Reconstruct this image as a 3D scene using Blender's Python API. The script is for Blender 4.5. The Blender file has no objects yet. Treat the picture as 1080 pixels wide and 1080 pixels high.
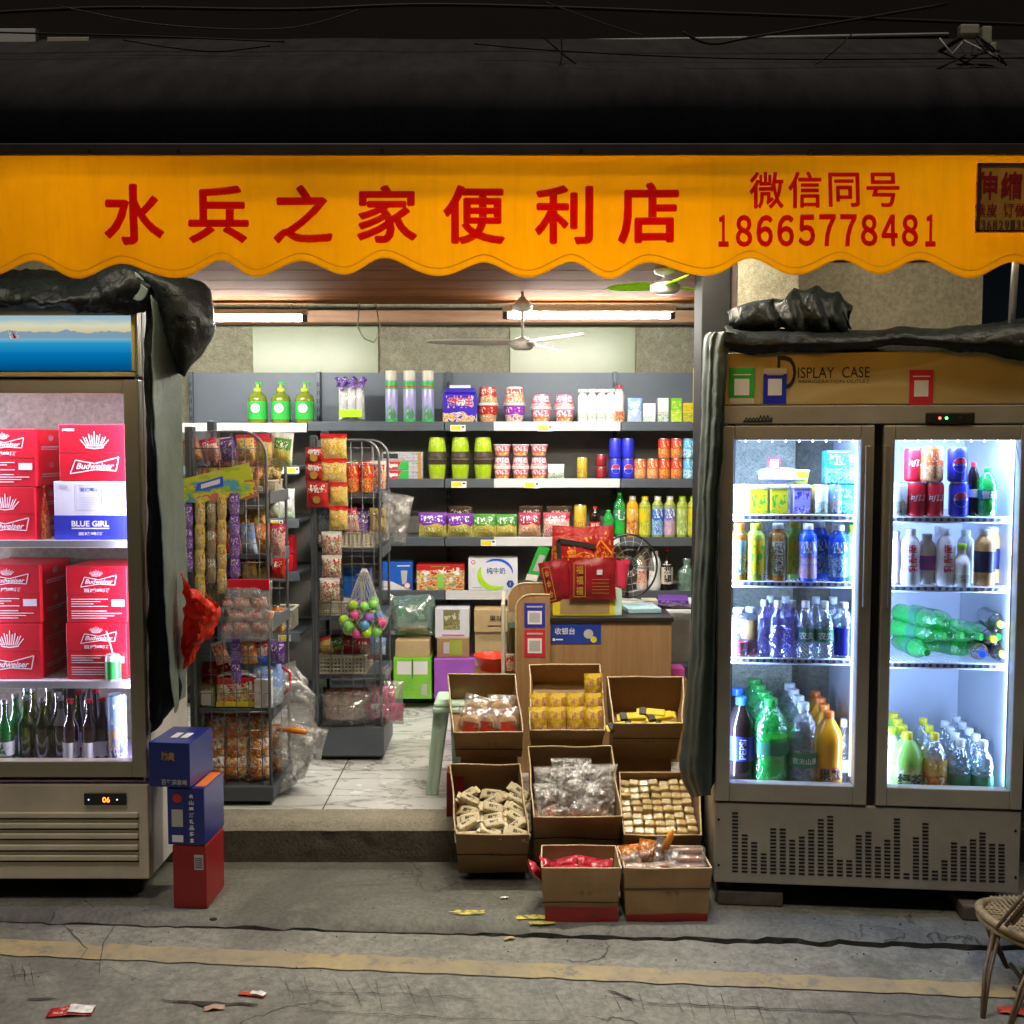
import bpy, bmesh, math, random
from mathutils import Vector, Matrix, noise, Euler
R = math.radians
random.seed(11)
F = 1093.0; CH = 1.65; TH = math.atan(70 / F); CP = math.cos(TH); SP = math.sin(TH)
sc = bpy.context.scene
COL = sc.collection

# ---- the photograph's projection, used to read real positions off it -------------
def fwd(Y, z): return Y * CP - (z - CH) * SP
def Xp(px, Y, z): return (px - 540) / F * fwd(Y, z)
def Zp(py, Y):
    v = (540 - py) / F
    return CH + Y * (v * CP - SP) / (CP + v * SP)
def P(px, py, Y):
    z = Zp(py, Y); return Vector((Xp(px, Y, z), Y, z))
def Yg(py, z=0.0):
    v = (540 - py) / F
    return (z - CH) * (CP + v * SP) / (v * CP - SP)
def G(px, py, z=0.0):
    Y = Yg(py, z); return Vector((Xp(px, Y, z), Y, z))

# ---- materials --------------------------------------------------------------------
MATS = {}
def nm(name):
    m = bpy.data.materials.new(name); m.use_nodes = True
    nt = m.node_tree; nt.nodes.clear()
    out = nt.nodes.new('ShaderNodeOutputMaterial')
    MATS[name] = m
    return m, nt, out
def N(nt, t, **kw):
    n = nt.nodes.new(t)
    for k, v in kw.items():
        if k in n.inputs: n.inputs[k].default_value = v
        else: setattr(n, k, v)
    return n
def c4(c): return (c[0], c[1], c[2], 1)
def ramp(nt, src, stops, const=False):
    r = nt.nodes.new('ShaderNodeValToRGB')
    if const: r.color_ramp.interpolation = 'CONSTANT'
    e = r.color_ramp.elements
    while len(e) > 1: e.remove(e[-1])
    e[0].position = stops[0][0]; e[0].color = c4(stops[0][1])
    for p, c in stops[1:]:
        q = e.new(p); q.color = c4(c)
    nt.links.new(src, r.inputs[0])
    return r.outputs[0]
def mixc(nt, fac, a, b, mode='MIX'):
    m = nt.nodes.new('ShaderNodeMix'); m.data_type = 'RGBA'; m.blend_type = mode
    for i, v in ((0, fac), (6, a), (7, b)):
        if hasattr(v, 'links'): nt.links.new(v, m.inputs[i])
        elif isinstance(v, (int, float)): m.inputs[i].default_value = v
        else: m.inputs[i].default_value = c4(v)
    return m.outputs[2]
def math_(nt, op, a, b=None, c=None):
    m = nt.nodes.new('ShaderNodeMath'); m.operation = op
    for i, v in ((0, a), (1, b), (2, c)):
        if v is None: continue
        if hasattr(v, 'links'): nt.links.new(v, m.inputs[i])
        else: m.inputs[i].default_value = v
    return m.outputs[0]
def coord(nt, kind='Object', scale=(1, 1, 1), loc=(0, 0, 0)):
    tc = nt.nodes.new('ShaderNodeTexCoord'); mp = nt.nodes.new('ShaderNodeMapping')
    mp.inputs['Scale'].default_value = scale; mp.inputs['Location'].default_value = loc
    nt.links.new(tc.outputs[kind], mp.inputs[0])
    return mp.outputs[0]
def noise_(nt, vec, scale, detail=3, rough=.5, dist=0):
    n = N(nt, 'ShaderNodeTexNoise', Scale=scale, Detail=detail, Roughness=rough, Distortion=dist)
    nt.links.new(vec, n.inputs['Vector']); return n.outputs['Fac']
def voro(nt, vec, scale, feat='F1', out='Distance'):
    n = N(nt, 'ShaderNodeTexVoronoi', Scale=scale); n.feature = feat
    nt.links.new(vec, n.inputs['Vector']); return n.outputs[out]
def bump(nt, h, s=.3, d=.01):
    b = N(nt, 'ShaderNodeBump', Strength=s, Distance=d); nt.links.new(h, b.inputs['Height']); return b.outputs[0]
def princ(nt, out, col=None, rough=.5, metal=0, coat=0, normal=None, trans=0, spec=.5, alpha=1):
    p = N(nt, 'ShaderNodeBsdfPrincipled')
    for k, v in (('Base Color', col), ('Roughness', rough), ('Normal', normal)):
        if v is None: continue
        if hasattr(v, 'links'): nt.links.new(v, p.inputs[k])
        elif isinstance(v, (int, float)): p.inputs[k].default_value = v
        else: p.inputs[k].default_value = c4(v)
    p.inputs['Metallic'].default_value = metal; p.inputs['Coat Weight'].default_value = coat
    p.inputs['Specular IOR Level'].default_value = spec
    if out: nt.links.new(p.outputs[0], out.inputs[0])
    return p
def plain(name, c, rough=.5, metal=0, var=.12, scale=8, bm=0, bs=60, coat=0, spec=.5):
    m, nt, out = nm(name); v = coord(nt)
    n = noise_(nt, v, scale, 4, .6)
    col = ramp(nt, n, [(.3, [x * (1 - var) for x in c]), (.7, [min(1, x * (1 + var)) for x in c])])
    nor = bump(nt, noise_(nt, v, bs, 3), bm, .004) if bm else None
    princ(nt, out, col, rough, metal, coat, nor, spec=spec)
    return m
def emis(name, c, s):
    m, nt, out = nm(name); e = N(nt, 'ShaderNodeEmission', Strength=s); e.inputs[0].default_value = c4(c)
    nt.links.new(e.outputs[0], out.inputs[0]); return m
def film(name, tint, opac=.25, rough=.12, gloss=.35, wr=0, ws=30, body=None):
    """thin clear plastic or glass: mostly see-through, tinted, with a glossy face"""
    m, nt, out = nm(name); v = coord(nt)
    t = N(nt, 'ShaderNodeBsdfTransparent'); t.inputs[0].default_value = c4(tint)
    g = N(nt, 'ShaderNodeBsdfGlossy', Roughness=rough); g.inputs[0].default_value = (1, 1, 1, 1)
    d = N(nt, 'ShaderNodeBsdfPrincipled', Roughness=.3); d.inputs['Base Color'].default_value = c4(body or tint)
    if wr:
        b = bump(nt, noise_(nt, v, ws, 2, .5, 1.0), wr, .02)
        nt.links.new(b, g.inputs['Normal']); nt.links.new(b, d.inputs['Normal'])
    lw = N(nt, 'ShaderNodeLayerWeight', Blend=.35)
    if wr: nt.links.new(b, lw.inputs['Normal'])
    f = math_(nt, 'MULTIPLY', lw.outputs['Facing'], gloss); f = math_(nt, 'ADD', f, gloss * .12)
    m1 = N(nt, 'ShaderNodeMixShader'); m1.inputs[0].default_value = opac
    nt.links.new(t.outputs[0], m1.inputs[1]); nt.links.new(d.outputs[0], m1.inputs[2])
    m2 = N(nt, 'ShaderNodeMixShader'); nt.links.new(f, m2.inputs[0])
    nt.links.new(m1.outputs[0], m2.inputs[1]); nt.links.new(g.outputs[0], m2.inputs[2])
    nt.links.new(m2.outputs[0], out.inputs[0]); return m
def pack(name, top, food, accent=(.9, .9, .9), split=.5, band=(.58, .88), s=9, thr=.56, rough=.3, gen=True, wr=.0):
    """printed packaging: one ground colour, a picture zone of food colours, a band of light print"""
    m, nt, out = nm(name)
    v = coord(nt, 'Generated'); sx = nt.nodes.new('ShaderNodeSeparateXYZ'); nt.links.new(v, sx.inputs[0])
    n1 = noise_(nt, v, s, 3, .6, .6)
    k = len(food); f = ramp(nt, n1, [(.0 if i == 0 else .36 + .28 * i / k, c) for i, c in enumerate(food)], True)
    edge = math_(nt, 'ADD', sx.outputs[2], math_(nt, 'MULTIPLY', math_(nt, 'SUBTRACT', noise_(nt, v, 2.2, 1), .5), .35))
    col = mixc(nt, math_(nt, 'GREATER_THAN', edge, split), f, top)
    a = math_(nt, 'GREATER_THAN', sx.outputs[2], band[0]); b = math_(nt, 'LESS_THAN', sx.outputs[2], band[1])
    vx = coord(nt, 'Generated', (1.6, 1, 1.1), (3, 1, 2))
    t = math_(nt, 'GREATER_THAN', noise_(nt, vx, s * .9, 1, .4), thr)
    fac = math_(nt, 'MULTIPLY', math_(nt, 'MULTIPLY', a, b), t)
    fx = math_(nt, 'LESS_THAN', math_(nt, 'ABSOLUTE', math_(nt, 'SUBTRACT', sx.outputs[0], .5)), .4)
    col = mixc(nt, math_(nt, 'MULTIPLY', fac, fx), col, accent)
    nor = bump(nt, noise_(nt, coord(nt, 'Generated'), 7, 3, .6, 1.5), wr, .012) if wr else None
    princ(nt, out, col, rough, 0, .2, nor)
    return m

# ---- mesh builder --------------------------------------------------------------------
TXT = {}
def text_geo(s, bold=0.0, shear=0.0):
    key = (s, bold, shear)
    if key in TXT: return TXT[key]
    cu = bpy.data.curves.new('lettering', 'FONT'); cu.body = s; cu.size = 1; cu.offset = bold; cu.shear = shear
    cu.resolution_u = 3; cu.fill_mode = 'FRONT'
    ob = bpy.data.objects.new('lettering', cu); COL.objects.link(ob)
    dg = bpy.context.evaluated_depsgraph_get()
    me = bpy.data.meshes.new_from_object(ob.evaluated_get(dg))
    vs = [v.co.copy() for v in me.vertices]; fs = [tuple(p.vertices) for p in me.polygons]
    bpy.data.objects.remove(ob); bpy.data.curves.remove(cu); bpy.data.meshes.remove(me)
    if vs:
        x0 = min(v.x for v in vs); x1 = max(v.x for v in vs); y0 = min(v.y for v in vs); y1 = max(v.y for v in vs)
    else: x0 = y0 = 0; x1 = y1 = 1
    TXT[key] = (vs, fs, x0, x1, y0, y1); return TXT[key]

def bold_geo(ch, rad=.04, n=150):
    """a heavy version of a glyph: filled rows, one flat sheet without overlaps; coordinates 0..1 by 0..1"""
    import numpy as np
    vs, fs, x0, x1, y0, y1 = text_geo(ch)
    s = max(x1 - x0, y1 - y0); m = rad * s * 1.3; W = x1 - x0 + 2 * m; H = y1 - y0 + 2 * m; nx = int(n * W / max(W, H)); ny = int(n * H / max(W, H))
    gx, gy = np.meshgrid(x0 - m + (np.arange(nx) + .5) * W / nx, y0 - m + (np.arange(ny) + .5) * H / ny); g = np.zeros((ny, nx), bool)
    for f in fs:
        ins = np.zeros_like(g); P_ = [vs[i] for i in f]
        for a, b in zip(P_, P_[1:] + P_[:1]):
            if a.y == b.y: continue
            c = ((a.y > gy) != (b.y > gy)) & (gx < (b.x - a.x) * (gy - a.y) / (b.y - a.y) + a.x); ins ^= c
        g |= ins
    r = rad * s / (W / nx); R_ = int(r) + 1; d = g.copy()
    for i in range(-R_, R_ + 1):
        for j in range(-R_, R_ + 1):
            if i * i + j * j <= r * r: d |= np.roll(np.roll(g, i, 0), j, 1)
    ys, xs = np.nonzero(d); a0, a1, b0, b1 = xs.min(), xs.max() + 1, ys.min(), ys.max() + 1
    out = []; F_ = []
    for y in range(b0, b1):
        row = np.concatenate(([0], d[y].astype(int), [0])); df = np.diff(row); st = np.nonzero(df == 1)[0]; en = np.nonzero(df == -1)[0]
        for u, v in zip(st, en):
            k = len(out); U, V = (u - a0) / (a1 - a0), (v - a0) / (a1 - a0); p, q = (y - b0) / (b1 - b0), (y + 1 - b0) / (b1 - b0)
            out += [(U, p), (V, p), (V, q), (U, q)]; F_.append((k, k + 1, k + 2, k + 3))
    return out, F_

class MB:
    def __init__(s): s.v = []; s.f = []; s.m = []; s.sm = []; s.names = []
    def mi(s, m):
        if m not in s.names: s.names.append(m)
        return s.names.index(m)
    def add(s, vs, fs, m, smooth=False, T=None):
        b = len(s.v)
        for v in vs:
            v = Vector(v)
            if T is not None: v = T @ v
            s.v.append(v)
        k = s.mi(m)
        for f in fs: s.f.append([b + i for i in f]); s.m.append(k); s.sm.append(smooth)
        return s
    def box(s, x0, x1, y0, y1, z0, z1, m, bev=0.0, T=None):
        if bev <= 0:
            vs = [(x, y, z) for x in (x0, x1) for y in (y0, y1) for z in (z0, z1)]
            fs = [(0, 1, 3, 2), (4, 6, 7, 5), (0, 4, 5, 1), (2, 3, 7, 6), (0, 2, 6, 4), (1, 5, 7, 3)]
            return s.add(vs, fs, m, False, T)
        bm = bmesh.new(); bmesh.ops.create_cube(bm, size=1)
        for v in bm.verts:
            v.co = Vector(((x0 + x1) / 2 + v.co.x * (x1 - x0), (y0 + y1) / 2 + v.co.y * (y1 - y0), (z0 + z1) / 2 + v.co.z * (z1 - z0)))
        bmesh.ops.bevel(bm, geom=bm.edges[:], offset=bev, segments=2, profile=.5, affect='EDGES')
        bm.verts.index_update()
        vs = [v.co.copy() for v in bm.verts]; fs = [[v.index for v in f.verts] for f in bm.faces]; bm.free()
        return s.add(vs, fs, m, False, T)
    def lathe(s, prof, m, n=16, c=(0, 0, 0), T=None, smooth=True, caps=True):
        vs = []; fs = []
        for (r, z) in prof:
            for i in range(n):
                a = 2 * math.pi * i / n; vs.append((c[0] + r * math.cos(a), c[1] + r * math.sin(a), c[2] + z))
        for j in range(len(prof) - 1):
            for i in range(n):
                k = (i + 1) % n; fs.append((j * n + i, j * n + k, (j + 1) * n + k, (j + 1) * n + i))
        s.add(vs, fs, m, smooth, T)
        if caps:
            for j, rev in ((0, True), (len(prof) - 1, False)):
                if prof[j][0] > 1e-4:
                    ring = [(c[0] + prof[j][0] * math.cos(2 * math.pi * i / n), c[1] + prof[j][0] * math.sin(2 * math.pi * i / n), c[2] + prof[j][1]) for i in range(n)]
                    s.add(ring, [list(range(n))[::-1] if rev else list(range(n))], m, False, T)
        return s
    def tube(s, pts, r, m, n=6, closed=False, smooth=True):
        pts = [Vector(p) for p in pts]; rs = r if isinstance(r, (list, tuple)) else [r] * len(pts)
        vs = []; fs = []; L = len(pts); up = None
        for i, p in enumerate(pts):
            if closed: d = pts[(i + 1) % L] - pts[i - 1]
            else: d = pts[min(i + 1, L - 1)] - pts[max(i - 1, 0)]
            d = d.normalized() if d.length > 1e-9 else Vector((0, 0, 1))
            if up is None: up = d.orthogonal().normalized()
            else:
                up = up - d * up.dot(d)
                up = up.normalized() if up.length > 1e-6 else d.orthogonal().normalized()
            w = d.cross(up)
            for k in range(n):
                a = 2 * math.pi * k / n; vs.append(p + (up * math.cos(a) + w * math.sin(a)) * rs[i])
        for i in range(L if closed else L - 1):
            j = (i + 1) % L
            for k in range(n):
                q = (k + 1) % n; fs.append((i * n + k, i * n + q, j * n + q, j * n + k))
        if not closed: fs.append(list(range(n))[::-1]); fs.append([(L - 1) * n + k for k in range(n)])
        return s.add(vs, fs, m, smooth)
    def poly(s, pts, m, thick=None, T=None):
        """flat outline; with thick it is extruded by that vector"""
        pts = [Vector(p) for p in pts]; n = len(pts)
        if thick is None: return s.add(pts, [list(range(n))], m, False, T)
        t = Vector(thick); vs = pts + [p + t for p in pts]
        fs = [list(range(n)), [n + i for i in range(n)][::-1]] + [(i, n + i, n + (i + 1) % n, (i + 1) % n) for i in range(n)]
        return s.add(vs, fs, m, False, T)
    def text(s, txt, cx, cz, m, h=None, w=None, y=0, bold=0, shear=0, fn=None, T=None, rot=0):
        """lettering on a face that looks towards -y, centred at (cx, cz)"""
        vs, fs, x0, x1, y0, y1 = text_geo(txt, bold, shear)
        if not vs: return s
        sx = (w / (x1 - x0)) if w else None; sz = (h / (y1 - y0)) if h else None
        if sx is None: sx = sz
        if sz is None: sz = sx
        out = []; cr, sr = math.cos(rot), math.sin(rot)
        for v in vs:
            a = (v.x - (x0 + x1) / 2) * sx; b = (v.y - (y0 + y1) / 2) * sz
            a, b = a * cr - b * sr, a * sr + b * cr
            out.append(fn(cx + a, cz + b) if fn else (cx + a, y, cz + b))
        return s.add(out, fs, m, False, T)
    def grid(s, fn, nu, nv, m, smooth=True, T=None, cu=False):
        vs = [fn(i / nu, j / nv) for i in range(nu + (0 if cu else 1)) for j in range(nv + 1)]
        fs = []
        for i in range(nu):
            i2 = (i + 1) % nu if cu else i + 1
            for j in range(nv): fs.append((i * (nv + 1) + j, i2 * (nv + 1) + j, i2 * (nv + 1) + j + 1, i * (nv + 1) + j + 1))
        return s.add(vs, fs, m, smooth, T)
    def build(s, name, parent=None, mats=None):
        me = bpy.data.meshes.new(name)
        me.from_pydata([tuple(v) for v in s.v], [], s.f)
        for n in s.names: me.materials.append(MATS[(mats or {}).get(n, n)])
        me.polygons.foreach_set('material_index', s.m); me.polygons.foreach_set('use_smooth', s.sm)
        me.update()
        o = bpy.data.objects.new(name, me); COL.objects.link(o)
        if parent: o.parent = parent
        return o

# ---- things ----------------------------------------------------------------------------
USED = {}
def tag(o, label, cat, group=None, kind=None):
    if label: o['label'] = label
    if cat: o['category'] = cat
    if group: o['group'] = group
    if kind: o['kind'] = kind
    if label:
        n = len(label.split())
        if n < 4 or n > 16: print('LABEL LENGTH', n, label)
        if label in USED and not (group and USED[label] == group): print('DUPLICATE LABEL', label)
        USED[label] = group
    return o
def thing(name, label, cat, loc=(0, 0, 0), rz=0, group=None, kind=None):
    o = bpy.data.objects.new(name, None); o.empty_display_size = .05; COL.objects.link(o)
    o.location = loc; o.rotation_euler = (0, 0, rz)
    return tag(o, label, cat, group, kind)
def struct(name, mb): return tag(mb.build(name), None, None, kind='structure')
def copy_tree(o, parent=None):
    c = o.copy(); COL.objects.link(c); c.parent = parent
    for ch in list(o.children): copy_tree(ch, c)
    return c
PROTO = {}
def inst(key, builder, name, label, cat, loc, group=None, rz=0, rx=0, ry=0, s=1):
    if key in PROTO: o = copy_tree(PROTO[key])
    else:
        o = bpy.data.objects.new(name, None); o.empty_display_size = .03; COL.objects.link(o)
        builder(o); PROTO[key] = o
    for k in ('group',):
        if k in o and not group: del o[k]
    tag(o, label, cat, group)
    o.location = loc; o.rotation_euler = (rx, ry, rz)
    o.scale = s if isinstance(s, (tuple, list)) else (s, s, s)
    return o
ORD = ['leftmost', 'second from left', 'third from left', 'fourth from left', 'fifth from left', 'sixth from left', 'seventh from left', 'eighth from left', 'ninth from left', 'tenth from left']
def loft(mb, sections, nu, nv, m, amp=0.0, fs=6.0, seed=0, fold=None):
    """cloth through a row of polylines, smooth both ways, with folds"""
    def cr(pts, t):
        n = len(pts) - 1; x = min(max(t, 0), 1) * n; i = min(int(x), n - 1); u = x - i
        p0 = pts[max(i - 1, 0)]; p1 = pts[i]; p2 = pts[i + 1]; p3 = pts[min(i + 2, n)]
        return .5 * ((2 * p1) + (p2 - p0) * u + (2 * p0 - 5 * p1 + 4 * p2 - p3) * u * u + (3 * p1 - p0 - 3 * p2 + p3) * u ** 3)
    S = [[Vector(p) for p in q] for q in sections]
    def fn(a, b):
        p = cr([cr(q, b) for q in S], a)
        if amp:
            q = p * fs + Vector((seed * 7.3, seed, 0)); v_ = noise.noise_vector(q * 1.6 + Vector((3, 9, seed)))
            v3 = noise.noise_vector(q * 4.3); p = p + Vector([abs(c) ** .7 for c in v3]) * amp * .55
            p = p + noise.noise_vector(q) * amp * .8 + Vector([abs(c) for c in v_]) * amp * 1.1 - Vector((0, amp * .4 * abs(noise.noise(q * 3.1)), amp * .4 * abs(noise.noise(q * 3.1 + Vector((5, 0, 0))))))
        if fold: p = p + Vector(fold(a, b))
        return p
    return mb.grid(fn, nu, nv, m)
# ================= materials =================
W3 = lambda x: (x, x, x)
plain('grey_frame', (.10, .12, .145), .42, .3, .08)
plain('grey_panel', (.13, .155, .19), .5, .1, .06)
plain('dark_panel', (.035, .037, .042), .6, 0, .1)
plain('shelf_white', (.62, .64, .66), .35, 0, .06)
plain('white_plastic', (.78, .78, .76), .35)
plain('white_paint', (.8, .8, .78), .4, 0, .04)
plain('cream_plastic', (.62, .58, .47), .4)
plain('black_plastic', (.02, .02, .022), .35)
plain('dark_rubber', (.015, .015, .015), .7)
plain('steel', (.55, .55, .55), .3, .9)
plain('wire_grey', (.22, .23, .25), .4, .6)
plain('wire_white', (.72, .74, .80), .35, .1)
plain('wire_dark', (.05, .05, .055), .5, .3)
plain('fridge_cream', (.74, .66, .52), .42, .15, .13, 5, .05, 200)
plain('fridge_cream2', (.40, .375, .32), .42, .15, .13, 5, .05, 200)
plain('fridge_beige', (.42, .38, .28), .36, .35, .06, 3, .05, 200)
plain('fridge_liner', (.62, .64, .70), .45, 0, .03)
plain('liner_violet', (.33, .29, .46), .45, 0, .03)
plain('gold_trim', (.50, .38, .12), .4, .1)
plain('slot_dark', (.008, .008, .008), .8)
plain('letter_red', (.42, .006, .01), .55, 0, .1)
plain('letter_red_bright', (.55, .03, .02), .5)
plain('letter_white', (.85, .85, .85), .45, 0, .02)
plain('letter_grey', (.5, .5, .52), .45, 0, .02)
plain('letter_black', (.02, .02, .02), .5, 0, .02)
plain('letter_gold', (.55, .33, .06), .35, .4)
plain('letter_blue', (.02, .07, .35), .45)
plain('case_red', (.62, .01, .025), .38, 0, .06)
plain('case_red_dark', (.22, .02, .025), .5, 0, .1)
plain('case_white', (.72, .74, .80), .4, 0, .04)
plain('case_blue', (.03, .04, .42), .4)
plain('carton_blue', (.012, .025, .22), .3, 0, .15, coat=.3)
plain('carton_red', (.30, .012, .015), .4, 0, .15)
plain('carton_orange', (.8, .2, .03), .4)
plain('green_plastic', (.03, .42, .06), .3)
plain('lime_plastic', (.42, .75, .02), .35)
plain('green_print', (.03, .42, .07), .4)
plain('red_cap', (.6, .02, .02), .35)
plain('orange_cap', (.85, .18, .02), .35)
plain('yellow_cap', (.75, .62, .02), .35)
plain('blue_cap', (.02, .12, .65), .35)
plain('mint_plastic', (.60, .84, .70), .42, 0, .05)
plain('red_plastic', (.85, .06, .02), .35, 0, .08, 8, .1, 12)
plain('label_green', (.05, .28, .14), .4)
plain('label_red', (.6, .03, .05), .4)
plain('label_white', (.8, .8, .8), .4)
plain('label_blue', (.02, .03, .55), .35)
plain('label_yellow', (.75, .62, .03), .4)
plain('label_navy', (.015, .02, .09), .4)
plain('tin_lid', (.6, .6, .62), .28, .9)
plain('yellow_print', (.75, .55, .02), .4)
plain('purple_card', (.36, .10, .55), .5)
plain('pink_card', (.75, .10, .5), .5)
plain('cream_wall', (.27, .31, .18), .3, 0, .03)
plain('fan_white', (.75, .75, .72), .35)
plain('rattan', (.33, .24, .12), .5, 0, .3, 40, .3, 90)
plain('rattan_dark', (.12, .075, .04), .5, 0, .3, 40, .3, 90)
plain('rail_dark', (.07, .05, .045), .5, .3, .3, 6)
plain('cable_black', (.01, .01, .01), .6)
plain('cable_white', (.6, .6, .58), .5)
plain('pale_wall', (.45, .43, .34), .7)
plain('brick_block', (.13, .11, .09), .9, 0, .3, 12, .6, 60)
plain('roll', (.8, .8, .8), .7)
plain('candy_cream', (.72, .62, .38), .4, 0, .2, 30)
plain('bread', (.72, .40, .14), .6, 0, .35, 20, .3, 80)
plain('sausage', (.50, .22, .13), .4, 0, .25, 30)
plain('orange_ball', (.9, .3, .02), .4)
plain('pink_ball', (.8, .08, .3), .4); plain('green_ball', (.25, .7, .12), .4); plain('blue_ball', (.1, .35, .7), .4); plain('violet_ball', (.35, .12, .6), .4)
emis('tube_light', (1, .97, .90), 215)
emis('added_bulb', (1, .84, .60), 330); emis('added_tube', (1, .90, .70), 48)
emis('led_strip', (.75, .8, 1), 14)
emis('led_red', (1, .05, .02), 12); emis('led_green', (.05, 1, .1), 12); emis('led_orange', (1, .22, .02), 5); emis('led_white', (.72, .82, 1), 1.6)

# tarpaulin: dark green black vinyl
m, nt, out = nm('tarp'); v = coord(nt)
n = noise_(nt, v, 5, 4, .6); n2 = noise_(nt, v, 22, 3, .6, 1)
col = ramp(nt, n, [(.3, (.0045, .006, .006)), (.75, (.010, .013, .0125))])
princ(nt, out, col, ramp(nt, n2, [(.3, W3(.36)), (.7, W3(.55))]), 0, 0, bump(nt, n2, .6, .012), spec=.2)
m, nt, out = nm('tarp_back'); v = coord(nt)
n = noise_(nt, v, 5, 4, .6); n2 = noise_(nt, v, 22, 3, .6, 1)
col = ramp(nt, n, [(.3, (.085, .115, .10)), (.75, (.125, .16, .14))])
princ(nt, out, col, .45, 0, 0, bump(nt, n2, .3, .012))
# awning vinyl, lets lamp light through
m, nt, out = nm('awning_vinyl'); v = coord(nt)
n = noise_(nt, coord(nt, 'Object', (1, 1, .5)), 3, 5, .65); n3 = noise_(nt, coord(nt, 'Object', (14, 1, 1.5)), 2.0, 4, .7)
col = ramp(nt, n, [(.28, (.88, .54, .010)), (.72, (.96, .62, .016))])
col = mixc(nt, math_(nt, 'MULTIPLY', ramp(nt, n3, [(.48, W3(0)), (.8, W3(1))]), .30), col, (.60, .36, .012))
p = princ(nt, None, col, .42, 0, 0, bump(nt, noise_(nt, v, 5, 4, .6), .25, .02))
tr = N(nt, 'ShaderNodeBsdfTranslucent'); nt.links.new(col, tr.inputs[0])
mx = N(nt, 'ShaderNodeMixShader'); mx.inputs[0].default_value = .62
nt.links.new(p.outputs[0], mx.inputs[1]); nt.links.new(tr.outputs[0], mx.inputs[2]); nt.links.new(mx.outputs[0], out.inputs[0])
def tlet(name, c):
    m, nt, out = nm(name); p = princ(nt, None, c, .5); tr = N(nt, 'ShaderNodeBsdfTranslucent'); tr.inputs[0].default_value = c4(c)
    mx = N(nt, 'ShaderNodeMixShader'); mx.inputs[0].default_value = .62; nt.links.new(p.outputs[0], mx.inputs[1]); nt.links.new(tr.outputs[0], mx.inputs[2]); nt.links.new(mx.outputs[0], out.inputs[0])
tlet('letter_awning', (.62, .006, .012))
# hood: dark coated sheet
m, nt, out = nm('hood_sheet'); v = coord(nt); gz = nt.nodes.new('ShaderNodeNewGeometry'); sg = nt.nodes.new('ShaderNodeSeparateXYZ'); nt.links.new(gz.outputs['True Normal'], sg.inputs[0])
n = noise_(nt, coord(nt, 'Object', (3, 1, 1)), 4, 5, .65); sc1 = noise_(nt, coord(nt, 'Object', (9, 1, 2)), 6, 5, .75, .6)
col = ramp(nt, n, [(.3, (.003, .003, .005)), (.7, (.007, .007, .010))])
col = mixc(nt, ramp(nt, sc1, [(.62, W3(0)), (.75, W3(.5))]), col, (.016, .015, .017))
dz = math_(nt, 'ABSOLUTE', sg.outputs[2]); painted_sheen = math_(nt, 'MULTIPLY', ramp(nt, dz, [(.50, W3(0)), (.86, W3(1))]), math_(nt, 'ADD', n, .25))  # sheen painted in as colour: the flatter top of the sheet goes lighter
col = mixc(nt, painted_sheen, col, (.085, .078, .080))
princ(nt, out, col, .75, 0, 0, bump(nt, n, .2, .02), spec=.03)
# concrete variants
def concrete(name, c1, c2, bs=.5, sc_=1.0, spots=.0, rough=.85, crack=True):
    m, nt, out = nm(name); v = coord(nt)
    n = noise_(nt, v, 1.3 * sc_, 6, .65, .3); n2 = noise_(nt, v, 45 * sc_, 4, .7); n3 = noise_(nt, v, 6 * sc_, 5, .7, .6)
    col = ramp(nt, n, [(.3, c1), (.7, c2)])
    col = mixc(nt, .55, col, ramp(nt, n3, [(.3, [x * .6 for x in c1]), (.7, [x * 1.25 for x in c2])]))
    col = mixc(nt, .35, col, ramp(nt, n2, [(.35, [x * .5 for x in c1]), (.65, [x * 1.4 for x in c2])]))
    if crack:
        vv = nt.nodes.new('ShaderNodeVectorMath'); vv.operation = 'MULTIPLY_ADD'
        nz = N(nt, 'ShaderNodeTexNoise', Scale=3 * sc_, Detail=5); nt.links.new(v, nz.inputs['Vector'])
        nt.links.new(nz.outputs['Color'], vv.inputs[0]); vv.inputs[1].default_value = (.6, .6, .6); nt.links.new(v, vv.inputs[2])
        d = voro(nt, vv.outputs[0], .9 * sc_, 'DISTANCE_TO_EDGE')
        cr = math_(nt, 'MULTIPLY', ramp(nt, d, [(0, W3(1)), (.007, W3(0))]), ramp(nt, noise_(nt, v, .9, 2), [(.5, W3(0)), (.58, W3(1))]))
        col = mixc(nt, cr, col, [x * .25 for x in c1])
        h = math_(nt, 'SUBTRACT', math_(nt, 'ADD', math_(nt, 'MULTIPLY', n3, .5), math_(nt, 'MULTIPLY', n2, .6)), math_(nt, 'MULTIPLY', cr, .8))
    else: h = math_(nt, 'ADD', math_(nt, 'MULTIPLY', n3, .5), math_(nt, 'MULTIPLY', n2, .6))
    if name in ('street', 'pavement'):
        st = noise_(nt, v, 1.1, 5, .7, .8); col = mixc(nt, ramp(nt, st, [(.50, W3(0)), (.58, W3(.38)), (.75, W3(.62))]), col, [x * .45 for x in c1]); col = mixc(nt, ramp(nt, noise_(nt, v, 2.3, 6, .75, .4), [(.60, W3(0)), (.66, W3(.35))]), col, [min(1, x * 1.45) for x in c2])
    princ(nt, out, col, ramp(nt, n3, [(.3, W3(rough - .15)), (.7, W3(min(1, rough + .1)))]), 0, 0, bump(nt, h, bs, .008))
concrete('street', (.14, .143, .122), (.265, .26, .225), .7)
concrete('pavement', (.10, .102, .088), (.168, .166, .142), .4, 1.2, rough=.7)
concrete('kerb', (.10, .09, .07), (.18, .165, .13), .8, 2, crack=False)
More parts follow.
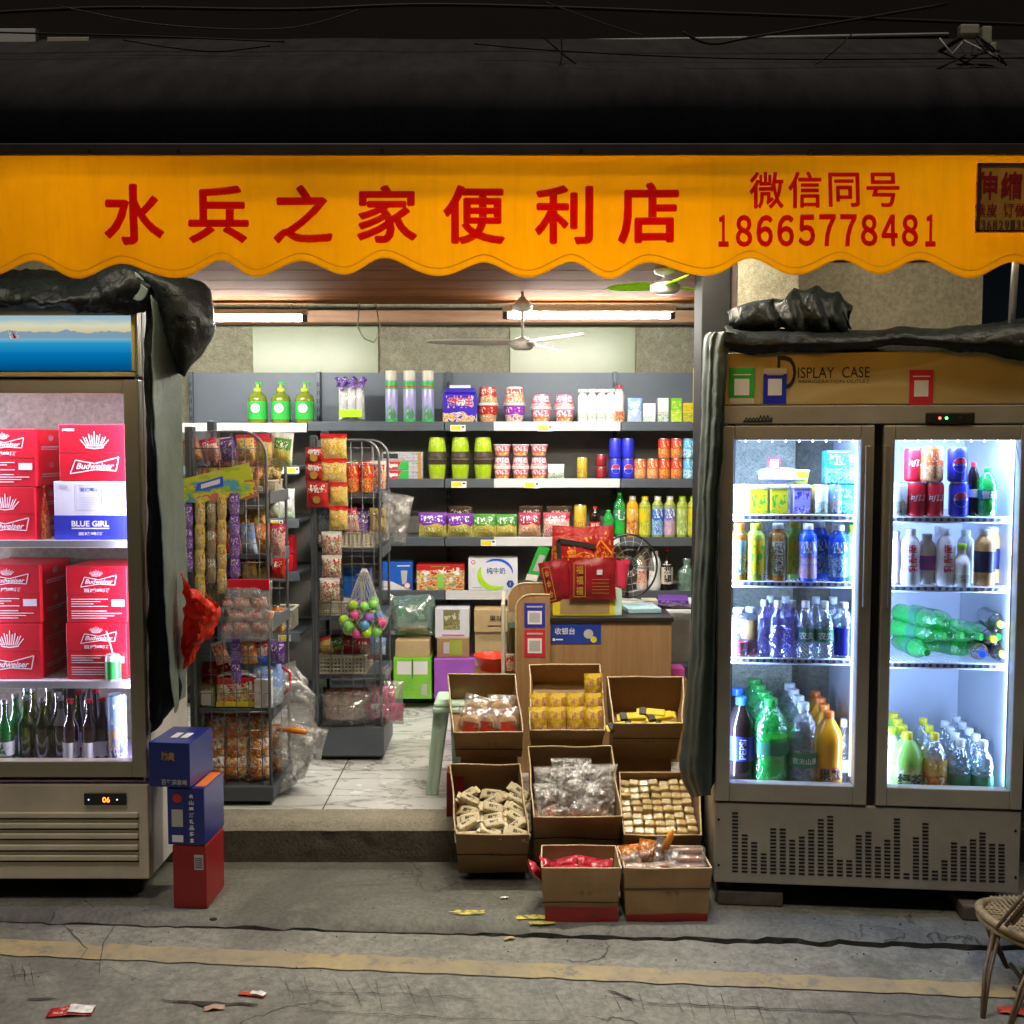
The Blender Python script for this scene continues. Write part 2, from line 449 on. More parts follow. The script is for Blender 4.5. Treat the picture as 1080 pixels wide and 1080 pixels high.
concrete('kerb_top', (.24, .22, .17), (.34, .31, .24), .6, 2, crack=False)
concrete('wall_grey', (.10, .09, .06), (.19, .175, .125), .4, 1.1, crack=False)
concrete('wall_raw', (.12, .11, .07), (.42, .40, .29), 1.2, 4, crack=False)
concrete('soil', (.02, .02, .018), (.05, .048, .04), 1, 4, crack=False)
# painted kerb line, worn
plain('hem_thread', (.72, .38, .01), .6)
m, nt, out = nm('road_yellow'); v = coord(nt)
n = noise_(nt, v, 14, 5, .75); n2 = noise_(nt, v, 2.5, 4, .6)
col = ramp(nt, n, [(.38, (.19, .18, .15)), (.47, (.34, .27, .14)), (.7, (.42, .33, .18))]); col = mixc(nt, ramp(nt, n2, [(.38, W3(.6)), (.62, W3(0))]), col, (.22, .20, .15))
princ(nt, out, col, .75, 0, 0, bump(nt, n, .4, .005))
m, nt, out = nm('paint_yellow'); v = coord(nt)
n = noise_(nt, v, 30, 5, .75)
princ(nt, out, ramp(nt, n, [(.42, (.15, .15, .12)), (.52, (.62, .55, .08))]), .7)
# marble-look tiles
m, nt, out = nm('tile'); v = coord(nt)
vd = coord(nt, 'Object', (1, 2.6, 1)); w = N(nt, 'ShaderNodeTexNoise', Scale=1.6, Detail=6, Roughness=.6, Distortion=1.2); nt.links.new(vd, w.inputs['Vector'])
vein = ramp(nt, math_(nt, 'ABSOLUTE', math_(nt, 'SUBTRACT', w.outputs['Fac'], .5)), [(0, W3(.85)), (.010, W3(.25)), (.035, W3(0))])
col = mixc(nt, vein, ramp(nt, noise_(nt, vd, 3, 4), [(.3, (.64, .65, .63)), (.7, (.75, .76, .74))]), (.17, .15, .11))
br = N(nt, 'ShaderNodeTexBrick', Scale=1.0); br.offset = 0
br.inputs['Mortar Size'].default_value = .003; br.inputs['Brick Width'].default_value = .6; br.inputs['Row Height'].default_value = .6
br.inputs['Color1'].default_value = (0, 0, 0, 1); br.inputs['Color2'].default_value = (0, 0, 0, 1); br.inputs['Mortar'].default_value = (1, 1, 1, 1)
nt.links.new(coord(nt, 'Object', (1, 1, 1), (.18, .1, 0)), br.inputs['Vector'])
col = mixc(nt, br.outputs['Color'], col, (.12, .11, .10))
princ(nt, out, col, ramp(nt, noise_(nt, v, 4, 4), [(.3, W3(.12)), (.7, W3(.3))]))
# painted timber boards of the low ceiling
m, nt, out = nm('timber'); v = coord(nt)
n = noise_(nt, coord(nt, 'Object', (1, 8, 8)), 2, 6, .7); sc1 = noise_(nt, coord(nt, 'Object', (2, 3, 1)), 4, 6, .8, .8)
col = ramp(nt, n, [(.3, (.13, .045, .011)), (.7, (.24, .088, .024))]); col = mixc(nt, ramp(nt, sc1, [(.56, W3(0)), (.72, W3(.55))]), col, (.30, .15, .055))
princ(nt, out, col, .85, 0, 0, bump(nt, n, .4, .01), spec=.05)
m, nt, out = nm('timber_plain'); v = coord(nt)
n = noise_(nt, coord(nt, 'Object', (1, 8, 8)), 3, 6, .7)
princ(nt, out, ramp(nt, n, [(.3, (.20, .10, .05)), (.7, (.34, .20, .11))]), .6, 0, 0, bump(nt, n, .4, .01))
m, nt, out = nm('counter_wood'); v = coord(nt)
n = noise_(nt, coord(nt, 'Object', (14, 14, 1)), 3, 5, .7)
princ(nt, out, ramp(nt, n, [(.3, (.30, .17, .075)), (.7, (.42, .26, .13))]), .4)
# corrugated board
m, nt, out = nm('board'); v = coord(nt)
n = noise_(nt, v, 7, 4, .6); wv = N(nt, 'ShaderNodeTexWave', Scale=60); wv.bands_direction = 'X'; nt.links.new(v, wv.inputs['Vector'])
col = ramp(nt, n, [(.3, (.31, .185, .08)), (.7, (.40, .25, .12))])
princ(nt, out, col, .75, 0, 0, bump(nt, math_(nt, 'ADD', wv.outputs['Fac'], math_(nt, 'MULTIPLY', noise_(nt, v, 60, 3), .8)), .16, .003))
plain('board_edge', (.62, .50, .30), .8, 0, .2, 60)
plain('board_light', (.50, .37, .19), .7, 0, .15, 6)
# clear things
film('door_glass', (.97, .98, 1), .012, .02, .10)
film('pet_clear', (.86, .92, .96), .10, .08, .8, .5, 40, (.7, .8, .9))
film('pet_blue', (.55, .66, .95), .22, .08, .8, .6, 30, (.35, .42, .85))
film('pet_violet', (.62, .58, .9), .22, .08, .8, .6, 30, (.4, .36, .8))
film('pet_green', (.25, .95, .40), .40, .1, .6, .5, 30, (.02, .65, .12))
film('glass_green', (.14, .60, .18), .45, .05, .6, 0, 0, (.02, .28, .06))
film('glass_dark', (.50, .52, .14), .22, .05, .7, 0, 0, (.09, .09, .02))
film('glass_brown', (.25, .05, .03), .6, .05, .6, 0, 0, (.04, .008, .006))
film('cellophane', (.97, .97, .97), .17, .16, .6, .9, 18, (.95, .95, .95))
film('cellophane_soft', (.93, .93, .93), .16, .2, .6, .9, 14, (.9, .9, .88))
film('cellophane_green', (.62, .82, .72), .35, .18, 1.0, .9, 12, (.35, .6, .48))
film('smoke_glass', (.35, .35, .30), .3, .05, .6, 0, 0, (.12, .11, .09))
plain('cola', (.012, .006, .005), .12, 0, .1); plain('juice_orange', (.85, .36, .01), .2, 0, .08); plain('tea_amber', (.35, .14, .02), .2)
plain('milk_pink', (.78, .60, .58), .25, 0, .05); plain('milk_white', (.78, .79, .80), .3, 0, .04); plain('juice_green', (.30, .62, .10), .2)
plain('tea_green', (.35, .42, .06), .25); plain('soap_green', (.16, .20, .02), .15)
plain('drink_blue', (.02, .10, .8), .2)
# printed packs
pk = pack
pk('pk_purple', (.16, .02, .34), [(.6, .38, .05), (.75, .6, .12), (.12, .25, .03), (.85, .75, .4)], wr=.5)
pk('pk_green', (.05, .26, .02), [(.65, .4, .05), (.75, .6, .12), (.3, .4, .08), (.85, .75, .4)], wr=.5)
pk('pk_magenta', (.42, .015, .07), [(.7, .38, .2), (.8, .6, .3), (.5, .1, .06), (.9, .8, .6)], wr=.5)
pk('pk_pinkred', (.62, .02, .07), [(.8, .4, .4), (.8, .7, .6), (.6, .02, .05), (.9, .9, .85)], split=.7, wr=.5)
pk('pk_brown', (.10, .05, .02), [(.3, .2, .1), (.5, .4, .25), (.1, .05, .03)], wr=.5)
pk('pk_bluebox', (.04, .02, .45), [(.75, .5, .15), (.5, .22, .05), (.85, .75, .5), (.04, .02, .45)], accent=(.9, .45, .4), split=.28, band=(.42, .78))
pk('pk_redbowl', (.45, .02, .02), [(.7, .45, .15), (.5, .03, .02), (.85, .75, .5), (.15, .25, .05)], accent=(.85, .7, .4), split=.45)
pk('pk_purplebowl', (.28, .03, .40), [(.75, .55, .25), (.85, .8, .6), (.4, .05, .35)], split=.45)
pk('pk_pinkcup', (.72, .10, .20), [(.9, .5, .1), (.8, .15, .25), (.85, .8, .8), (.8, .3, .45)], accent=(.88, .8, .82), split=.35, band=(.45, .9), thr=.48)
pk('pk_limecup', (.36, .55, .01), [(.42, .62, .02), (.36, .55, .01), (.75, .45, .3)], accent=(.55, .7, .1), split=.2, band=(.55, .95), thr=.55)
pk('pk_whitegreen', (.78, .82, .80), [(.8, .85, .82), (.1, .45, .2), (.7, .8, .75), (.55, .1, .1)], accent=(.6, .8, .65), split=.45)
pk('pk_bluewhite', (.25, .42, .85), [(.7, .78, .9), (.3, .5, .85), (.85, .88, .9)], split=.5)
pk('pk_whitebox', (.80, .82, .80), [(.8, .82, .8), (.25, .55, .15), (.75, .8, .8)], accent=(.2, .3, .6), split=.3, thr=.6)
pk('pk_greenbox', (.18, .52, .03), [(.7, .7, .05), (.2, .55, .04), (.8, .8, .2)], accent=(.85, .8, .2))
pk('pk_yellowbox', (.75, .55, .02), [(.75, .55, .02), (.1, .35, .05), (.8, .6, .1)], accent=(.1, .35, .08))
pk('pk_orange', (.75, .22, .02), [(.85, .55, .12), (.7, .16, .02), (.9, .75, .45)], accent=(.9, .8, .6), wr=.5)
pk('pk_snack', (.75, .13, .02), [(.85, .20, .02), (.8, .45, .12), (.88, .82, .72), (.25, .12, .04), (.88, .28, .04)], accent=(.85, .85, .85), split=.9, s=3.2, thr=.56, wr=.8)
pk('pk_brownbag', (.30, .13, .09), [(.35, .15, .1), (.22, .08, .05), (.55, .35, .28), (.4, .2, .13)], accent=(.6, .45, .4), split=.95, s=14, wr=.9)
pk('pk_yellowbag', (.62, .03, .02), [(.8, .62, .05), (.85, .7, .2), (.6, .35, .05), (.85, .8, .6)], split=.82, band=(.4, .7), accent=(.85, .4, .05), wr=.5)
pk('pk_wrg', (.75, .72, .68), [(.75, .7, .6), (.55, .04, .05), (.18, .35, .1), (.8, .75, .7)], split=.75, s=6, accent=(.6, .03, .05), wr=.6)
pk('pk_redface', (.50, .015, .015), [(.5, .015, .015), (.5, .015, .015), (.6, .05, .03)], accent=(.9, .85, .75), split=.2, band=(.55, .85), wr=.3)
pk('pk_gold', (.66, .50, .12), [(.60, .42, .08), (.80, .66, .30), (.35, .16, .04), (.78, .74, .6)], accent=(.3, .1, .04), wr=.35, split=.6, band=(.62, .9), s=5)
pk('pk_darkgold', (.20, .14, .07), [(.3, .2, .1), (.5, .42, .2), (.12, .08, .05), (.35, .3, .2)], wr=.7, split=.9)
pk('pk_violet', (.16, .04, .42), [(.3, .15, .6), (.16, .04, .42), (.6, .55, .8)], wr=.7)
pk('pk_redbag', (.40, .01, .01), [(.7, .2, .02), (.4, .01, .01), (.75, .35, .05)], accent=(.75, .35, .06), thr=.6, wr=.5, split=.5, s=5)
pk('pk_maroon', (.24, .008, .015), [(.24, .008, .015), (.28, .01, .02), (.26, .01, .015)], accent=(.45, .2, .06), thr=.75, wr=.2, split=.1)
pk('pk_cream', (.72, .62, .38), [(.70, .60, .36), (.78, .7, .5), (.55, .42, .2)], accent=(.1, .08, .05), split=.5, thr=.6, wr=.4)
pk('pk_yellowbread', (.80, .55, .03), [(.8, .6, .05), (.75, .35, .15), (.85, .8, .6)], accent=(.6, .25, .2), split=.45, thr=.5, s=5, wr=.5)
pk('pk_redwhite', (.78, .70, .62), [(.85, .8, .75), (.7, .08, .04), (.8, .35, .2), (.85, .6, .35)], accent=(.7, .05, .03), split=.6, thr=.47, s=6, wr=.5)
pk('pk_juice', (.72, .60, .02), [(.75, .6, .03), (.15, .45, .03), (.75, .6, .03)], accent=(.12, .42, .05), split=.15, band=(.25, .75), thr=.52, s=5)
pk('pk_violetbox', (.42, .38, .80), [(.5, .45, .8), (.10, .05, .55), (.7, .7, .88)], accent=(.1, .05, .6), split=.3, s=5, thr=.5)
pk('pk_bluepack', (.02, .28, .72), [(.02, .3, .75), (.3, .6, .85), (.02, .15, .6)], accent=(.7, .8, .95), thr=.55)
pk('pk_redcan', (.58, .03, .02), [(.6, .03, .02), (.75, .5, .1), (.6, .03, .02)], accent=(.8, .55, .12), thr=.55)
pk('pk_orangecan', (.72, .13, .03), [(.75, .18, .05), (.85, .5, .25), (.4, .25, .08)], accent=(.85, .7, .6))
pk('pk_bluecan', (.06, .36, .70), [(.05, .35, .7), (.3, .6, .8), (.7, .85, .9)], accent=(.7, .85, .92))
pk('pk_goldcan', (.62, .42, .03), [(.6, .4, .04), (.3, .18, .02), (.7, .55, .1)], accent=(.5, .3, .05))
pk('pk_sport', (.03, .16, .62), [(.05, .3, .7), (.5, .7, .85), (.02, .1, .5)], thr=.52)
pk('pk_sportpink', (.16, .2, .55), [(.75, .3, .35), (.3, .35, .65), (.8, .5, .5)], thr=.52)
pk('pk_oj', (.72, .42, .06), [(.8, .3, .03), (.6, .12, .04), (.3, .12, .05), (.85, .7, .3)], s=5)
pk('pk_lemon', (.68, .55, .02), [(.7, .6, .03), (.3, .5, .03), (.75, .65, .1)], accent=(.2, .45, .05), s=5)
pk('pk_teagreen', (.36, .50, .12), [(.4, .55, .15), (.25, .4, .08), (.6, .7, .35)], accent=(.6, .7, .4), s=6)
pk('pk_olive', (.22, .20, .08), [(.25, .22, .1), (.4, .38, .2), (.16, .14, .05)], accent=(.6, .6, .5), s=6)
pk('pk_picture', (.25, .4, .7), [(.6, .4, .2), (.2, .3, .6), (.8, .75, .6), (.1, .15, .35)], s=4)
pk('pk_kraft', (.36, .25, .12), [(.36, .25, .12), (.38, .27, .13), (.34, .23, .11)], accent=(.12, .08, .05), thr=.66, split=.0)
pk('pk_milkred', (.55, .02, .02), [(.75, .3, .08), (.5, .02, .02), (.8, .65, .4), (.6, .4, .05), (.25, .3, .15)], split=.75, thr=.6, s=6)
pk('pk_header', (.55, .62, .05), [(.1, .35, .55), (.35, .55, .03), (.65, .6, .1), (.5, .15, .1)], split=.55, s=3.5, accent=(.4, .5, .03))
pk('pk_toothgrey', (.42, .44, .5), [(.5, .5, .55), (.35, .3, .5), (.5, .4, .15)], accent=(.15, .2, .2))
pk('pk_spraypack', (.36, .34, .62), [(.1, .35, .12), (.36, .34, .62), (.08, .3, .1)], split=.38, s=3, accent=(.5, .5, .75), thr=.7)
# backlit sea picture of the fridge header
m, nt, out = nm('sea_picture'); v = coord(nt, 'Generated'); sx = nt.nodes.new('ShaderNodeSeparateXYZ'); nt.links.new(v, sx.inputs[0])
mt = math_(nt, 'ADD', math_(nt, 'MULTIPLY', noise_(nt, coord(nt, 'Generated', (5, 0, 0)), 1.6, 4, .6), .30), .56)
sky_ = ramp(nt, math_(nt, 'ADD', sx.outputs[2], math_(nt, 'MULTIPLY', noise_(nt, coord(nt, 'Generated', (3, 1, 6)), 3, 4), .12)), [(.7, (.62, .50, .30)), (.88, (.72, .70, .48)), (1, (.35, .52, .60))])
sea = ramp(nt, sx.outputs[2], [(0, (.0, .07, .22)), (.3, (.0, .18, .45)), (.5, (.02, .32, .58)), (.57, (.20, .45, .60))])
c = mixc(nt, math_(nt, 'LESS_THAN', sx.outputs[2], mt), sky_, (.22, .34, .45)); c = mixc(nt, math_(nt, 'LESS_THAN', sx.outputs[2], .585), c, sea)
e = N(nt, 'ShaderNodeEmission', Strength=.85); nt.links.new(c, e.inputs[0]); nt.links.new(e.outputs[0], out.inputs[0])
# brown yellow printed fascia
m, nt, out = nm('fascia_print'); v = coord(nt, 'Object')
w = noise_(nt, coord(nt, 'Object', (.8, 1, 2.5)), 1.6, 1, .5, .6)
princ(nt, out, ramp(nt, w, [(.38, (.62, .48, .20)), (.48, (.72, .57, .27)), (.52, (.60, .45, .18)), (.7, (.70, .55, .24))]), .3, .2)
m, nt, out = nm('tarp_back2'); v = coord(nt)
n = noise_(nt, v, 4, 4, .6); n2 = noise_(nt, v, 22, 3, .6, 1)
princ(nt, out, ramp(nt, n, [(.3, (.024, .036, .031)), (.75, (.042, .060, .052))]), .5, 0, 0, bump(nt, n2, .3, .012))
film('puff_wrap', (.99, .98, .94), .04, .2, .30, .3, 60, (.9, .9, .85)); film('cellophane_white', (.98, .98, .98), .26, .25, .30, .5, 45, (1, .99, .96))
m, nt, out = nm('red_bag'); p = princ(nt, None, (.85, .06, .02), .35); tr = N(nt, 'ShaderNodeBsdfTranslucent'); tr.inputs[0].default_value = (.95, .10, .03, 1)
mx = N(nt, 'ShaderNodeMixShader'); mx.inputs[0].default_value = .5; nt.links.new(p.outputs[0], mx.inputs[1]); nt.links.new(tr.outputs[0], mx.inputs[2]); nt.links.new(mx.outputs[0], out.inputs[0])
m, nt, out = nm('lime_blade'); p = princ(nt, None, (.55, .90, .02), .35); tr = N(nt, 'ShaderNodeBsdfTranslucent'); tr.inputs[0].default_value = (.6, 1, .04, 1)
mx = N(nt, 'ShaderNodeMixShader'); mx.inputs[0].default_value = .6; nt.links.new(p.outputs[0], mx.inputs[1]); nt.links.new(tr.outputs[0], mx.inputs[2]); nt.links.new(mx.outputs[0], out.inputs[0])
plain('drink_blue2', (.02, .12, .55), .3); plain('lime_card', (.22, .58, .05), .4); plain('rail_post', (.006, .0065, .0065), .7, 0, spec=.2); plain('eave_brown', (.012, .004, .003), .8, 0, .4); plain('green_soda', (.04, .75, .16), .2); plain('shelf_back', (.26, .265, .275), .6); plain('cab_white', (.62, .61, .57), .4)
plain('pink_wrap', (.75, .06, .28), .2, 0, .3, 20); plain('pink_card2', (.6, .04, .10), .3); plain('label_navyblue', (.015, .05, .35), .4); plain('paper_blue', (.40, .62, .72), .6)
plain('pk_whitelitter', (.7, .7, .7), .5, 0, .4, 40); plain('carton_orange2', (.62, .09, .04), .5); plain('paper_pink', (.45, .30, .22), .7)
SKY = .0006; SUN = .84; EXPO = .14

plain('dark_lid', (.045, .03, .02), .4)
# ================= setting =================
def kerb_px(x):  # front edge of the raised pavement
    a = (x + 1.9) / 3.75
    return Yg(963, 0) * (1 - a) + Yg(994, 0) * a
mb = MB(); mb.box(-14, 14, -12, 3.9, -.5, -.035, 'street'); struct('road', mb)
# pavement slab with a broken front edge
mb = MB(); n = 520; top = []; front = []
xs = [-9 + 18 * i / n for i in range(n + 1)]
ys = []
for x in xs:
    j = noise.noise(Vector((x * 9, 0, 1))) * .014 + noise.noise(Vector((x * 31, 3, 1))) * .008
    if x > .5: j += noise.noise(Vector((x * 14, 8, 1))) * .02
    ys.append(kerb_px(max(-6, min(6, x))) + j)
rows = [[], [], [], []]
for x, y in zip(xs, ys):
    k = .012 + .02 * max(0, min(1, (x + .3) / 1.5))
    hs = -.034 + (.003 + .012 * max(0, min(1, (x + .3) / 1.5))) + .016 * abs(noise.noise(Vector((x * 5, 1, 4)))) + noise.noise(Vector((x * 33, 1, 4))) * .004; rows[0].append((x, y + .004 + noise.noise(Vector((x * 22, 5, 2))) * .010, -.036)); rows[1].append((x, y + .006, max(-.0335, hs))); rows[2].append((x, y + .035 + noise.noise(Vector((x * 8, 9, 4))) * .02, 0)); rows[3].append((x, 4.02, 0.0))
vs = []; fs = []
for r_ in rows: vs += r_
for j in range(3):
    for i in range(n): fs.append((j * (n + 1) + i, j * (n + 1) + i + 1, (j + 1) * (n + 1) + i + 1, (j + 1) * (n + 1) + i))
mb.add(vs, fs[:n], 'soil', False); mb.add(vs, fs[n:], 'pavement', True); struct('pavement', mb)
# worn yellow line on the road
def yline(x, a): 
    t = (x + 1.7) / 3.3
    return (Yg(992, -.035) * (1 - t) + Yg(1040, -.035) * t) if a else (Yg(1008, -.035) * (1 - t) + Yg(1055, -.035) * t)
mb = MB(); n = 300; vs = []; fs = []
for i in range(n + 1):
    x = -3.2 + 6.4 * i / n
    for a in (0, 1): vs.append((x, yline(x, a) + noise.noise(Vector((x * 12, a * 9, 4))) * .010, -.031))
for i in range(n): fs.append((2 * i, 2 * i + 2, 2 * i + 3, 2 * i + 1))
mb.add(vs, fs, 'road_yellow'); struct('road_line', mb)
# open cracks and broken joints in the road
def crack(mb, pts, w, seed=0, z=-.030):
    L = []; 
    for i in range(len(pts) - 1):
        a, b = pts[i], pts[i + 1]; k = max(4, int((b - a).length / .012))
        for t in range(k): L.append(a.lerp(b, t / k))
    L.append(pts[-1]); n_ = len(L); vs = []
    for i, p in enumerate(L):
        q = p + Vector((0, noise.noise(p * 18 + Vector((seed, 0, 0))) * .016, 0))
        ww = w * (.35 + 1.1 * abs(noise.noise(p * 14 + Vector((0, seed + 4, 0))))) * math.sin(math.pi * (i + .5) / n_) ** .4
        d = (L[min(i + 1, n_ - 1)] - L[max(i - 1, 0)]).normalized(); nn = Vector((-d.y, d.x, 0))
        vs += [(q.x + nn.x * ww, q.y + nn.y * ww, z), (q.x - nn.x * ww, q.y - nn.y * ww, z)]
    mb.add(vs, [(2 * i, 2 * i + 1, 2 * i + 3, 2 * i + 2) for i in range(n_ - 1)], 'soil')
mb = MB(); g = lambda px, py: G(px, py, -.035)
for pts, w, s_ in (
    ([(0, 1034), (60, 1024), (100, 1016), (150, 1036)], .0018, 1), ([(62, 972), (80, 992), (92, 1002), (78, 1022)], .002, 2),
    ([(100, 970), (122, 976), (110, 994), (104, 1030)], .0022, 3), ([(28, 1056), (60, 1056)], .009, 4), ([(170, 1056), (205, 1059), (272, 1062)], .011, 5),
    ([(115, 967), (180, 966), (215, 965)], .014, 6), ([(20, 966), (56, 968)], .012, 7), ([(300, 1046), (420, 1050), (520, 1056)], .0025, 8),
    ([(620, 1052), (700, 1060), (800, 1064), (900, 1070), (1040, 1076)], .0035, 9), ([(640, 1046), (668, 1055)], .008, 10), ([(270, 1062), (420, 1072), (600, 1080)], .0022, 11)):
    crack(mb, [g(*p) for p in pts], w, s_)
# trowel grooves scored into the joint strip
rr = random.Random(4)
for grp in ((350, 470, 8), (560, 590, 2), (640, 900, 16), (10, 40, 3), (290, 330, 4)):
    for k in range(grp[2]):
        px = grp[0] + (grp[1] - grp[0]) * (k + rr.random() * .5) / grp[2]; py = 1020 + (px * .045)
        a = G(px, py - rr.uniform(2, 8), -.035); b = G(px + rr.uniform(4, 18), py + rr.uniform(14, 30), -.035)
        crack(mb, [a, b], .0011, k, -.0305)
struct('road_cracks', mb)
mb = MB(); crack(mb, [G(300, 938), G(460, 930)], .0015, 3, .002)
def blob(mb, px, py, w, h, z, m, seed):
    c = G(px, py, z); vs = []
    for i in range(26):
        a = 2 * math.pi * i / 26; r_ = 1 + .55 * noise.noise(Vector((math.cos(a) * 2.2, math.sin(a) * 2.2, seed)))
        vs.append((c.x + w * r_ * math.cos(a), c.y + h * r_ * math.sin(a), z))
    mb.poly(vs, m)
blob(mb, 494, 962, .06, .018, .004, 'paint_yellow', 1); blob(mb, 562, 967, .06, .018, .004, 'paint_yellow', 5); blob(mb, 572, 973, .05, .012, .0045, 'paint_yellow', 9)
struct('paint_marks', mb)

# shop floor, doorstep
FZ = .155
YS = Yg(910)   # front of the doorstep
mb = MB()
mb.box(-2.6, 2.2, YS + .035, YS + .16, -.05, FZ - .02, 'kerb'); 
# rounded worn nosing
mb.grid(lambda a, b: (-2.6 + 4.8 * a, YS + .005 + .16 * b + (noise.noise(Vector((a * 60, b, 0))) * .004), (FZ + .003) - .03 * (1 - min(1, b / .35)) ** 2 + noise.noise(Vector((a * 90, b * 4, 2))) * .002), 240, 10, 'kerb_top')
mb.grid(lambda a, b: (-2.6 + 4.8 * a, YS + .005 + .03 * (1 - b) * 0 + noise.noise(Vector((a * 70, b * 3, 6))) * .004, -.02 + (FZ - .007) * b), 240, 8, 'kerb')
struct('doorstep', mb)
mb = MB(); mb.box(-2.35, 1.75, YS + .16, 6.5, -.05, FZ, 'tile'); struct('shop_floor', mb)

# building: back wall, side walls, facade, ceiling - walls are things of their own
YB = 6.38
def wallthing(name, label, mb, cat='wall'):
    return tag(mb.build(name), label, cat)
mb = MB(); mb.box(-2.45, 1.85, YB, YB + .2, 0, 3.3, 'wall_raw')
w = wallthing('back_wall', 'raw rendered concrete wall at the back of the lit shop', mb)
def panel_on_wall(px0, px1, py0, py1):
    a = P(px0, py0, YB - .02); b = P(px1, py1, YB - .02)
    q = MB(); q.box(a.x, b.x, YB - .02, YB - .002, b.z, a.z, 'cream_wall', .002); q.build('wall_panel', w)
panel_on_wall(266, 399, 341, 400); panel_on_wall(538, 670, 341, 400)
mb = MB(); mb.box(-2.45, -2.25, YS + .16, YB, 0, 3.3, 'wall_raw'); wallthing('side_wall', 'raw concrete wall on the left inside the shop', mb)
mb = MB(); mb.box(1.65, 1.85, YS + .16, YB, 0, 3.3, 'wall_raw'); wallthing('side_wall', 'raw concrete wall on the right inside the shop', mb)
YF = YS + .03
xr0 = Xp(738, YF, 1.9); xr1 = Xp(775, YF, 1.9); xl = Xp(140, YF, 1.9)
mb = MB(); mb.box(-7, xl, YF, YF + .2, 0, 2.42, 'wall_grey'); wallthing('facade_wall', 'grey rendered wall behind the fridge full of beer', mb)
x2 = Xp(832, YF + .1, 2.0); x3 = Xp(1032, YF + .1, 2.0)
mb = MB(); mb.box(xr1 + .002, x2, YF - .02, YF + .18, 0, 2.42, 'wall_raw'); wallthing('concrete_pillar', 'rough concrete pillar behind the two door fridge', mb, 'pillar')
mb = MB(); mb.box(x2 + .003, x3, YF + .08, YF + .2, 0, 2.42, 'wall_grey'); wallthing('facade_wall', 'smooth grey wall above the two door fridge', mb)
mb = MB(); mb.box(x3 + .5, 7, YF + .1, YF + .3, 0, 2.42, 'dark_panel'); wallthing('facade_wall', 'dark shutter wall at the right edge', mb)
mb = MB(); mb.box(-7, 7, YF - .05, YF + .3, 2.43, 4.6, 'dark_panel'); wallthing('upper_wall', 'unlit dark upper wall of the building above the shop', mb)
# shutter post at the right of the opening
mb = MB(); mb.box(xr0, xr0 + .11, YF - .03, YF + .14, 0, 2.42, 'rail_post' if 'rail_post' in MATS else 'grey_frame', .004)
t = thing('shutter_post', 'dark grey metal shutter post beside the pillar', 'post', ((xr0 + xr1) / 2, YF, 0))
o = mb.build('post_body'); o.parent = t; o.matrix_parent_inverse = Matrix.Translation(-t.location)
mb = MB(); mb.box(xr0 + .112, xr1, YF - .02, YF + .02, 0, 2.42, 'rail_dark', .002); o = mb.build('guide_rail'); o.parent = t; o.matrix_parent_inverse = Matrix.Translation(-t.location)
# low timber ceiling
ZC = 2.37
YC1 = (lambda py: Yg(py, ZC))(321)
mb = MB(); k = 5; d = (YC1 - YF - .02) / k
for i in range(k): mb.box(-2.25, 1.65, YF + .02 + i * d, YF + .02 + (i + 1) * d - .006, ZC, ZC + .03, 'timber', .003)
mb.box(-2.25, 1.65, YF + .02, YC1, ZC + .032, ZC + .06, 'timber')
tag(mb.build('ceiling'), None, None, kind='structure')
mb = MB(); mb.box(-2.25, 1.65, YC1 + .0, YC1 + .06, ZC + .061, ZC + .35, 'dark_panel'); mb.box(-2.25, 1.65, YC1 + .03, YB, ZC + .35, ZC + .4, 'dark_panel'); tag(mb.build('roof_void'), None, None, kind='structure')
Yb = 5.95; z0 = Zp(340, Yb); z1 = Zp(327, Yb)
mb = MB(); mb.box(-2.25, 1.65, Yb, Yb + .12, z0, z1, 'timber_plain', .004); tag(mb.build('roof_beam'), 'long plain timber beam under the roof behind the tube lights', 'beam')

# ---- awning -------------------------------------------------------------------------
YV = 3.05
zt = Zp(164, YV); PXM = YV / F * 1.04
def val(px, py):  # a point of the hanging valance
    base = P(px, py, YV); t = (zt - base.z) / .36
    y = YV + .018 * math.sin(base.x * 4.3 + .6 * math.sin(base.x * 2)) * t + .016 * noise.noise(Vector((base.x * 3.4, t * 1.8, 0))) * (0.3 + t) + .0025 * noise.noise(Vector((base.x * 9 + t * 4, t * 4, 3))) + .010 * math.cos(2 * math.pi * (px - 38) / 93.7) * max(0, t - .55) 
    return Vector((base.x, y, base.z))
def low(px0): 
    px = px0 + 5 * math.sin(px0 * .021) + 3 * math.sin(px0 * .047 + 1); return 284 - (8.2 + 1.3 * math.sin(px0 * .033)) * math.cos(2 * math.pi * (px - 38) / 93.7) + 1.2 * math.sin(px * .013) - (abs(math.cos(math.pi * (px - 38) / 93.7)) ** 10) * .8
mb = MB(); NU = 700; NV = 40
def vf(a, b):
    px = -900 + 2900 * a; return val(px, 164 + (low(px) - 164) * b)
mb.grid(vf, NU, NV, 'awning_vinyl')
aw = thing('shop_awning', 'yellow orange vinyl awning valance with scalloped edge and red lettering', 'awning', (0, YV, zt))
def under(o, t):
    o.parent = t; o.matrix_parent_inverse = t.matrix_basis.inverted(); return o
o = under(mb.build('valance'), aw); sm = o.modifiers.new('thickness', 'SOLIDIFY'); sm.thickness = .0018
q = MB(); q.grid(lambda a, b: val(-500 + 2100 * a, low(-500 + 2100 * a) - 7.5 - .9 * b) + Vector((0, -.0022, 0)), 900, 1, 'hem_thread'); under(q.build('hem_seam'), aw)
q = MB()
for px in (-260, 1312): q.grid(lambda a, b: val(px + 1.2 * a, 166 + (low(px) - 167) * b) + Vector((0, -.0020, 0)), 1, 14, 'hem_thread')
under(q.build('vertical_seam'), aw)
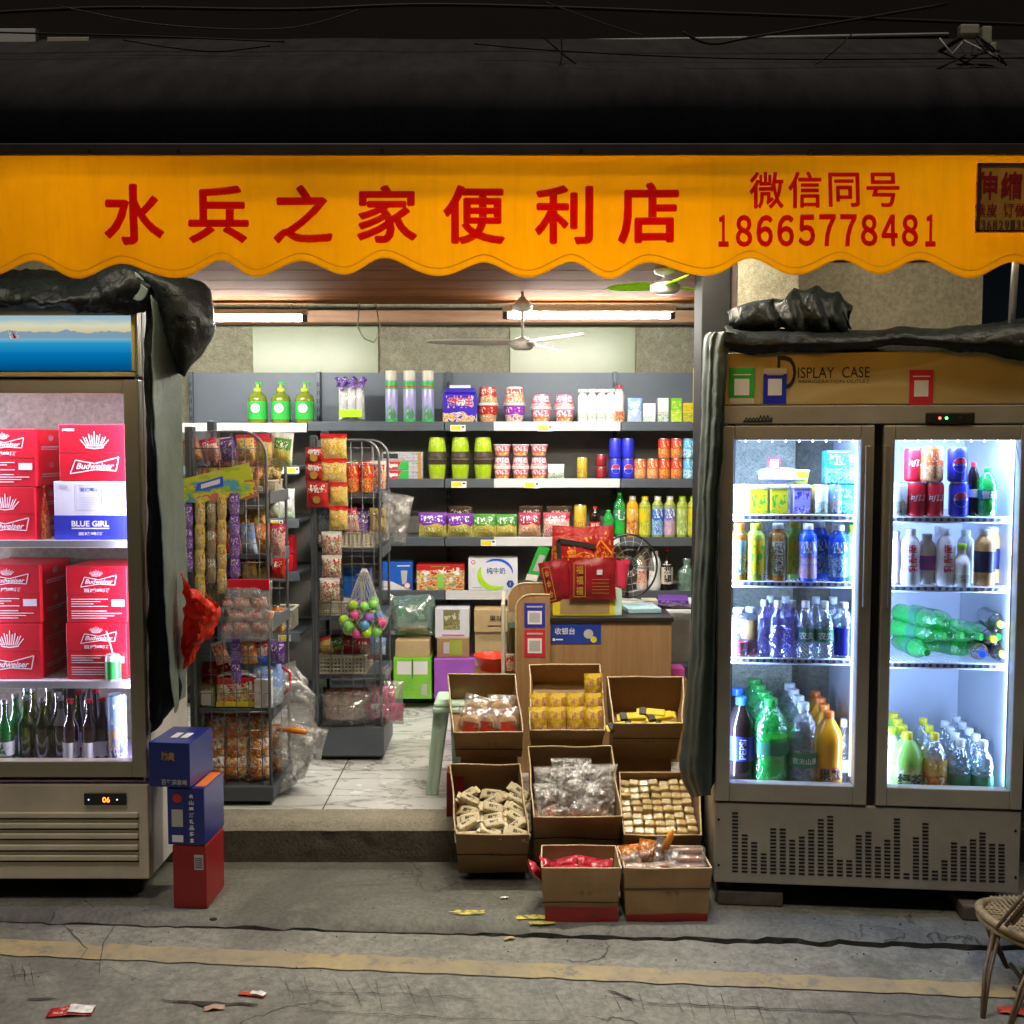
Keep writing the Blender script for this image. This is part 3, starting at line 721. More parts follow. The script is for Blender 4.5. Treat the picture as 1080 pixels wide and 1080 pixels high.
def lettering(chars, mat, bold):
    q = MB()
    for ch, cx, cy, w_, h_ in chars:
        vs_, fs_ = bold_geo(ch, bold); q.add([val(cx + (a - .5) * w_, cy - (b - .5) * h_) + Vector((0, -.0045, 0)) for a, b in vs_], fs_, mat)
    return q
q = lettering([('水', 141, 226, 63, 64), ('兵', 230, 226, 64, 60), ('之', 320, 226, 63, 61), ('家', 409, 227, 63, 62), ('便', 500, 227, 65, 62), ('利', 595, 226, 62, 62), ('店', 684, 225, 64, 64)], 'letter_awning', .03)
under(q.build('shop_name'), aw)
q = lettering([('微', 808, 201, 36, 39), ('信', 848, 201, 35, 39), ('同', 889, 201, 33, 37), ('号', 930, 201, 35, 37)] , 'letter_awning', .022)
under(q.build('message_line'), aw)
q = lettering([(chr(0xFF10 + int(c_)), 762.5 + i_ * 21.75, 244, 11 if c_ == '1' else 17.5, 34) for i_, c_ in enumerate('18665778481')], 'letter_awning', .045); under(q.build('phone_number'), aw)
# front rail
mb = MB(); a = Zp(165, YV + .02); b = Zp(154, YV + .02); mb.box(-5, 5, YV - .012, YV + .05, a - .004, b, 'rail_dark', .004)
for px in (94, 188, 403, 613, 855): 
    p = P(px, 159, YV - .013); mb.lathe([(.006, 0), (.005, .004)], 'slot_dark', 8, T=Matrix.Translation(p) @ Matrix.Rotation(R(90), 4, 'X'))
under(mb.build('front_rail'), aw)
# retracted hood: dark coated sheet rising behind the rail
z1h = b; 
def hood(a, b_):
    x = -6 + 12 * a; s = b_
    y = YV + .02 + (.18 * (s / .66) ** 2.6 if s < .66 else .18 + .56 * ((s - .66) / .34) ** 1.2); z = Zp(155 - (155 - 80) * s / .66 if s < .66 else 80 - 36 * (s - .66) / .34, y)
    z += .006 * noise.noise(Vector((x * 2.5, s * 3, 1))) ; return (x, y, z + .02 * (x > 1.2) * 0)
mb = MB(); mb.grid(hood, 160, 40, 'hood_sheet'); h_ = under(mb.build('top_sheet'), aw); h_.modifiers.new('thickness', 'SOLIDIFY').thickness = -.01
# folding arm under the awning
mb = MB(); mb.tube([(Xp(1066, 3.6, 1.9), 3.62, 1.88), (Xp(1060, 3.5, 2.4), 3.4, 2.5)], .012, 'steel', 8); under(mb.build('support_strut'), aw)

# eaves and neighbours above
mb = MB(); zt2 = Zp(46, 3.78) - .02
mb.box(-7, 7, 3.84, YF - .06, zt2 + .02, zt2 + .5, 'eave_brown'); mb.box(-7, 7, 3.80, 3.835, zt2 + .03, zt2 + .6, 'eave_brown')
tag(mb.build('roof_eave'), 'dark reddish brown eave above the awning with cables on it', 'eave')
mb = MB(); mb.tube([P(318, 45, 3.80), P(560, 44, 3.80), P(800, 40, 3.80), P(1000, 36, 3.80)], .006, 'cable_white', 6)  # made-up pipe; its pale colour draws the line of light above the hood
tag(mb.build('bright_line_pipe'), 'thin pale pipe put in for the bright line above the awning sheet', 'pipe')
mb = MB(); mb.box(Xp(-30, 3.77, 3.2), Xp(38, 3.77, 3.2), 3.76, 3.79, Zp(46, 3.77), Zp(31, 3.77), 'white_paint', .002); tag(mb.build('signboard'), 'pale cream board above the awning at the far left', 'board')
mb = MB(); mb.box(Xp(50, 3.77, 3.2), Xp(94, 3.77, 3.2), 3.76, 3.79, Zp(47, 3.77), Zp(40, 3.77), 'cream_plastic', .002); tag(mb.build('signboard'), 'small pale board above the awning right of the cream one', 'board')
cabs = [([(-20, 14), (120, 8), (300, 10), (470, 5), (760, 14), (1080, 26), (1120, 28)], .008, 'black cable running level across the dark eave'),
        ([(130, 42), (180, 50), (230, 54), (285, 48)], .004, 'short black cable sagging over the awning top at left'),
        ([(60, 6), (170, 26), (300, 30), (380, 10)], .003, 'thin grey wire sagging below the dark eave at left'),
        ([(-10, 34), (150, 38), (300, 44)], .004, 'thin black cable above the pale boards'),
        ([(500, 46), (600, 54), (800, 62), (1090, 61)], .004, 'black cable hanging across the awning sheet at right'),
        ([(570, 36), (600, 62), (645, 92)], .004, 'black cable end dangling diagonally over the awning sheet'),
        ([(592, 40), (592, 62), (586, 78)], .003, 'short black wire dangling straight over the awning sheet'),
        ([(900, 34), (880, 54), (860, 68)], .003, 'short black wire hanging near the right of the awning'),
        ([(720, 34), (750, 46), (800, 38), (1000, 4)], .006, 'thick black cable looping up toward the right corner'),
        ([(575, 2), (640, 26), (680, 38)], .003, 'thin grey wire slanting down in front of the eave')]
for i, (pts, r_, lab) in enumerate(cabs):
    q = MB(); Yc = 3.50 - .03 * i
    S = [P(px, py, Yc) for px, py in pts]; L = []
    for k in range(len(S) - 1):
        p0 = S[max(k - 1, 0)]; p1 = S[k]; p2 = S[k + 1]; p3 = S[min(k + 2, len(S) - 1)]
        for t_ in range(8):
            u = t_ / 8; L.append(.5 * ((2 * p1) + (p2 - p0) * u + (2 * p0 - 5 * p1 + 4 * p2 - p3) * u * u + (3 * p1 - p0 - 3 * p2 + p3) * u ** 3))
    L.append(S[-1]); q.tube(L, r_ * .7, 'rail_dark' if 'grey' in lab else 'cable_black', 6); tag(q.build('cable'), lab, 'cable', 'cables over the awning')
t = thing('cable_clamp', 'white insulator clamp with loose cable ends at the top right corner', 'insulator', P(1025, 50, 3.3))
for k, (px, py, w_, h_) in enumerate(((1022, 32, 10, 6), (1040, 38, 5, 10), (1046, 50, 4, 5))):
    a = P(px - w_, py - h_, 3.3); b_ = P(px + w_, py + h_, 3.3); q = MB(); q.box(a.x, b_.x, 3.29, 3.32, b_.z, a.z, 'pale_wall', .006); under(q.build('clamp_block'), t)
q = MB()
for k in range(9):
    a = P(1012 + rr.uniform(-5, 30), 34 + rr.uniform(0, 12), 3.28); q.tube([a, a + Vector((rr.uniform(-.05, .05), -.01, -.04)), a + Vector((rr.uniform(-.08, .1), 0, rr.uniform(-.1, .02)))], .003, 'cable_white' if k % 3 == 0 else 'cable_black', 5)
under(q.build('cable_end'), t)
q = MB(); a = P(1026, 32, 3.31); q.tube([a, a + Vector((0, .25, .03)), a + Vector((0, .52, .03))], .008, 'rail_dark', 6); under(q.build('bracket'), t)
# small sign stuck on the valance
t = thing('contractor_sign', 'small dark framed red and brown sign on the right of the awning', 'sign', P(1060, 248, YV - .02))
plain('sign_board', (.80, .36, .05), .5, 0, .3, 8); plain('sign_frame', (.10, .04, .02), .5); plain('sign_brown', (.16, .07, .03), .5)
q = MB(); a = P(1025, 247, YV); b_ = P(1116, 175, YV); q.box(a.x, b_.x, YV - .030, YV - .016, a.z, b_.z, 'sign_board', .002); under(q.build('board'), t)
q = MB(); fw = .006
for bx in ((a.x, b_.x, b_.z - fw, b_.z), (a.x, b_.x, a.z, a.z + fw), (a.x, a.x + fw, a.z, b_.z), (b_.x - fw, b_.x, a.z, b_.z)): q.box(bx[0] - .002, bx[1] + .002, YV - .033, YV - .0305, bx[2], bx[3], 'sign_frame')
under(q.build('frame'), t)
q = MB(); yy = YV - .032
def wt(txt, px, py, w_, h_, m, bold): 
    c = P(px, py, yy); L_ = len(txt); cw_ = w_ * PXM * .97 / L_
    for i_, ch in enumerate(txt):
        vs_, fs_ = bold_geo(ch, bold, 90); sc_x = cw_ * (.9 if L_ < 5 else .8); x0_ = c.x - w_ * PXM * .485 + cw_ * (i_ + .5); q.add([(x0_ + (a - .5) * sc_x, yy, c.z + (b - .5) * h_ * PXM) for a, b in vs_], fs_, m)
wt('伸', 1041, 195, 24, 26, 'letter_red', .03); wt('缩', 1067, 195, 24, 26, 'letter_red', .03); wt('铁皮', 1040, 221, 24, 12, 'letter_red', .02); wt('订做', 1070, 221, 24, 12, 'letter_red', .02); wt('13682913981', 1062, 237, 66, 9, 'sign_brown', .01)
under(q.build('lettering'), t)

# ---- tube lights and fans -----------------------------------------------------------
def area(name, loc, sx, sy, power, col=(1, 1, 1), rot=(0, 0, 0), spread=180):
    l = bpy.data.lights.new(name, 'AREA'); l.shape = 'RECTANGLE'; l.size = sx; l.size_y = sy; l.energy = power; l.color = col; l.spread = R(spread)
    o = bpy.data.objects.new(name, l); COL.objects.link(o); o.location = loc; o.rotation_euler = rot
    return o
def tube_light(x0, x1, Y, z, label, power, pend=True, mat='tube_light'):
    t = thing('tube_light', label, 'light', ((x0 + x1) / 2, Y, z), group=None)
    q = MB(); q.box(x0 - .03, x1 + .03, Y - .02, Y + .02, z + .018, z + .045, 'white_paint', .003)
    for x in (x0 - .015, x1 + .015): q.box(x - .012, x + .012, Y - .015, Y + .015, z - .016, z + .018, 'dark_panel', .003)
    under(q.build('fixture'), t)
    q = MB(); L = x1 - x0; q.lathe([(.013, 0), (.013, L)], mat, 12, T=Matrix.Translation((x0, Y, z)) @ Matrix.Rotation(R(90), 4, 'Y')); under(q.build('tube'), t)
    if pend:
        q = MB()
        for x in (x0 + .05, x1 - .05): q.tube([(x, Y, z + .045), (x, Y, ZC)], .003, 'cable_white', 5)
        under(q.build('hanger'), t)
    if power: a = area('tube_lamp', ((x0 + x1) / 2, Y, z - .018), L, .03, power, (1, .97, .91)); under(a, t)
    return t
YT = 5.25
a = P(200, 336, YT); b_ = P(318, 335, YT); tube_light(a.x - .35, b_.x, YT, a.z, 'fluorescent tube light on the left under the shop ceiling', 5)
a = P(536, 333, YT); b_ = P(706, 332, YT); tube_light(a.x, b_.x, YT, a.z, 'fluorescent tube light on the right behind the white fan', 6)
def cfan(loc, top, r_, bm, label, n=3, a0=0, tilt=.0):
    t = thing('ceiling_fan', label, 'fan', loc); L = Vector(loc)
    q = MB(); q.lathe([(.012, 0), (.045, .012), (.05, .03), (.03, .05), (.012, .07)], 'fan_white', 20, c=(loc[0], loc[1], loc[2] + (top - loc[2]) * .62)); under(q.build('canopy'), t)
    q = MB(); q.tube([(loc[0], loc[1], loc[2] + .02), (loc[0], loc[1], top)], .007, 'fan_white', 8); under(q.build('rod'), t)
    q = MB(); q.lathe([(.0, -.028), (.04, -.026), (.062, -.008), (.066, .006), (.04, .022), (.012, .035)], 'fan_white', 24, c=loc); under(q.build('motor'), t)
    for k in range(n):
        an = a0 + 2 * math.pi * k / n
        def bl(a_, b__):
            rr_ = .05 + (r_ - .05) * a_; w_ = .075 * (math.sin(math.pi * min(1, a_ * .93 + .07)) ** .35) * (1 - .35 * a_)
            s_ = (b__ - .5) * w_; z_ = s_ * .35 + .01
            return (loc[0] + rr_ * math.cos(an) - s_ * math.sin(an), loc[1] + rr_ * math.sin(an) + s_ * math.cos(an), loc[2] + z_)
        q = MB(); q.grid(bl, 14, 4, bm); o = under(q.build('blade'), t); o.modifiers.new('thickness', 'SOLIDIFY').thickness = .004
Yf1 = Yg(308, ZC); p = P(551, 363, Yf1); cfan((p.x, Yf1, p.z), ZC, .46, 'fan_white', 'white ceiling fan hanging left of the bright tube light', 3, R(185))
Yf2 = 4.3; p = P(702, 303, Yf2); cfan((p.x, Yf2, p.z), ZC, .25, 'lime_blade', 'small ceiling fan with lime green blades near the awning', 3, R(160))
# hanging wire loop
q = MB(); q.tube([P(379, 320, 5.2), P(377, 345, 5.2), P(384, 357, 5.2), P(394, 361, 5.2), P(402, 350, 5.2), P(396, 320, 5.2)], .004, 'cable_white', 6)
tag(q.build('hanging_cord'), 'white loop of cord with switch hanging from the shop ceiling', 'cord')
# unseen lamps added under the awning to light the boxes and valance
xb = .25; Yb2 = 3.80; zb2 = 2.46
tube_light(xb - .45, xb + .45, Yb2, zb2, 'unseen tube lamp added under the awning above the cardboard boxes', 14, pend=False, mat='added_bulb')
for i, xc in enumerate((-1.35, .1, 1.5)): tube_light(xc - .5, xc + .5, 3.40, 2.42, ['left', 'middle', 'right'][i] + ' one of the unseen warm tube lamps added behind the awning valance', 0, pend=False, mat='added_tube')
# ================= item builders (origin at the base centre, front towards -y) =================
SH = {
 'water': [(.86, 0), (.98, .02), (1, .06), (.96, .10), (1, .14), (1, .42), (.96, .46), (1, .50), (1, .60), (.94, .66), (.62, .80), (.40, .87), (.38, .90)],
 'soda':  [(.70, 0), (.95, .03), (1, .10), (.98, .25), (.94, .36), (.98, .48), (1, .62), (.96, .70), (.80, .78), (.54, .86), (.36, .91), (.33, .93)],
 'beer':  [(.94, 0), (1, .02), (1, .50), (.92, .58), (.55, .68), (.42, .76), (.38, .95)],
 'juice': [(.92, 0), (1, .03), (1, .30), (.95, .36), (1, .42), (1, .74), (.88, .81), (.55, .88), (.50, .92)],
 'waist': [(.85, 0), (.97, .04), (1, .18), (.86, .38), (.84, .48), (.95, .62), (.95, .70), (.75, .82), (.45, .88), (.43, .91)],
 'jug':   [(.9, 0), (1, .04), (1, .34), (.92, .38), (1, .42), (1, .60), (.80, .74), (.5, .86), (.30, .90)],
 'flask': [(.95, 0), (1, .03), (1, .50), (.95, .6), (.6, .70), (.42, .76), (.42, .90)],
}
def b_bottle(shape, body, cap, r, h, label=None, lz=(.3, .55), liquid=None, fill=.8, text=None, tm='letter_white', cw=1.15, vert=False):
    pr = [(a * r, b * h) for a, b in SH[shape]]
    def f(o):
        q = MB(); q.lathe(pr, body, 18); q.build('body', o)
        rn = pr[-1][0]; zt_ = pr[-1][1]
        q = MB(); q.lathe([(rn * cw, zt_ - .004), (rn * cw * 1.02, zt_ + .002), (rn * cw, h - .002), (rn * cw * .9, h)], cap, 14); q.build('cap', o)
        if liquid:
            q = MB(); L = [(a * .94, max(.003, b)) for a, b in pr if b < fill * h]; L.append((L[-1][0], fill * h)); q.lathe(L, liquid, 16); q.build('drink', o)
        if label:
            def rad(z):
                for (a0, b0), (a1, b1) in zip(pr, pr[1:]):
                    if b0 <= z <= b1: return a0 + (a1 - a0) * (z - b0) / max(1e-6, b1 - b0)
                return pr[-1][0]
            q = MB(); zs = [h * (lz[0] + (lz[1] - lz[0]) * i / 5) for i in range(6)]
            q.lathe([(rad(z) * 1.015 + .0004, z) for z in zs], label, 20, caps=False)
            if text:
                zc = (zs[0] + zs[-1]) / 2; rr_ = r * 1.03 + .001
                fn = lambda a, b: (rr_ * math.sin(a / rr_), -rr_ * math.cos(a / rr_), b)
                if vert: q.text(text, 0, zc, tm, w=(zs[-1] - zs[0]) * .8, bold=.02, fn=fn, rot=R(90))
                else: q.text(text, 0, zc, tm, w=min(r * 1.7, (zs[-1] - zs[0]) * 3), bold=.02, fn=fn)
            q.build('label', o)
    return f
def wdisc(q, pts, c, m, r):
    """a flat outline wrapped round a can, in thin upright slices"""
    xs = sorted(p[0] for p in pts); x0, x1 = xs[0], xs[-1]; n = 12; vs = []
    for i in range(n + 1):
        x = x0 + (x1 - x0) * (.01 + .98 * i / n); zs = []
        for a, b in zip(pts, pts[1:] + pts[:1]):
            if (a[0] - x) * (b[0] - x) <= 0 and a[0] != b[0]: zs.append(a[1] + (b[1] - a[1]) * (x - a[0]) / (b[0] - a[0]))
        if not zs: zs = [0]
        for z in (min(zs), max(zs)): vs.append((r * math.sin(x / r), -r * math.cos(x / r), c + z))
    q.add(vs, [(2 * i, 2 * i + 2, 2 * i + 3, 2 * i + 1) for i in range(n)], m)
def b_can(m, r=.033, h=.12, text=None, tm='letter_white', badge=None, th=.022):
    def f(o):
        q = MB(); q.lathe([(r * .8, 0), (r * .98, .006), (r, .012), (r, h - .012), (r * .86, h - .003)], m, 20)
        rr_ = r * 1.015; fn = lambda a, b: (rr_ * math.sin(a / rr_), -rr_ * math.cos(a / rr_), b)
        if badge:
            for k, (mm, a0, a1) in enumerate((('label_red', 0, math.pi), ('label_white', -1, 0), ('label_blue', math.pi, 2 * math.pi))):
                if k == 1: continue
                R_ = r * .72; c = h * .5; pts = []
                s_ = 1 if k == 0 else -1
                for i in range(13):
                    t = math.pi * i / 12; pts.append((math.cos(t) * R_, s_ * (math.sin(t) * R_ * .9 + .004)))
                wdisc(q, pts, c, mm, rr_)
            pts = [(math.cos(2 * math.pi * i / 20) * r * .80, math.sin(2 * math.pi * i / 20) * r * .80) for i in range(20)]
            wdisc(q, pts, h * .5, 'label_white', r * 1.006)
            q.text(badge, 0, h * .5, 'label_blue', w=r * 1.1, bold=.03, fn=lambda a, b: (rr_ * math.sin(a / rr_), -rr_ * math.cos(a / rr_) - .0006, b))
        if text: q.text(text, 0, h * .55, tm, w=r * 1.6, bold=.03, shear=.2, fn=fn)
        q.build('body', o)
        q = MB(); q.lathe([(r * .86, h - .003), (r * .88, h), (r * .80, h), (r * .78, h - .004), (0.001, h - .004)], 'tin_lid', 18, caps=False); q.build('lid', o)
    return f
def b_cup(m, r=.05, h=.075, inv=False, lid='label_white', band=None, bz=(.16, .42)):
    def f(o):
        a, b = (r, r * .78) if inv else (r * .78, r)
        q = MB(); q.lathe([(a * .96, 0), (a, .003), ((a + b) / 2, h * .5), (b, h - .003)], m, 20)
        if band: q.lathe([((a + (b - a) * t_) * 1.014 + .0005, h * t_) for t_ in bz], band, 20, caps=False)
        q.build('cup', o)
        q = MB(); R_ = r * 1.04
        z0 = 0 if inv else h - .003
        q.lathe([(R_, z0), (R_, z0 + .004), (R_ * .9, z0 + .005)], lid, 20); q.build('lid', o)
    return f
def b_bag(m, w, h, t, seal='same', sm=None, wr=.006, seed=1, nx=12, nz=14):
    """puffy pouch with crimped ends"""
    def f(o):
        q = MB()
        for s_ in (-1, 1):
            def fn(a, b):
                u = 2 * a - 1; e = (max(0, 1 - abs(u) ** 3)) ** .6 * (max(0, math.sin(math.pi * min(1, max(0, (b - .06) / .88))))) ** .5
                x = u * w / 2 * (1 - .05 * math.sin(math.pi * b)); z = b * h
                nzv = noise.noise(Vector((u * 2.2 + seed * 3, b * 3 * h / w, s_ * 5))) * wr + noise.noise(Vector((u * 6 + seed, b * 7, s_ * 3))) * wr * .5 + (abs(noise.noise(Vector((u * 9 + seed, b * 11, s_ * 7)))) * wr * 1.3 if nx > 16 else 0)
                return (x, s_ * (t / 2 * e + nzv * (e > .02)), z)
            g_ = q.grid(fn, nx, nz, m) if s_ < 0 else q.grid(lambda a, b: fn(1 - a, b), nx, nz, m)
        q.build('pouch', o)
        if sm:
            q = MB()
            for z0, z1 in ((-.001, h * .06), (h * .94, h + .001)):
                q.box(-w / 2 * 1.005, w / 2 * 1.005, -.0015, .0015, z0, z1, sm)
            q.build('seal', o)
    return f
def b_box(m, w, h, d, bev=.002, deco=None, deco_name='print', top=None):
    """carton; deco(q, w, h, d) adds what is printed on its faces"""
    def f(o):
        q = MB(); q.box(-w / 2, w / 2, 0, d, 0, h, m, bev); q.build('carton', o)
        if deco:
            q = MB(); deco(q, w, h, d); q.build(deco_name, o)
    return f
def rect(q, x0, x1, z0, z1, m, y=-.0012, t=.0008): q.box(x0, x1, y, y + t, z0, z1, m)
def stroke(q, pts, w, m, y=-.0015):
    for (a, b), (c, d) in zip(pts, pts[1:]):
        v = Vector((c - a, d - b)); L = v.length or 1; n_ = Vector((-v.y, v.x)) / L * w / 2
        q.add([(a + n_.x, y, b + n_.y), (a - n_.x, y, b - n_.y), (c - n_.x, y, d - n_.y), (c + n_.x, y, d + n_.y)], [(0, 1, 2, 3)], m)
def crown(q, cx, cz, w, h, m, y=-.0015):
    n_ = 11
    for i in range(n_):
        t = (i - (n_ - 1) / 2) / ((n_ - 1) / 2); x0 = cx + t * w * .30; x1 = cx + t * w * .5
        hh = h * (1 - .45 * abs(t)); hh *= (1 if i % 2 == 1 else .82)
        stroke(q, [(x0, cz - h * .2), (x1, cz - h * .2 + hh)], w * .035, m, y)
        q.add([(x1 - w * .02, y, cz - h * .2 + hh), (x1, y, cz - h * .24 + hh), (x1 + w * .02, y, cz - h * .2 + hh), (x1, y, cz - h * .16 + hh)], [(0, 1, 2, 3)], m)
    stroke(q, [(cx - w * .32, cz - h * .26), (cx, cz - h * .34), (cx + w * .32, cz - h * .26)], w * .04, m, y)
def bow(q, cx, cz, w, h, m, y=-.0015):
    sk = .12 * w
    pts = [(-.5 * w - sk * .2, -.5 * h), (-.42 * w + sk * .1, .42 * h), (0, .18 * h), (.5 * w, .62 * h), (.44 * w, -.30 * h), (0, -.22 * h), (-.5 * w - sk * .2, -.5 * h)]
    stroke(q, [(cx + a, cz + b) for a, b in pts], w * .022, m, y)
    q.text('Budweiser', cx, cz + .02 * h, m, w=w * .80, h=h * .42, y=y, bold=.02, shear=.35)
def deco_beer(kind):
    def f(q, w, h, d):
        q.box(-w / 2 - .0006, w / 2 + .0006, -.0006, .0004, h * .495, h * .505, 'case_red_dark')
        y = -.0018
        if kind == 'big':
            rect(q, -w * .44, -w * .26, h * .88, h * .92, 'letter_white', y)
            crown(q, 0.01, h * .66, w * .42, h * .26, 'letter_white', y); bow(q, .01, h * .26, w * .72, h * .26, 'letter_white', y)
        else:
            crown(q, 0.0, h * .86, w * .22, h * .10, 'letter_white', y); bow(q, .01, h * .73, w * .58, h * .19, 'letter_white', y)
            q.text('百威啤酒', 0.0, h * .575, 'letter_white', w=w * .42, h=h * .07, y=y, bold=.03)
            rect(q, w * .24, w * .45, h * .29, h * .41, 'letter_white', y)
            for k in range(9): 
                zz = h * (.42 - .042 * k); 
                if k in (4,): continue
                rect(q, -w * .42, w * (.18 if k < 4 else .40) - w * .12 * ((k * 7) % 3), zz - h * .007, zz + h * .006, 'letter_white', y)
        # side print
        for z_ in (.3, .78):
            T = Matrix.Translation((w / 2 + .0012, d / 2, h * z_)) @ Matrix.Rotation(R(90), 4, 'Z')
            s2 = MB(); crown(s2, 0, h * .06, w * .2, h * .1, 'letter_grey', 0); rect(s2, -d * .3, d * .3, -h * .1, -h * .08, 'letter_grey', 0); rect(s2, -d * .3, d * .2, -h * .14, -h * .125, 'letter_grey', 0)
            q.add(s2.v, s2.f, 'letter_grey', False, T)
    return f
def deco_bluegirl(q, w, h, d):
    q.box(-w / 2 - .0008, w / 2 + .0008, -.001, d, -.0002, h * .42, 'case_blue')
    y = -.002
    q.text('BLUE GIRL', 0, h * .28, 'letter_white', w=w * .52, h=h * .1, y=y, bold=.03)
    rect(q, -w * .26, w * .26, h * .19, h * .21, 'letter_white', y); q.text('蓝妹啤酒', 0, h * .11, 'letter_white', w=w * .34, h=h * .055, y=y, bold=.02)
    stroke(q, [(-w * .18, h * .5), (-w * .18, h * .93), (w * .18, h * .93), (w * .18, h * .5), (-w * .18, h * .5)], w * .01, 'letter_grey', y)
    q.text('蓝妹啤酒', 0, h * .86, 'letter_blue', w=w * .26, h=h * .07, y=y, bold=.02)
    for k in range(7): rect(q, -w * .15, w * (.15 if k < 5 else .02), h * (.76 - .04 * k), h * (.765 - .04 * k), 'letter_grey', y)
    rect(q, -w * .42, -w * .3, h * .90, h * .93, 'letter_grey', y)
def fit(px0, px1, pyt, pyb, Y):
    zb = Zp(pyb, Y); zt_ = Zp(pyt, Y); zm = (zb + zt_) / 2
    x0 = Xp(px0, Y, zm); x1 = Xp(px1, Y, zm); return (x0 + x1) / 2, zb, x1 - x0, zt_ - zb
# ================= display fridges =================
class Frame:
    def __init__(s, O, ang): s.O = Vector(O); s.a = ang; s.ux = Vector((math.cos(ang), math.sin(ang), 0)); s.uy = Vector((-math.sin(ang), math.cos(ang), 0))
    def w(s, x, y, z): return s.O + s.ux * x + s.uy * y + Vector((0, 0, z))
    def lx(s, px, y, z):
        k = (px - 540) / F; B = s.O + s.uy * y
        # B.x + x ux.x = k((B.y + x ux.y) CP - (z-CH) SP)
        return (k * (B.y * CP - (z - CH) * SP) - B.x) / (s.ux.x - k * s.ux.y * CP)
    def at(s, px, py, y):
        z = 1.0
        for _ in range(6):
            x = s.lx(px, y, z); z = Zp(py, s.w(x, y, 0).y)
        return s.lx(px, y, z), z
def ring(q, x0, x1, z0, z1, wl, wr, wb, wt_, y0, y1, m, bev=.004):
    q.box(x0, x0 + wl, y0, y1, z0, z1, m, bev); q.box(x1 - wr, x1, y0, y1, z0, z1, m, bev)
    q.box(x0 + wl, x1 - wr, y0 + .001, y1, z0, z0 + wb, m, bev); q.box(x0 + wl, x1 - wr, y0 + .001, y1, z1 - wt_, z1, m, bev)

# ---------- left fridge ----------
FL = Frame((0, 3.65, 0), 0)
xR, _ = FL.at(152, 700, 0); W_ = .80; xL = xR - W_
zb = Zp(928, 3.65); zg = Zp(828, 3.65); zd0 = Zp(820, 3.65); zd1 = Zp(400, 3.65); zh = Zp(328, 3.65); ztop = Zp(306, 3.65)
fl = thing('display_fridge', 'beige one door display fridge with lit sea picture and red beer cases inside', 'fridge', ((xL + xR) / 2, 3.65, 0))
D = .48; y0 = 3.65
q = MB()
q.box(xL, xL + .03, y0 + .055, y0 + D, zb, ztop, 'cab_white', .003); q.box(xR - .03, xR, y0 + .055, y0 + D, zb, ztop, 'cab_white', .003)
q.box(xL + .03, xR - .03, y0 + D - .03, y0 + D, zb, ztop, 'fridge_beige'); q.box(xL + .03, xR - .03, y0 + .055, y0 + D - .03, ztop - .03, ztop, 'fridge_beige')
q.box(xL + .031, xR - .031, y0 + .055, y0 + D - .031, zb, zg - .004, 'fridge_beige')
under(q.build('cabinet'), fl)
q = MB(); zi0 = Zp(806, 3.72); zi1 = zd1 - .01
q.box(xL + .031, xL + .040, y0 + .06, y0 + D - .035, zi0, zi1, 'liner_violet'); q.box(xR - .040, xR - .031, y0 + .06, y0 + D - .035, zi0, zi1, 'liner_violet')
q.box(xL + .041, xR - .041, y0 + D - .045, y0 + D - .035, zi0, zi1, 'liner_violet'); q.box(xL + .041, xR - .041, y0 + .06, y0 + D - .046, zi1, zi1 + .01, 'liner_violet'); q.box(xL + .041, xR - .041, y0 + .06, y0 + D - .046, zi0 - .01, zi0, 'liner_violet')
under(q.build('liner'), fl)
xg, _ = FL.at(134, 600, 0); zg0 = Zp(803, 3.65); zg1 = Zp(415, 3.65)
q = MB(); ring(q, xL, xR, zd0, zd1, .055, xR - xg, zg0 - zd0, zd1 - zg1, y0, y0 + .045, 'fridge_beige'); door = under(q.build('door'), fl)
def sub(o, p):
    o.parent = p; return o
q = MB(); q.box(xL + .05, xg + .003, y0 + .012, y0 + .016, zg0 - .003, zg1 + .003, 'door_glass'); g_ = sub(q.build('glass_pane'), door)
q = MB(); q.box(xL + .045, xR - .01, y0 + .046, y0 + .053, zd0 + .01, zd0 + .02, 'dark_rubber'); sub(q.build('seal'), door)
q = MB(); q.box(xL, xR, y0 + .004, y0 + .05, zd1 + .012, ztop, 'fridge_beige', .003); hd = under(q.build('header_panel'), fl)
xh, _ = FL.at(139, 360, 0)
q = MB(); q.box(xL + .02, xh, y0 - .008, y0 + .003, Zp(391, 3.65), Zp(333, 3.65), 'sea_picture', .002); sub(q.build('picture'), hd)
q = MB(); q.box(xh + .001, xR - .004, y0 - .010, y0 + .003, Zp(392, 3.65), Zp(331, 3.65), 'gold_trim', .003); q.box(xL, xR - .004, y0 - .006, y0 + .003, Zp(397, 3.65), Zp(392.6, 3.65), 'gold_trim', .001); sub(q.build('trim'), hd)
q = MB(); 
for k, (px, h_, mm) in enumerate(((10, 12, 'letter_white'), (14, 9, 'letter_red_bright'), (18, 7, 'letter_white'))):
    a = P(px, 357, 3.64); q.add([(a.x, y0 - .0095, a.z), (a.x + .012, y0 - .0095, a.z), (a.x - .004, y0 - .0095, a.z + h_ * .0032)], [(0, 1, 2)], mm)
sub(q.build('sail_boat'), hd)
q = MB(); q.box(xL, xR, y0 + .005, y0 + .05, zb, zg, 'fridge_cream', .005); gp = under(q.build('grille_panel'), fl)
q = MB()
for py in (862, 873, 884, 896, 907):
    z_ = Zp(py, 3.65); x_ = Xp(146, 3.65, z_); q.box(xL + .03, x_, y0 - .006, y0 + .006, z_ - .002, z_ + .018, 'fridge_cream', .004); q.box(xL + .03, x_, y0 - .001, y0 + .0045, z_ - .008, z_ - .003, 'slot_dark')
sub(q.build('louvre'), gp)
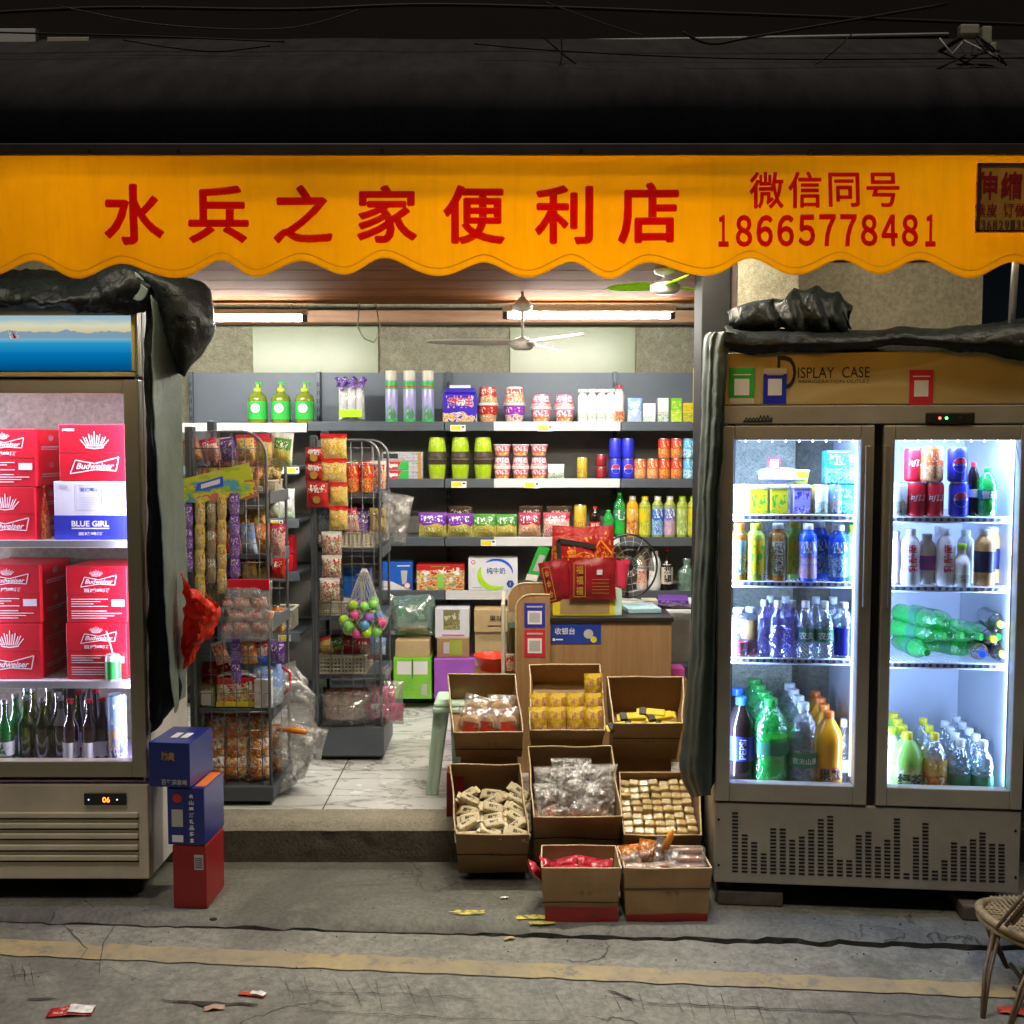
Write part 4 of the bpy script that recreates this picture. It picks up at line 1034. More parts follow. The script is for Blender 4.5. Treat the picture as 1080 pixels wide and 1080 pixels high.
a = P(89, 849, 3.65); b_ = P(133, 837, 3.65)
q = MB(); q.box(a.x, b_.x, y0 - .004, y0 + .006, a.z, b_.z, 'black_plastic', .002); cp = sub(q.build('control_display'), gp)
c = P(112.5, 843, 3.65)
q = MB(); q.text('06', c.x, c.z, 'led_orange', h=.019, w=.026, y=y0 - .0055, bold=.0); sub(q.build('digits'), cp)
for px in (94, 124): q = MB(); a = P(px, 843, 3.65); q.lathe([(.003, 0), (.0025, .002)], 'led_white', 8, T=Matrix.Translation((a.x, y0 - .0045, a.z)) @ Matrix.Rotation(R(90), 4, 'X')); sub(q.build('indicator_light'), cp)
for x_ in (xL + .08, xR - .09):
    for y_ in (y0 + .1, y0 + D - .1):
        q = MB(); q.lathe([(.028, 0), (.032, .006), (.032, .03), (.012, .034), (.012, zb + .005)], 'dark_rubber', 14, c=(x_, y_, 0)); under(q.build('foot'), fl)
shL = []
for py in (571, 719):
    z_ = Zp(py, y0 + .09); q = MB(); q.box(xL + .042, xR - .042, y0 + .085, y0 + D - .05, z_ - .005, z_, 'wire_white'); q.box(xL + .042, xR - .042, y0 + .078, y0 + .0845, z_ - .022, z_ + .006, 'shelf_white', .002); under(q.build('shelf'), fl); shL.append(z_)
fan_c = P(69, 441, y0 + D - .08)
q = MB(); q.lathe([(.055, 0), (.058, .02), (.02, .03)], 'black_plastic', 24, T=Matrix.Translation((fan_c.x, y0 + D - .05, fan_c.z)) @ Matrix.Rotation(R(90), 4, 'X'))
for k in range(3): 
    an = R(30 + k * 120); q.tube([(fan_c.x, y0 + D - .08, fan_c.z), (fan_c.x + .075 * math.cos(an), y0 + D - .08, fan_c.z + .075 * math.sin(an))], .004, 'black_plastic', 6)
under(q.build('circulation_fan'), fl)
q = MB(); q.box(xL + .05, xR - .05, y0 + .057, y0 + .067, zi1 - .02, zi1 - .002, 'led_white'); under(q.build('led_bar'), fl)
LV = (.84, .78, 1)
under(area('fridge_lamp', ((xL + xR) / 2, y0 + .075, zi1 - .024), W_ - .14, .02, 5.0, LV, (R(22), 0, 0)), fl)
for x_, ry in ((xR - .046, 62), (xL + .046, -62)):
    l_ = area('fridge_lamp', (x_, y0 + .066, (zi0 + zi1) / 2), .012, zi1 - zi0 - .1, 8.5, LV, (R(90), 0, R(40 if x_ > (xL + xR) / 2 else -40))); under(l_, fl)

# contents of the left fridge
YC = y0 + .13
def case(px0, px1, pyt, pyb, zb_, kind, label, m='case_red', deco=None, Y=None, d=.26, rz=0):
    Y = Y or YC; x, z, w, h = fit(px0, px1, pyt, pyb, Y)
    z = zb_
    return inst(('case', kind, round(w, 2), round(h, 2)), b_box(m, w, h, d, .003, deco or deco_beer(kind)), 'beer_case', label, 'beer case', (x, Y, z), 'beer cases in the left fridge', rz)
z1_, z2_ = shL[0] + .0012, shL[1] + .0012
hA = fit(62, 132, 443, 503, YC)[3]; hB = fit(62, 132, 504, 566, YC)[3]
case(57, 133, 505, 567, z1_, 'blue', 'white and blue beer case under the topmost red one, right side of fridge', 'case_white', deco_bluegirl)
case(62, 132, 443, 503, z1_ + hB + .001, 'big', 'red beer case with crown standing on the white and blue case')
case(-31, 37, 511, 567, z1_, 'big', 'lower red beer case on the top fridge shelf at the left edge')
case(-31, 37, 448, 509, z1_ + fit(-31, 37, 511, 567, YC)[3] + .001, 'small', 'upper red beer case on the top fridge shelf at the left edge')
case(70, 134, 657, 716, z2_, 'small', 'red beer case behind the green can, bottom of right stack')
case(70, 134, 595, 656, z2_ + fit(70, 134, 657, 716, YC)[3] + .001, 'small', 'red beer case with small print on top of the middle shelf right stack')
case(-26, 42, 657, 716, z2_, 'big', 'red beer case with large crown, bottom of middle shelf left stack')
case(-26, 42, 595, 656, z2_ + fit(-26, 42, 657, 716, YC)[3] + .001, 'small', 'red beer case with barcode, top of middle shelf left stack')
# cases one row behind
# bottles etc on the fridge floor
zf = zi0 + .001
def put(key, builder, name, label, cat, px, zb_, Y, group=None, rz=0, fr=None, **kw):
    if fr is None: loc = (Xp(px, Y, zb_ + .08), Y, zb_)
    else:
        x = fr.lx(px, Y, zb_ + .08); loc = fr.w(x, Y, zb_); rz += fr.a
    return inst(key, builder, name, label, cat, loc, group, rz, **kw)
px2m = lambda px, Y: px / F * Y
hb = .232
for i, (px, Y) in enumerate([(6, 3.75), (17, 3.84), (28, 3.94), (-14, 3.75)]):
    put('heineken', b_bottle('beer', 'glass_green', 'tin_lid', .029, hb, 'label_white', (.12, .34), text='★', tm='label_green'), 'beer_bottle', ORD[i] + ' of the bright green beer bottles with white label, left fridge floor', 'beer bottle', px, zf, Y, 'green beer bottles on the left fridge floor')
for i, (px, Y) in enumerate([(28, 3.80), (46, 3.78), (62, 3.86), (36, 3.93), (52, 3.95), (70, 4.02)]):
    put('olive', b_bottle('beer', 'glass_dark', 'tin_lid', .029, hb, None), 'beer_bottle', ['front left', 'front right', 'right middle', 'back left', 'back middle', 'rearmost'][i] + ' olive green beer bottle without label on the left fridge floor', 'beer bottle', px, zf, Y, 'olive beer bottles on the left fridge floor')
for i, (px, Y) in enumerate([(75, 3.76), (95, 3.76), (109, 3.78), (84, 3.90), (102, 3.92)]):
    put('redcapbeer', b_bottle('beer', 'glass_brown', 'red_cap', .029, hb, 'label_white' , (.08, .32), text='▬', tm='label_red'), 'beer_bottle', ['leftmost front', 'middle front', 'rightmost front', 'left rear', 'right rear'][i] + ' dark beer bottle with red cap on the left fridge floor', 'beer bottle', px, zf, Y, 'red capped beer bottles')
for i, (px, Y, dz) in enumerate([(92, 4.02, .04), (108, 4.05, .02)]):
    put('redcapbeer', None, 'beer_bottle', ['left', 'right'][i] + ' one of two dark red capped bottles leaning at the back of the fridge', 'beer bottle', px, zf + dz, Y, 'red capped beer bottles', rx=R(-12))
put('steinb', b_bottle('beer', 'glass_dark', 'tin_lid', .027, .235, 'label_white', (.55, .8)), 'beer_bottle', 'beer bottle with silver neck foil between the olive and the red capped ones', 'beer bottle', 65, zf, 3.79)
put('tallcan', b_can('pk_picture', .034, .25), 'tall_tin', 'tall tin with a painted picture at the right end of the fridge floor', 'tin', 124, zf, 3.76)
def b_strawcan(o):
    b_can('pk_whitegreen', .027, .1)(o); q = MB(); q.lathe([(.0275, .01), (.0275, .075)], 'green_print', 18, caps=False); q.build('label', o)
    q = MB(); q.tube([(.0, 0, .098), (-.012, 0, .15), (-.022, 0, .185)], .003, 'white_plastic', 6); q.build('straw', o)
put('strawcan', b_strawcan, 'drink_can', 'small green and white can with a white straw in it', 'drink can', 119, z2_, y0 + .10)
def b_cone(o):
    q = MB(); q.lathe([(.024, 0), (.022, .09), (.012, .14), (.007, .19)], 'pk_redcan', 16); q.build('body', o)
    q = MB(); q.lathe([(.008, .19), (.008, .20)], 'yellow_cap', 12); q.build('cap', o)
put('cone', b_cone, 'drink_bottle', 'slim red and yellow bottle squeezed between the beer cases on the top shelf', 'bottle', 46, z1_, y0 + .2)

# ---------- right fridge ----------
Ya = Yg(931, .09); Yb_ = Yg(943, .09)
pA = Vector((Xp(753.5, Ya, .09), Ya, 0)); pB = Vector((Xp(1075, Yb_, .09), Yb_, 0))
FRa = math.atan2(pB.y - pA.y, pB.x - pA.x); FR = Frame(pA, FRa); WR = (pB - pA).length
fr = thing('display_fridge', 'cream two door display fridge with fascia lettering and bright drinks inside', 'fridge', tuple(pA), FRa)
zz = lambda py, px=915, y=0: FR.at(px, py, y)[1]
rb = .09; rg1 = zz(846, 755); rd0 = rg1 + .004; rd1 = zz(449, 765); rf1 = zz(428, 765); rt = zz(372, 765)
DR = .60
q = MB()
q.box(0, .03, .052, DR, rb, rt, 'fridge_beige', .003); q.box(WR - .03, WR, .052, DR, rb, rt, 'fridge_beige', .003)
q.box(.03, WR - .03, DR - .03, DR, rb, rt, 'fridge_beige'); q.box(.03, WR - .03, .052, DR - .03, rt - .03, rt, 'fridge_beige'); q.box(.031, WR - .031, .052, DR - .031, rb, rg1 - .004, 'fridge_beige')
q.box(WR / 2 - .012, WR / 2 + .012, .053, DR - .031, rg1, rt - .1, 'fridge_liner')
q.build('cabinet', fr)
ri0 = zz(838, 850, .06); ri1 = rd1 - .02
q = MB(); 
for a, b_ in ((.031, WR / 2 - .0125), (WR / 2 + .0125, WR - .031)):
    q.box(a, a + .008, .056, DR - .035, ri0, ri1, 'fridge_liner'); q.box(b_ - .008, b_, .056, DR - .035, ri0, ri1, 'fridge_liner'); q.box(a + .009, b_ - .009, DR - .045, DR - .036, ri0, ri1, 'fridge_liner')
    q.box(a + .009, b_ - .009, .056, DR - .046, ri1 - .008, ri1, 'fridge_liner'); q.box(a + .009, b_ - .009, .056, DR - .046, ri0 - .008, ri0, 'fridge_liner')
q.build('liner', fr)
# doors, as pixels on the front plane
s1 = FR.lx(918, 0, 1); s2 = FR.lx(928, 0, 1)
gl = [(FR.lx(772, 0, 1.05), FR.lx(904, 0, 1.05)), (FR.lx(940, 0, 1.05), FR.lx(1071, 0, 1.05))]
GZ0 = zz(828, 850); GZ1 = zz(464, 850); DX = [(0, s1), (s2, WR)]
doors = []
for i in (0, 1):
    (a, b_), (c, d_) = DX[i], gl[i]
    q = MB(); ring(q, a, b_, rd0, rd1, c - a, b_ - d_, GZ0 - rd0, rd1 - GZ1, 0, .045, 'fridge_cream2'); dr = q.build('door', fr)
    q = MB(); q.box(c - .003, d_ + .003, .012, .016, GZ0 - .003, GZ1 + .003, 'door_glass'); q.build('glass_pane', dr)
    hx = b_ - .030 if i == 0 else a + .004
    q = MB(); q.box(hx, hx + .020, -.006, .002, zz(640), zz(470), 'fridge_beige', .003); q.build('handle', dr)
    q = MB(); q.box(c + .02, d_ - .005, .048, .054, GZ1 - .002, GZ1 + .003, 'led_white')
    q.build('light_rail', dr)
    q = MB()
    for k in range(9): 
        x_ = c + .045 + (d_ - c - .06) * k / 8; q.lathe([(.0035, 0), (.003, .003)], 'led_strip', 8, T=Matrix.Translation((x_, .047, GZ1 - .004)) @ Matrix.Rotation(R(90), 4, 'X'))
    q.build('led_lamp', dr)
q = MB(); q.box(s1 + .001, s2 - .001, .020, .05, rd0, rd1, 'slot_dark'); q.build('door_gap', fr)
q = MB(); q.box(0, WR, .002, .05, rd1 + .006, rf1, 'fridge_cream2', .003); rail = q.build('top_rail', fr)
q = MB(); q.box(0, WR, .006, .05, rf1 + .003, rt, 'fascia_print', .004); fas = q.build('fascia', fr)
def fx(px, py): x, z = FR.at(px, py, 0); return x, z
pm_ = Yb_ / F
q = MB(); 
x_, z_ = fx(830, 393); q.text('D', x_, z_, 'letter_black', h=36 * pm_, w=20 * pm_, y=.0045)
x_, z_ = fx(861, 393); q.text('ISPLAY', x_, z_, 'letter_black', h=11.5 * pm_, w=38 * pm_, y=.0045)
x_, z_ = fx(903, 392.5); q.text('CASE', x_, z_, 'letter_black', h=11.5 * pm_, w=29 * pm_, y=.0045)
x_, z_ = fx(880, 402); q.text('REFRIGERATION OUTLET', x_, z_, 'letter_black', h=3.2 * pm_, w=74 * pm_, y=.0045)
q.build('lettering', fas)
for k, (px0, px1, py0, py1, m, head) in enumerate(((769, 796, 388, 426, 'green_print', ''), (805, 830, 388, 426, 'label_blue', ''), (959, 985, 390, 427, 'label_red', ''))):
    x0, z0_ = fx(px0, py1); x1, z1b = fx(px1, py0); h_ = z1b - z0_; w_ = x1 - x0
    q = MB(); q.box(x0, x1, .0035, .0055, z0_, z1b, m); 
    q.box(x0 + w_ * .2, x1 - w_ * .2, .0025, .0034, z0_ + h_ * .24, z0_ + h_ * .70, 'letter_white')
    if k < 2: q.box(x0, x1, .0025, .0034, z0_ if k == 0 else z1b - h_ * .16, (z0_ + h_ * .16) if k == 0 else z1b, 'cream_plastic')
    q.box(x0 + w_ * .14, x1 - w_ * .14, .0025, .0034, z0_ + h_ * .80, z0_ + h_ * .83, 'letter_white' if k != 1 else 'letter_grey')
    q.build('payment_sticker', fas)
x0, z0_ = fx(976, 447); x1, z1b = fx(1028, 435)
q = MB(); q.box(x0, x1, -.003, .003, z0_, z1b, 'black_plastic', .004); cpn = q.build('control_panel', rail)
for px, m in ((991, 'led_red'), (998, 'led_green')):
    q = MB(); x_, z_ = fx(px, 441); q.lathe([(.0045, 0), (.003, .004)], m, 10, T=Matrix.Translation((x_, -.003, z_)) @ Matrix.Rotation(R(90), 4, 'X')); q.build('indicator_light', cpn)
for px in (983, 1013): q = MB(); x_, z_ = fx(px, 441); q.lathe([(.006, 0), (.005, .003)], 'dark_rubber', 12, T=Matrix.Translation((x_, -.003, z_)) @ Matrix.Rotation(R(90), 4, 'X')); q.build('button', cpn)
x_, z_ = fx(801, 441); q = MB(); q.text('Xuewei', x_, z_, 'letter_black', w=34 * pm_, h=8 * pm_, y=.0005, shear=.4, bold=.03) if False else stroke(q, [(x_ - .055, z_ - .012), (x_ + .045, z_ - .010)], .006, 'letter_black', .0005)
for k in range(8): stroke(q, [(x_ - .05 + k * .012, z_ - .009), (x_ - .044 + k * .012, z_ + .002 + (k in (4, 5, 6)) * .008), (x_ - .039 + k * .012, z_ - .006)], .0035, 'letter_black', .0006)
q.build('maker_emblem', rail)
q = MB(); q.box(0, WR, .006, .05, rb, rg1 - .003, 'fridge_cream2', .003); gp = q.build('grille_panel', fr)
tops = [110, 173, 197, 230, 155, 155, 190, 180, 160, 120, 118, 247, 250, 175, 168, 210, 190, 125, 290, 183, 132, 283, 250, 197, 210, 190, 168, 200, 200]
q = MB()
for i, t_ in enumerate(tops):
    px = 775.5 + i * 10.05; bot = 283 + i * 1.08
    for k in range(int((bot - t_) / 10.8) + 1):
        py = 820 + (bot - k * 10.9) / 2.84; x_, z_ = fx(px, py); q.box(x_ - .0105, x_ + .0105, .0045, .0058, z_ - .0032, z_ + .0032, 'slot_dark')
q.build('vent_slots', gp)
q = MB()
for px, py in ((757, 865), (757, 913), (1073, 877), (1073, 926)): x_, z_ = fx(px, py); q.lathe([(.005, 0), (.004, .002)], 'slot_dark', 8, T=Matrix.Translation((x_ + (.004 if px < 900 else -.004), .0055, z_)) @ Matrix.Rotation(R(90), 4, 'X'))
q.build('screw', gp)
for x_, y_ in ((.05, .06), (WR - .08, .06), (.05, DR - .1), (WR - .08, DR - .1)):
    q = MB(); q.lathe([(.022, .055), (.022, .09)], 'dark_rubber', 12, c=(x_, y_, 0)); q.build('foot', fr)
# brick blocks under it
for i, (px0, px1, pyb, w__) in enumerate(((757, 826, 962, 0), (1010, 1040, 992, 0))):
    x0 = FR.lx(px0, .02, 0); x1 = FR.lx(px1, .02, 0); q = MB(); q.box(0, max(.1, x1 - x0), 0, .5, 0, .054, 'brick_block', .006); o = q.build('brick_block'); o.location = FR.w(x0, -.03 if i else .02, 0.0); o.rotation_euler = (0, 0, FRa)
    tag(o, ['long low brick block under the left end of the two door fridge', 'short brick block under the right end of the two door fridge'][i], 'block', 'blocks under the fridge')
# wire racks
RK = {}
def rack(side, py, px):
    a, b_ = ((.042, WR / 2 - .022), (WR / 2 + .022, WR - .042))[side]
    z_ = FR.at(px, py, .08)[1]; q = MB()
    q.tube([(a, .075, z_), (b_, .075, z_)], .003, 'wire_white', 5); q.tube([(a, .075, z_ - .020), (b_, .075, z_ - .020)], .003, 'wire_white', 5); q.tube([(a, DR - .06, z_), (b_, DR - .06, z_)], .003, 'wire_white', 5)
    q.box(a, b_, .0765, .0785, z_ - .019, z_ - .001, 'shelf_white')
    n_ = 34
    for k in range(n_ + 1):
        x_ = a + (b_ - a) * k / n_; q.box(x_ - .0012, x_ + .0012, .079, DR - .06, z_ - .0045, z_ - .002, 'wire_white')
    q2 = MB()
    for k in range(19):
        x_ = a + .01 + (b_ - a - .02) * k / 18; q2.box(x_ - .0055, x_ + .0055, .0748, .0762, z_ - .0155, z_ - .005, 'pk_mesh')
    o = q.build('wire_rack', fr); q2.build('rack_front', o); RK[(side, py)] = z_
plain('pk_mesh', (.10, .11, .17), .6)
for s_, py, px in ((0, 543, 840), (0, 613, 838), (0, 694, 836), (1, 545, 1000), (1, 618, 998), (1, 699, 995)): rack(s_, py, px)
for x_ in (FR.lx(1042, DR - .08, 1), FR.lx(884, DR - .08, .8)):
    q = MB(); q.box(x_ - .006, x_ + .006, DR - .052, DR - .047, ri0, ri1 - .02, 'wire_white'); q.build('rack_upright', fr)
CB = (.38, .57, 1)
for i, (a, b_) in enumerate(((.045, WR / 2 - .025), (WR / 2 + .025, WR - .045))):
    l_ = area('fridge_lamp', ((a + b_) / 2, .062, ri1 - .012), b_ - a - .02, .015, 7, CB, (R(22), 0, 0)); l_.parent = fr
    l_ = area('fridge_lamp', (b_ + .002, .060, (ri0 + ri1) / 2), .010, ri1 - ri0 - .1, 4.8, CB, (R(90), 0, R(42))); l_.parent = fr
    l_ = area('fridge_lamp', (a + .006, .060, (ri0 + ri1) / 2), .010, ri1 - ri0 - .1, 6 if i else 11, CB, (R(90), 0, R(-42))); l_.parent = fr
q = MB(); x_ = gl[0][1] - .006; q.box(x_, x_ + .008, .048, .056, GZ0 + .02, GZ1 - .02, 'led_white'); q.build('light_rail', fr)

# contents, right fridge
def rput(key, builder, name, label, cat, px, py, ly, side=None, group=None, **kw):
    z = RK[(side, py)] + .001 if side is not None else py
    return put(key, builder, name, label, cat, px, z, ly, group, 0, FR, **kw)
g1 = 'cartons on the top rack of the left door'
for i, px in enumerate((793, 811)): pass
def b_tub(m):
    def f(o):
        q = MB(); q.box(-.031, .031, 0, .06, 0, .092, m, .004); q.build('carton', o)
        q = MB(); q.box(-.033, .033, -.002, .062, .092, .104, 'white_plastic', .003); q.build('lid', o)
    return f
rput('ctn_white', b_tub('pk_whitebox'), 'drink_carton', 'white carton at the left end of the top rack, left door', 'carton', 783, 543, .12, 0)
rput('ctn_yel', b_tub('pk_juice'), 'drink_carton', 'left one of two yellow juice cartons with green print', 'carton', 800.5, 543, .09, 0, 'yellow juice cartons')
rput('ctn_yel', None, 'drink_carton', 'right one of two yellow juice cartons with green print', 'carton', 822, 543, .09, 0, 'yellow juice cartons')
rput('ctn_vio', b_tub('pk_violetbox'), 'drink_carton', 'violet and white carton right of the two yellow juice cartons', 'carton', 846, 543, .09, 0)
rput('tin_gold', b_can('pk_goldcan', .026, .105), 'drink_can', 'gold can half hidden behind the violet and white carton', 'drink can', 863, 543, .14, 0)
rput('ctn_can', b_can('pk_whitegreen', .026, .105), 'drink_can', 'left one of two pale cans beside the blue pack, top rack', 'drink can', 867, 543, .10, 0, 'pale cans')
rput('ctn_can2', b_can('pk_picture', .026, .105), 'drink_can', 'right one of two patterned pale cans beside the blue pack', 'drink can', 880, 543, .10, 0, 'pale cans')
z_ = RK[(0, 543)]
put('blk', b_box('pk_bluepack', .07, .105, .08, .006), 'drink_pack', 'lower blue shrink wrapped pack at the right of the top rack', 'pack', 896, z_ + .001, .1, None, 0, FR)
put('blk2', b_box('pk_bluepack', .11, .12, .08, .006), 'drink_pack', 'upper blue pack lying on the lower blue pack', 'pack', 888, z_ + .107, .12, None, 0, FR)
put('flatbag', b_bag('pk_bluewhite', .17, .09, .05, sm=None), 'frozen_bag', 'pale blue bag lying across the white carton lids', 'bag', 826, z_ + .125, .13, None, 0, FR, rx=R(-72))
put('tub', b_cup('pk_lemon', .03, .05), 'dessert_cup', 'small yellow cup standing on the cartons of the top rack', 'cup', 845, z_ + .106, .16, None, 0, FR)
put('frame_tag', b_box('letter_white', .036, .036, .004, 0, lambda q, w, h, d: [stroke(q, [(-w/2, 0), (-w/2, h), (w/2, h), (w/2, 0), (-w/2, 0)], .005, 'label_red')]), 'price_card', 'small red framed white card standing on the pale blue bag', 'card', 817, z_ + .165, .1, None, 0, FR)
# rack 2
zr2 = 613
for i, (k, b, px, ly, w, lab) in enumerate((
  ('r2a', b_bottle('juice', 'tea_amber', 'orange_cap', .034, .205, 'pk_picture', (.12, .82)), 779, .10, 0, 'dark patterned bottle at the left end of the second rack, left door'),
  ('r2b', b_bottle('juice', 'tea_green', 'yellow_cap', .034, .205, 'pk_juice', (.12, .80)), 797, .09, 0, 'yellow bottle with green leaf print on the second rack'),
  ('r2c', b_bottle('juice', 'tea_amber', 'cream_plastic', .034, .205, 'pk_olive', (.10, .80), text='东方树叶', tm='letter_white', vert=True), 820, .10, 0, 'olive brown tea bottle with upright white writing on the second rack'),
  ('r2d', b_bottle('juice', 'juice_green', 'yellow_cap', .034, .205, 'pk_lemon', (.10, .80)), 838, .16, 0, 'yellow bottle standing behind the blue sports drink on the second rack'),
  ('r2e', b_bottle('juice', 'drink_blue', 'white_plastic', .031, .205, 'pk_sportpink', (.06, .82)), 852, .085, 0, 'blue bottle with orange and pink print on the second rack'),
  ('r2f', b_bottle('juice', 'drink_blue', 'white_plastic', .034, .205, 'pk_sport', (.10, .8)), 864, .17, 0, 'dark blue bottle behind the orange and blue one'),
  ('r2g', b_bottle('juice', 'drink_blue', 'white_plastic', .034, .20, 'pk_sport', (.08, .82)), 884, .10, 0, 'wide blue sports drink bottle on the second rack'),
  ('r2h', b_bottle('juice', 'juice_green', 'lime_plastic', .028, .20, 'pk_teagreen', (.10, .8)), 899, .12, 0, 'pale green bottle at the right end of the second rack'))):
    rput(k, b, 'drink_bottle', lab, 'bottle', px, zr2, ly, 0)
# rack 3
rput('r3jar', b_bottle('juice', 'pet_clear', 'white_plastic', .036, .175, None, liquid='case_red', fill=.3), 'fruit_jar', 'left clear jar with red fruit and bread pieces on the third rack', 'jar', 779, 694, .10, 0, 'clear fruit jars')
rput('r3jar2', b_bottle('juice', 'pet_clear', 'white_plastic', .032, .175, 'bread', (.35, .75), liquid='case_red', fill=.3), 'fruit_jar', 'right clear jar with a yellow slice above red fruit on the third rack', 'jar', 791, 694, .12, 0, 'clear fruit jars')
for i, (px, ly) in enumerate(((806, .11), (820, .09), (835, .10), (812, .20), (828, .20))):
    rput('r3v', b_bottle('water', 'pet_violet', 'white_plastic', .032, .205, None), 'water_bottle', ['left front', 'middle front', 'right front', 'left rear', 'right rear'][i] + ' of the violet tinted water bottles on the third rack', 'bottle', px, 694, ly, 0, 'violet tinted water bottles')
for i, (px, ly) in enumerate(((849, .09), (869, .09), (860, .19), (878, .2))):
    rput('r3w', b_bottle('water', 'pet_clear', 'white_plastic', .033, .205, 'label_green', (.30, .52), text='农夫', tm='label_white'), 'water_bottle', ['left front', 'right front', 'left rear', 'right rear'][i] + ' of the clear water bottles with green label on the third rack', 'bottle', px, 694, ly, 0, 'clear water bottles on the third rack')
rput('r3b', b_bottle('juice', 'pet_clear', 'white_plastic', .030, .20, 'label_blue', (.06, .55)), 'drink_bottle', 'bright blue bottle at the right end of the third rack', 'bottle', 889, 694, .10, 0)
# floor, left door
fz = ri0 + .001
rput('f_pepsi', b_bottle('soda', 'cola', 'blue_cap', .056, .335, 'label_blue', (.33, .60), text='PEPSI', vert=True), 'soda_bottle', 'large cola bottle with blue cap and blue label, left door floor', 'bottle', 781, fz, .12)
rput('f_pepsi', None, 'soda_bottle', 'large cola bottle with blue cap standing behind the front one', 'bottle', 777, fz, .26)
for i, (px, ly) in enumerate(((812, .11), (806, .21), (800, .32), (795, .42))):
    rput('f_green', b_bottle('soda', 'pet_green', 'green_plastic', .068, .335, 'label_green', (.42, .56), liquid='green_soda', fill=.6, cw=1.1), 'soda_bottle', ['frontmost', 'second', 'third', 'rearmost'][i] + ' of the row of large green soda bottles', 'bottle', px, fz, ly, None, 'large green soda bottles')
for i, (px, ly) in enumerate(((846, .10), (841, .20), (836, .30), (832, .40))):
    rput('f_water', b_bottle('soda', 'pet_clear', 'white_plastic', .055, .325, 'label_green', (.30, .46), text='农夫山泉', tm='label_white'), 'water_bottle', ['frontmost', 'second', 'third', 'rearmost'][i] + ' of the row of large clear water bottles, left door', 'bottle', px, fz, ly, None, 'large clear water bottles')
for i, (px, ly) in enumerate(((873, .10), (868, .20), (864, .30), (859, .40))):
    rput('f_orange', b_bottle('soda', 'juice_orange', 'orange_cap', .050, .295, 'pk_orange', (.18, .34), text='果粒', tm='letter_black'), 'soda_bottle', ['frontmost', 'second', 'third', 'rearmost'][i] + ' of the row of orange soda bottles, left door floor', 'bottle', px, fz, ly, None, 'orange soda bottles')
rput('f_small', b_bottle('water', 'pet_clear', 'white_plastic', .030, .24, 'label_white', (.2, .4)), 'water_bottle', 'slim clear bottle against the wall right of the orange sodas', 'bottle', 889, fz, .2)
# right door top rack
T2 = 545
rput('k_green', b_can('pk_whitegreen', .033, .12), 'drink_can', 'white and green can at the left end of the top rack, right door', 'drink can', 947, T2, .09, 1)
for i, px in enumerate((966, 985)):
    rput('k_red', b_can('case_red', .033, .12, text='可口'), 'drink_can', ['left', 'right'][i] + ' one of the two red cans in the lower row, right door', 'drink can', px, T2, .09, 1, 'red cans behind the right door')
z_ = RK[(1, T2)]
for i, px in enumerate((1009, 1016)): pass
rput('k_pep', b_can('label_blue', .033, .12, badge='pepsi'), 'drink_can', 'lower blue cola can with round badge, right door', 'drink can', 1011, T2, .09, 1, 'blue cola cans behind the right door')
put('k_pep', None, 'drink_can', 'upper blue cola can with round badge, right door', 'drink can', 1010, z_ + .122, .09, 'blue cola cans behind the right door', 0, FR)
put('k_red', None, 'drink_can', 'dark red can at the left of the upper can row, right door', 'drink can', 964, z_ + .122, .12, 'red cans behind the right door', 0, FR)
put('k_milk', b_can('pk_orangecan', .038, .125), 'drink_can', 'wide pink orange can on top of the two red cans', 'drink can', 983, z_ + .122, .09, None, 0, FR)
rput('k_cola', b_bottle('soda', 'cola', 'red_cap', .022, .19, 'label_white', (.35, .5)), 'soda_bottle', 'slim dark cola bottle with red cap beside the small green one', 'bottle', 1026, T2, .12, 1)
rput('k_sprite', b_bottle('soda', 'pet_green', 'green_plastic', .032, .17, 'label_green', (.36, .55), liquid='green_soda', fill=.55, text='雪碧'), 'soda_bottle', 'small bright green soda bottle at the right of the top rack', 'bottle', 1041, T2, .1, 1)
# right door rack 2
T3 = 618
rput('m_a', b_bottle('water', 'milk_pink', 'white_plastic', .024, .19, None), 'milk_bottle', 'slim pinkish bottle at the left end of the second rack, right door', 'bottle', 945, T3, .10, 1)
for i, (px, ly) in enumerate(((960, .08), (997, .085), (990, .19))):
    rput('m_b', b_bottle('waist', 'milk_white', 'white_plastic', .034, .20, 'milk_white', (.18, .80), text='乳酸菌', tm='label_red', vert=True), 'milk_bottle', ['leftmost', 'front middle', 'rear middle'][i] + ' white milk drink bottle with upright red writing', 'bottle', px, T3, ly, 1, 'white milk drink bottles')
rput('m_c', b_bottle('juice', 'milk_white', 'white_plastic', .030, .18, 'purple_card', (.3, .58)), 'milk_bottle', 'white bottle with a purple slanted label, second rack right door', 'bottle', 977, T3, .11, 1)
rput('m_d', b_bottle('juice', 'milk_white', 'white_plastic', .029, .19, None), 'milk_bottle', 'plain white bottle behind the pale green flask', 'bottle', 1018, T3, .18, 1)
rput('m_e', b_bottle('flask', 'milk_white', 'lime_plastic', .032, .15, 'pk_whitegreen', (.1, .5)), 'drink_bottle', 'squat pale green flask with green neck at the front of the second rack', 'bottle', 1014, T3, .075, 1)
rput('m_f', b_bottle('juice', 'bread', 'white_plastic', .034, .20, 'label_navy', (.25, .62)), 'drink_bottle', 'golden bottle with navy oval label at the right of the second rack', 'bottle', 1038, T3, .09, 1)
rput('m_f', None, 'drink_bottle', 'golden bottle with navy label half hidden behind its twin', 'bottle', 1047, T3, .2, 1)
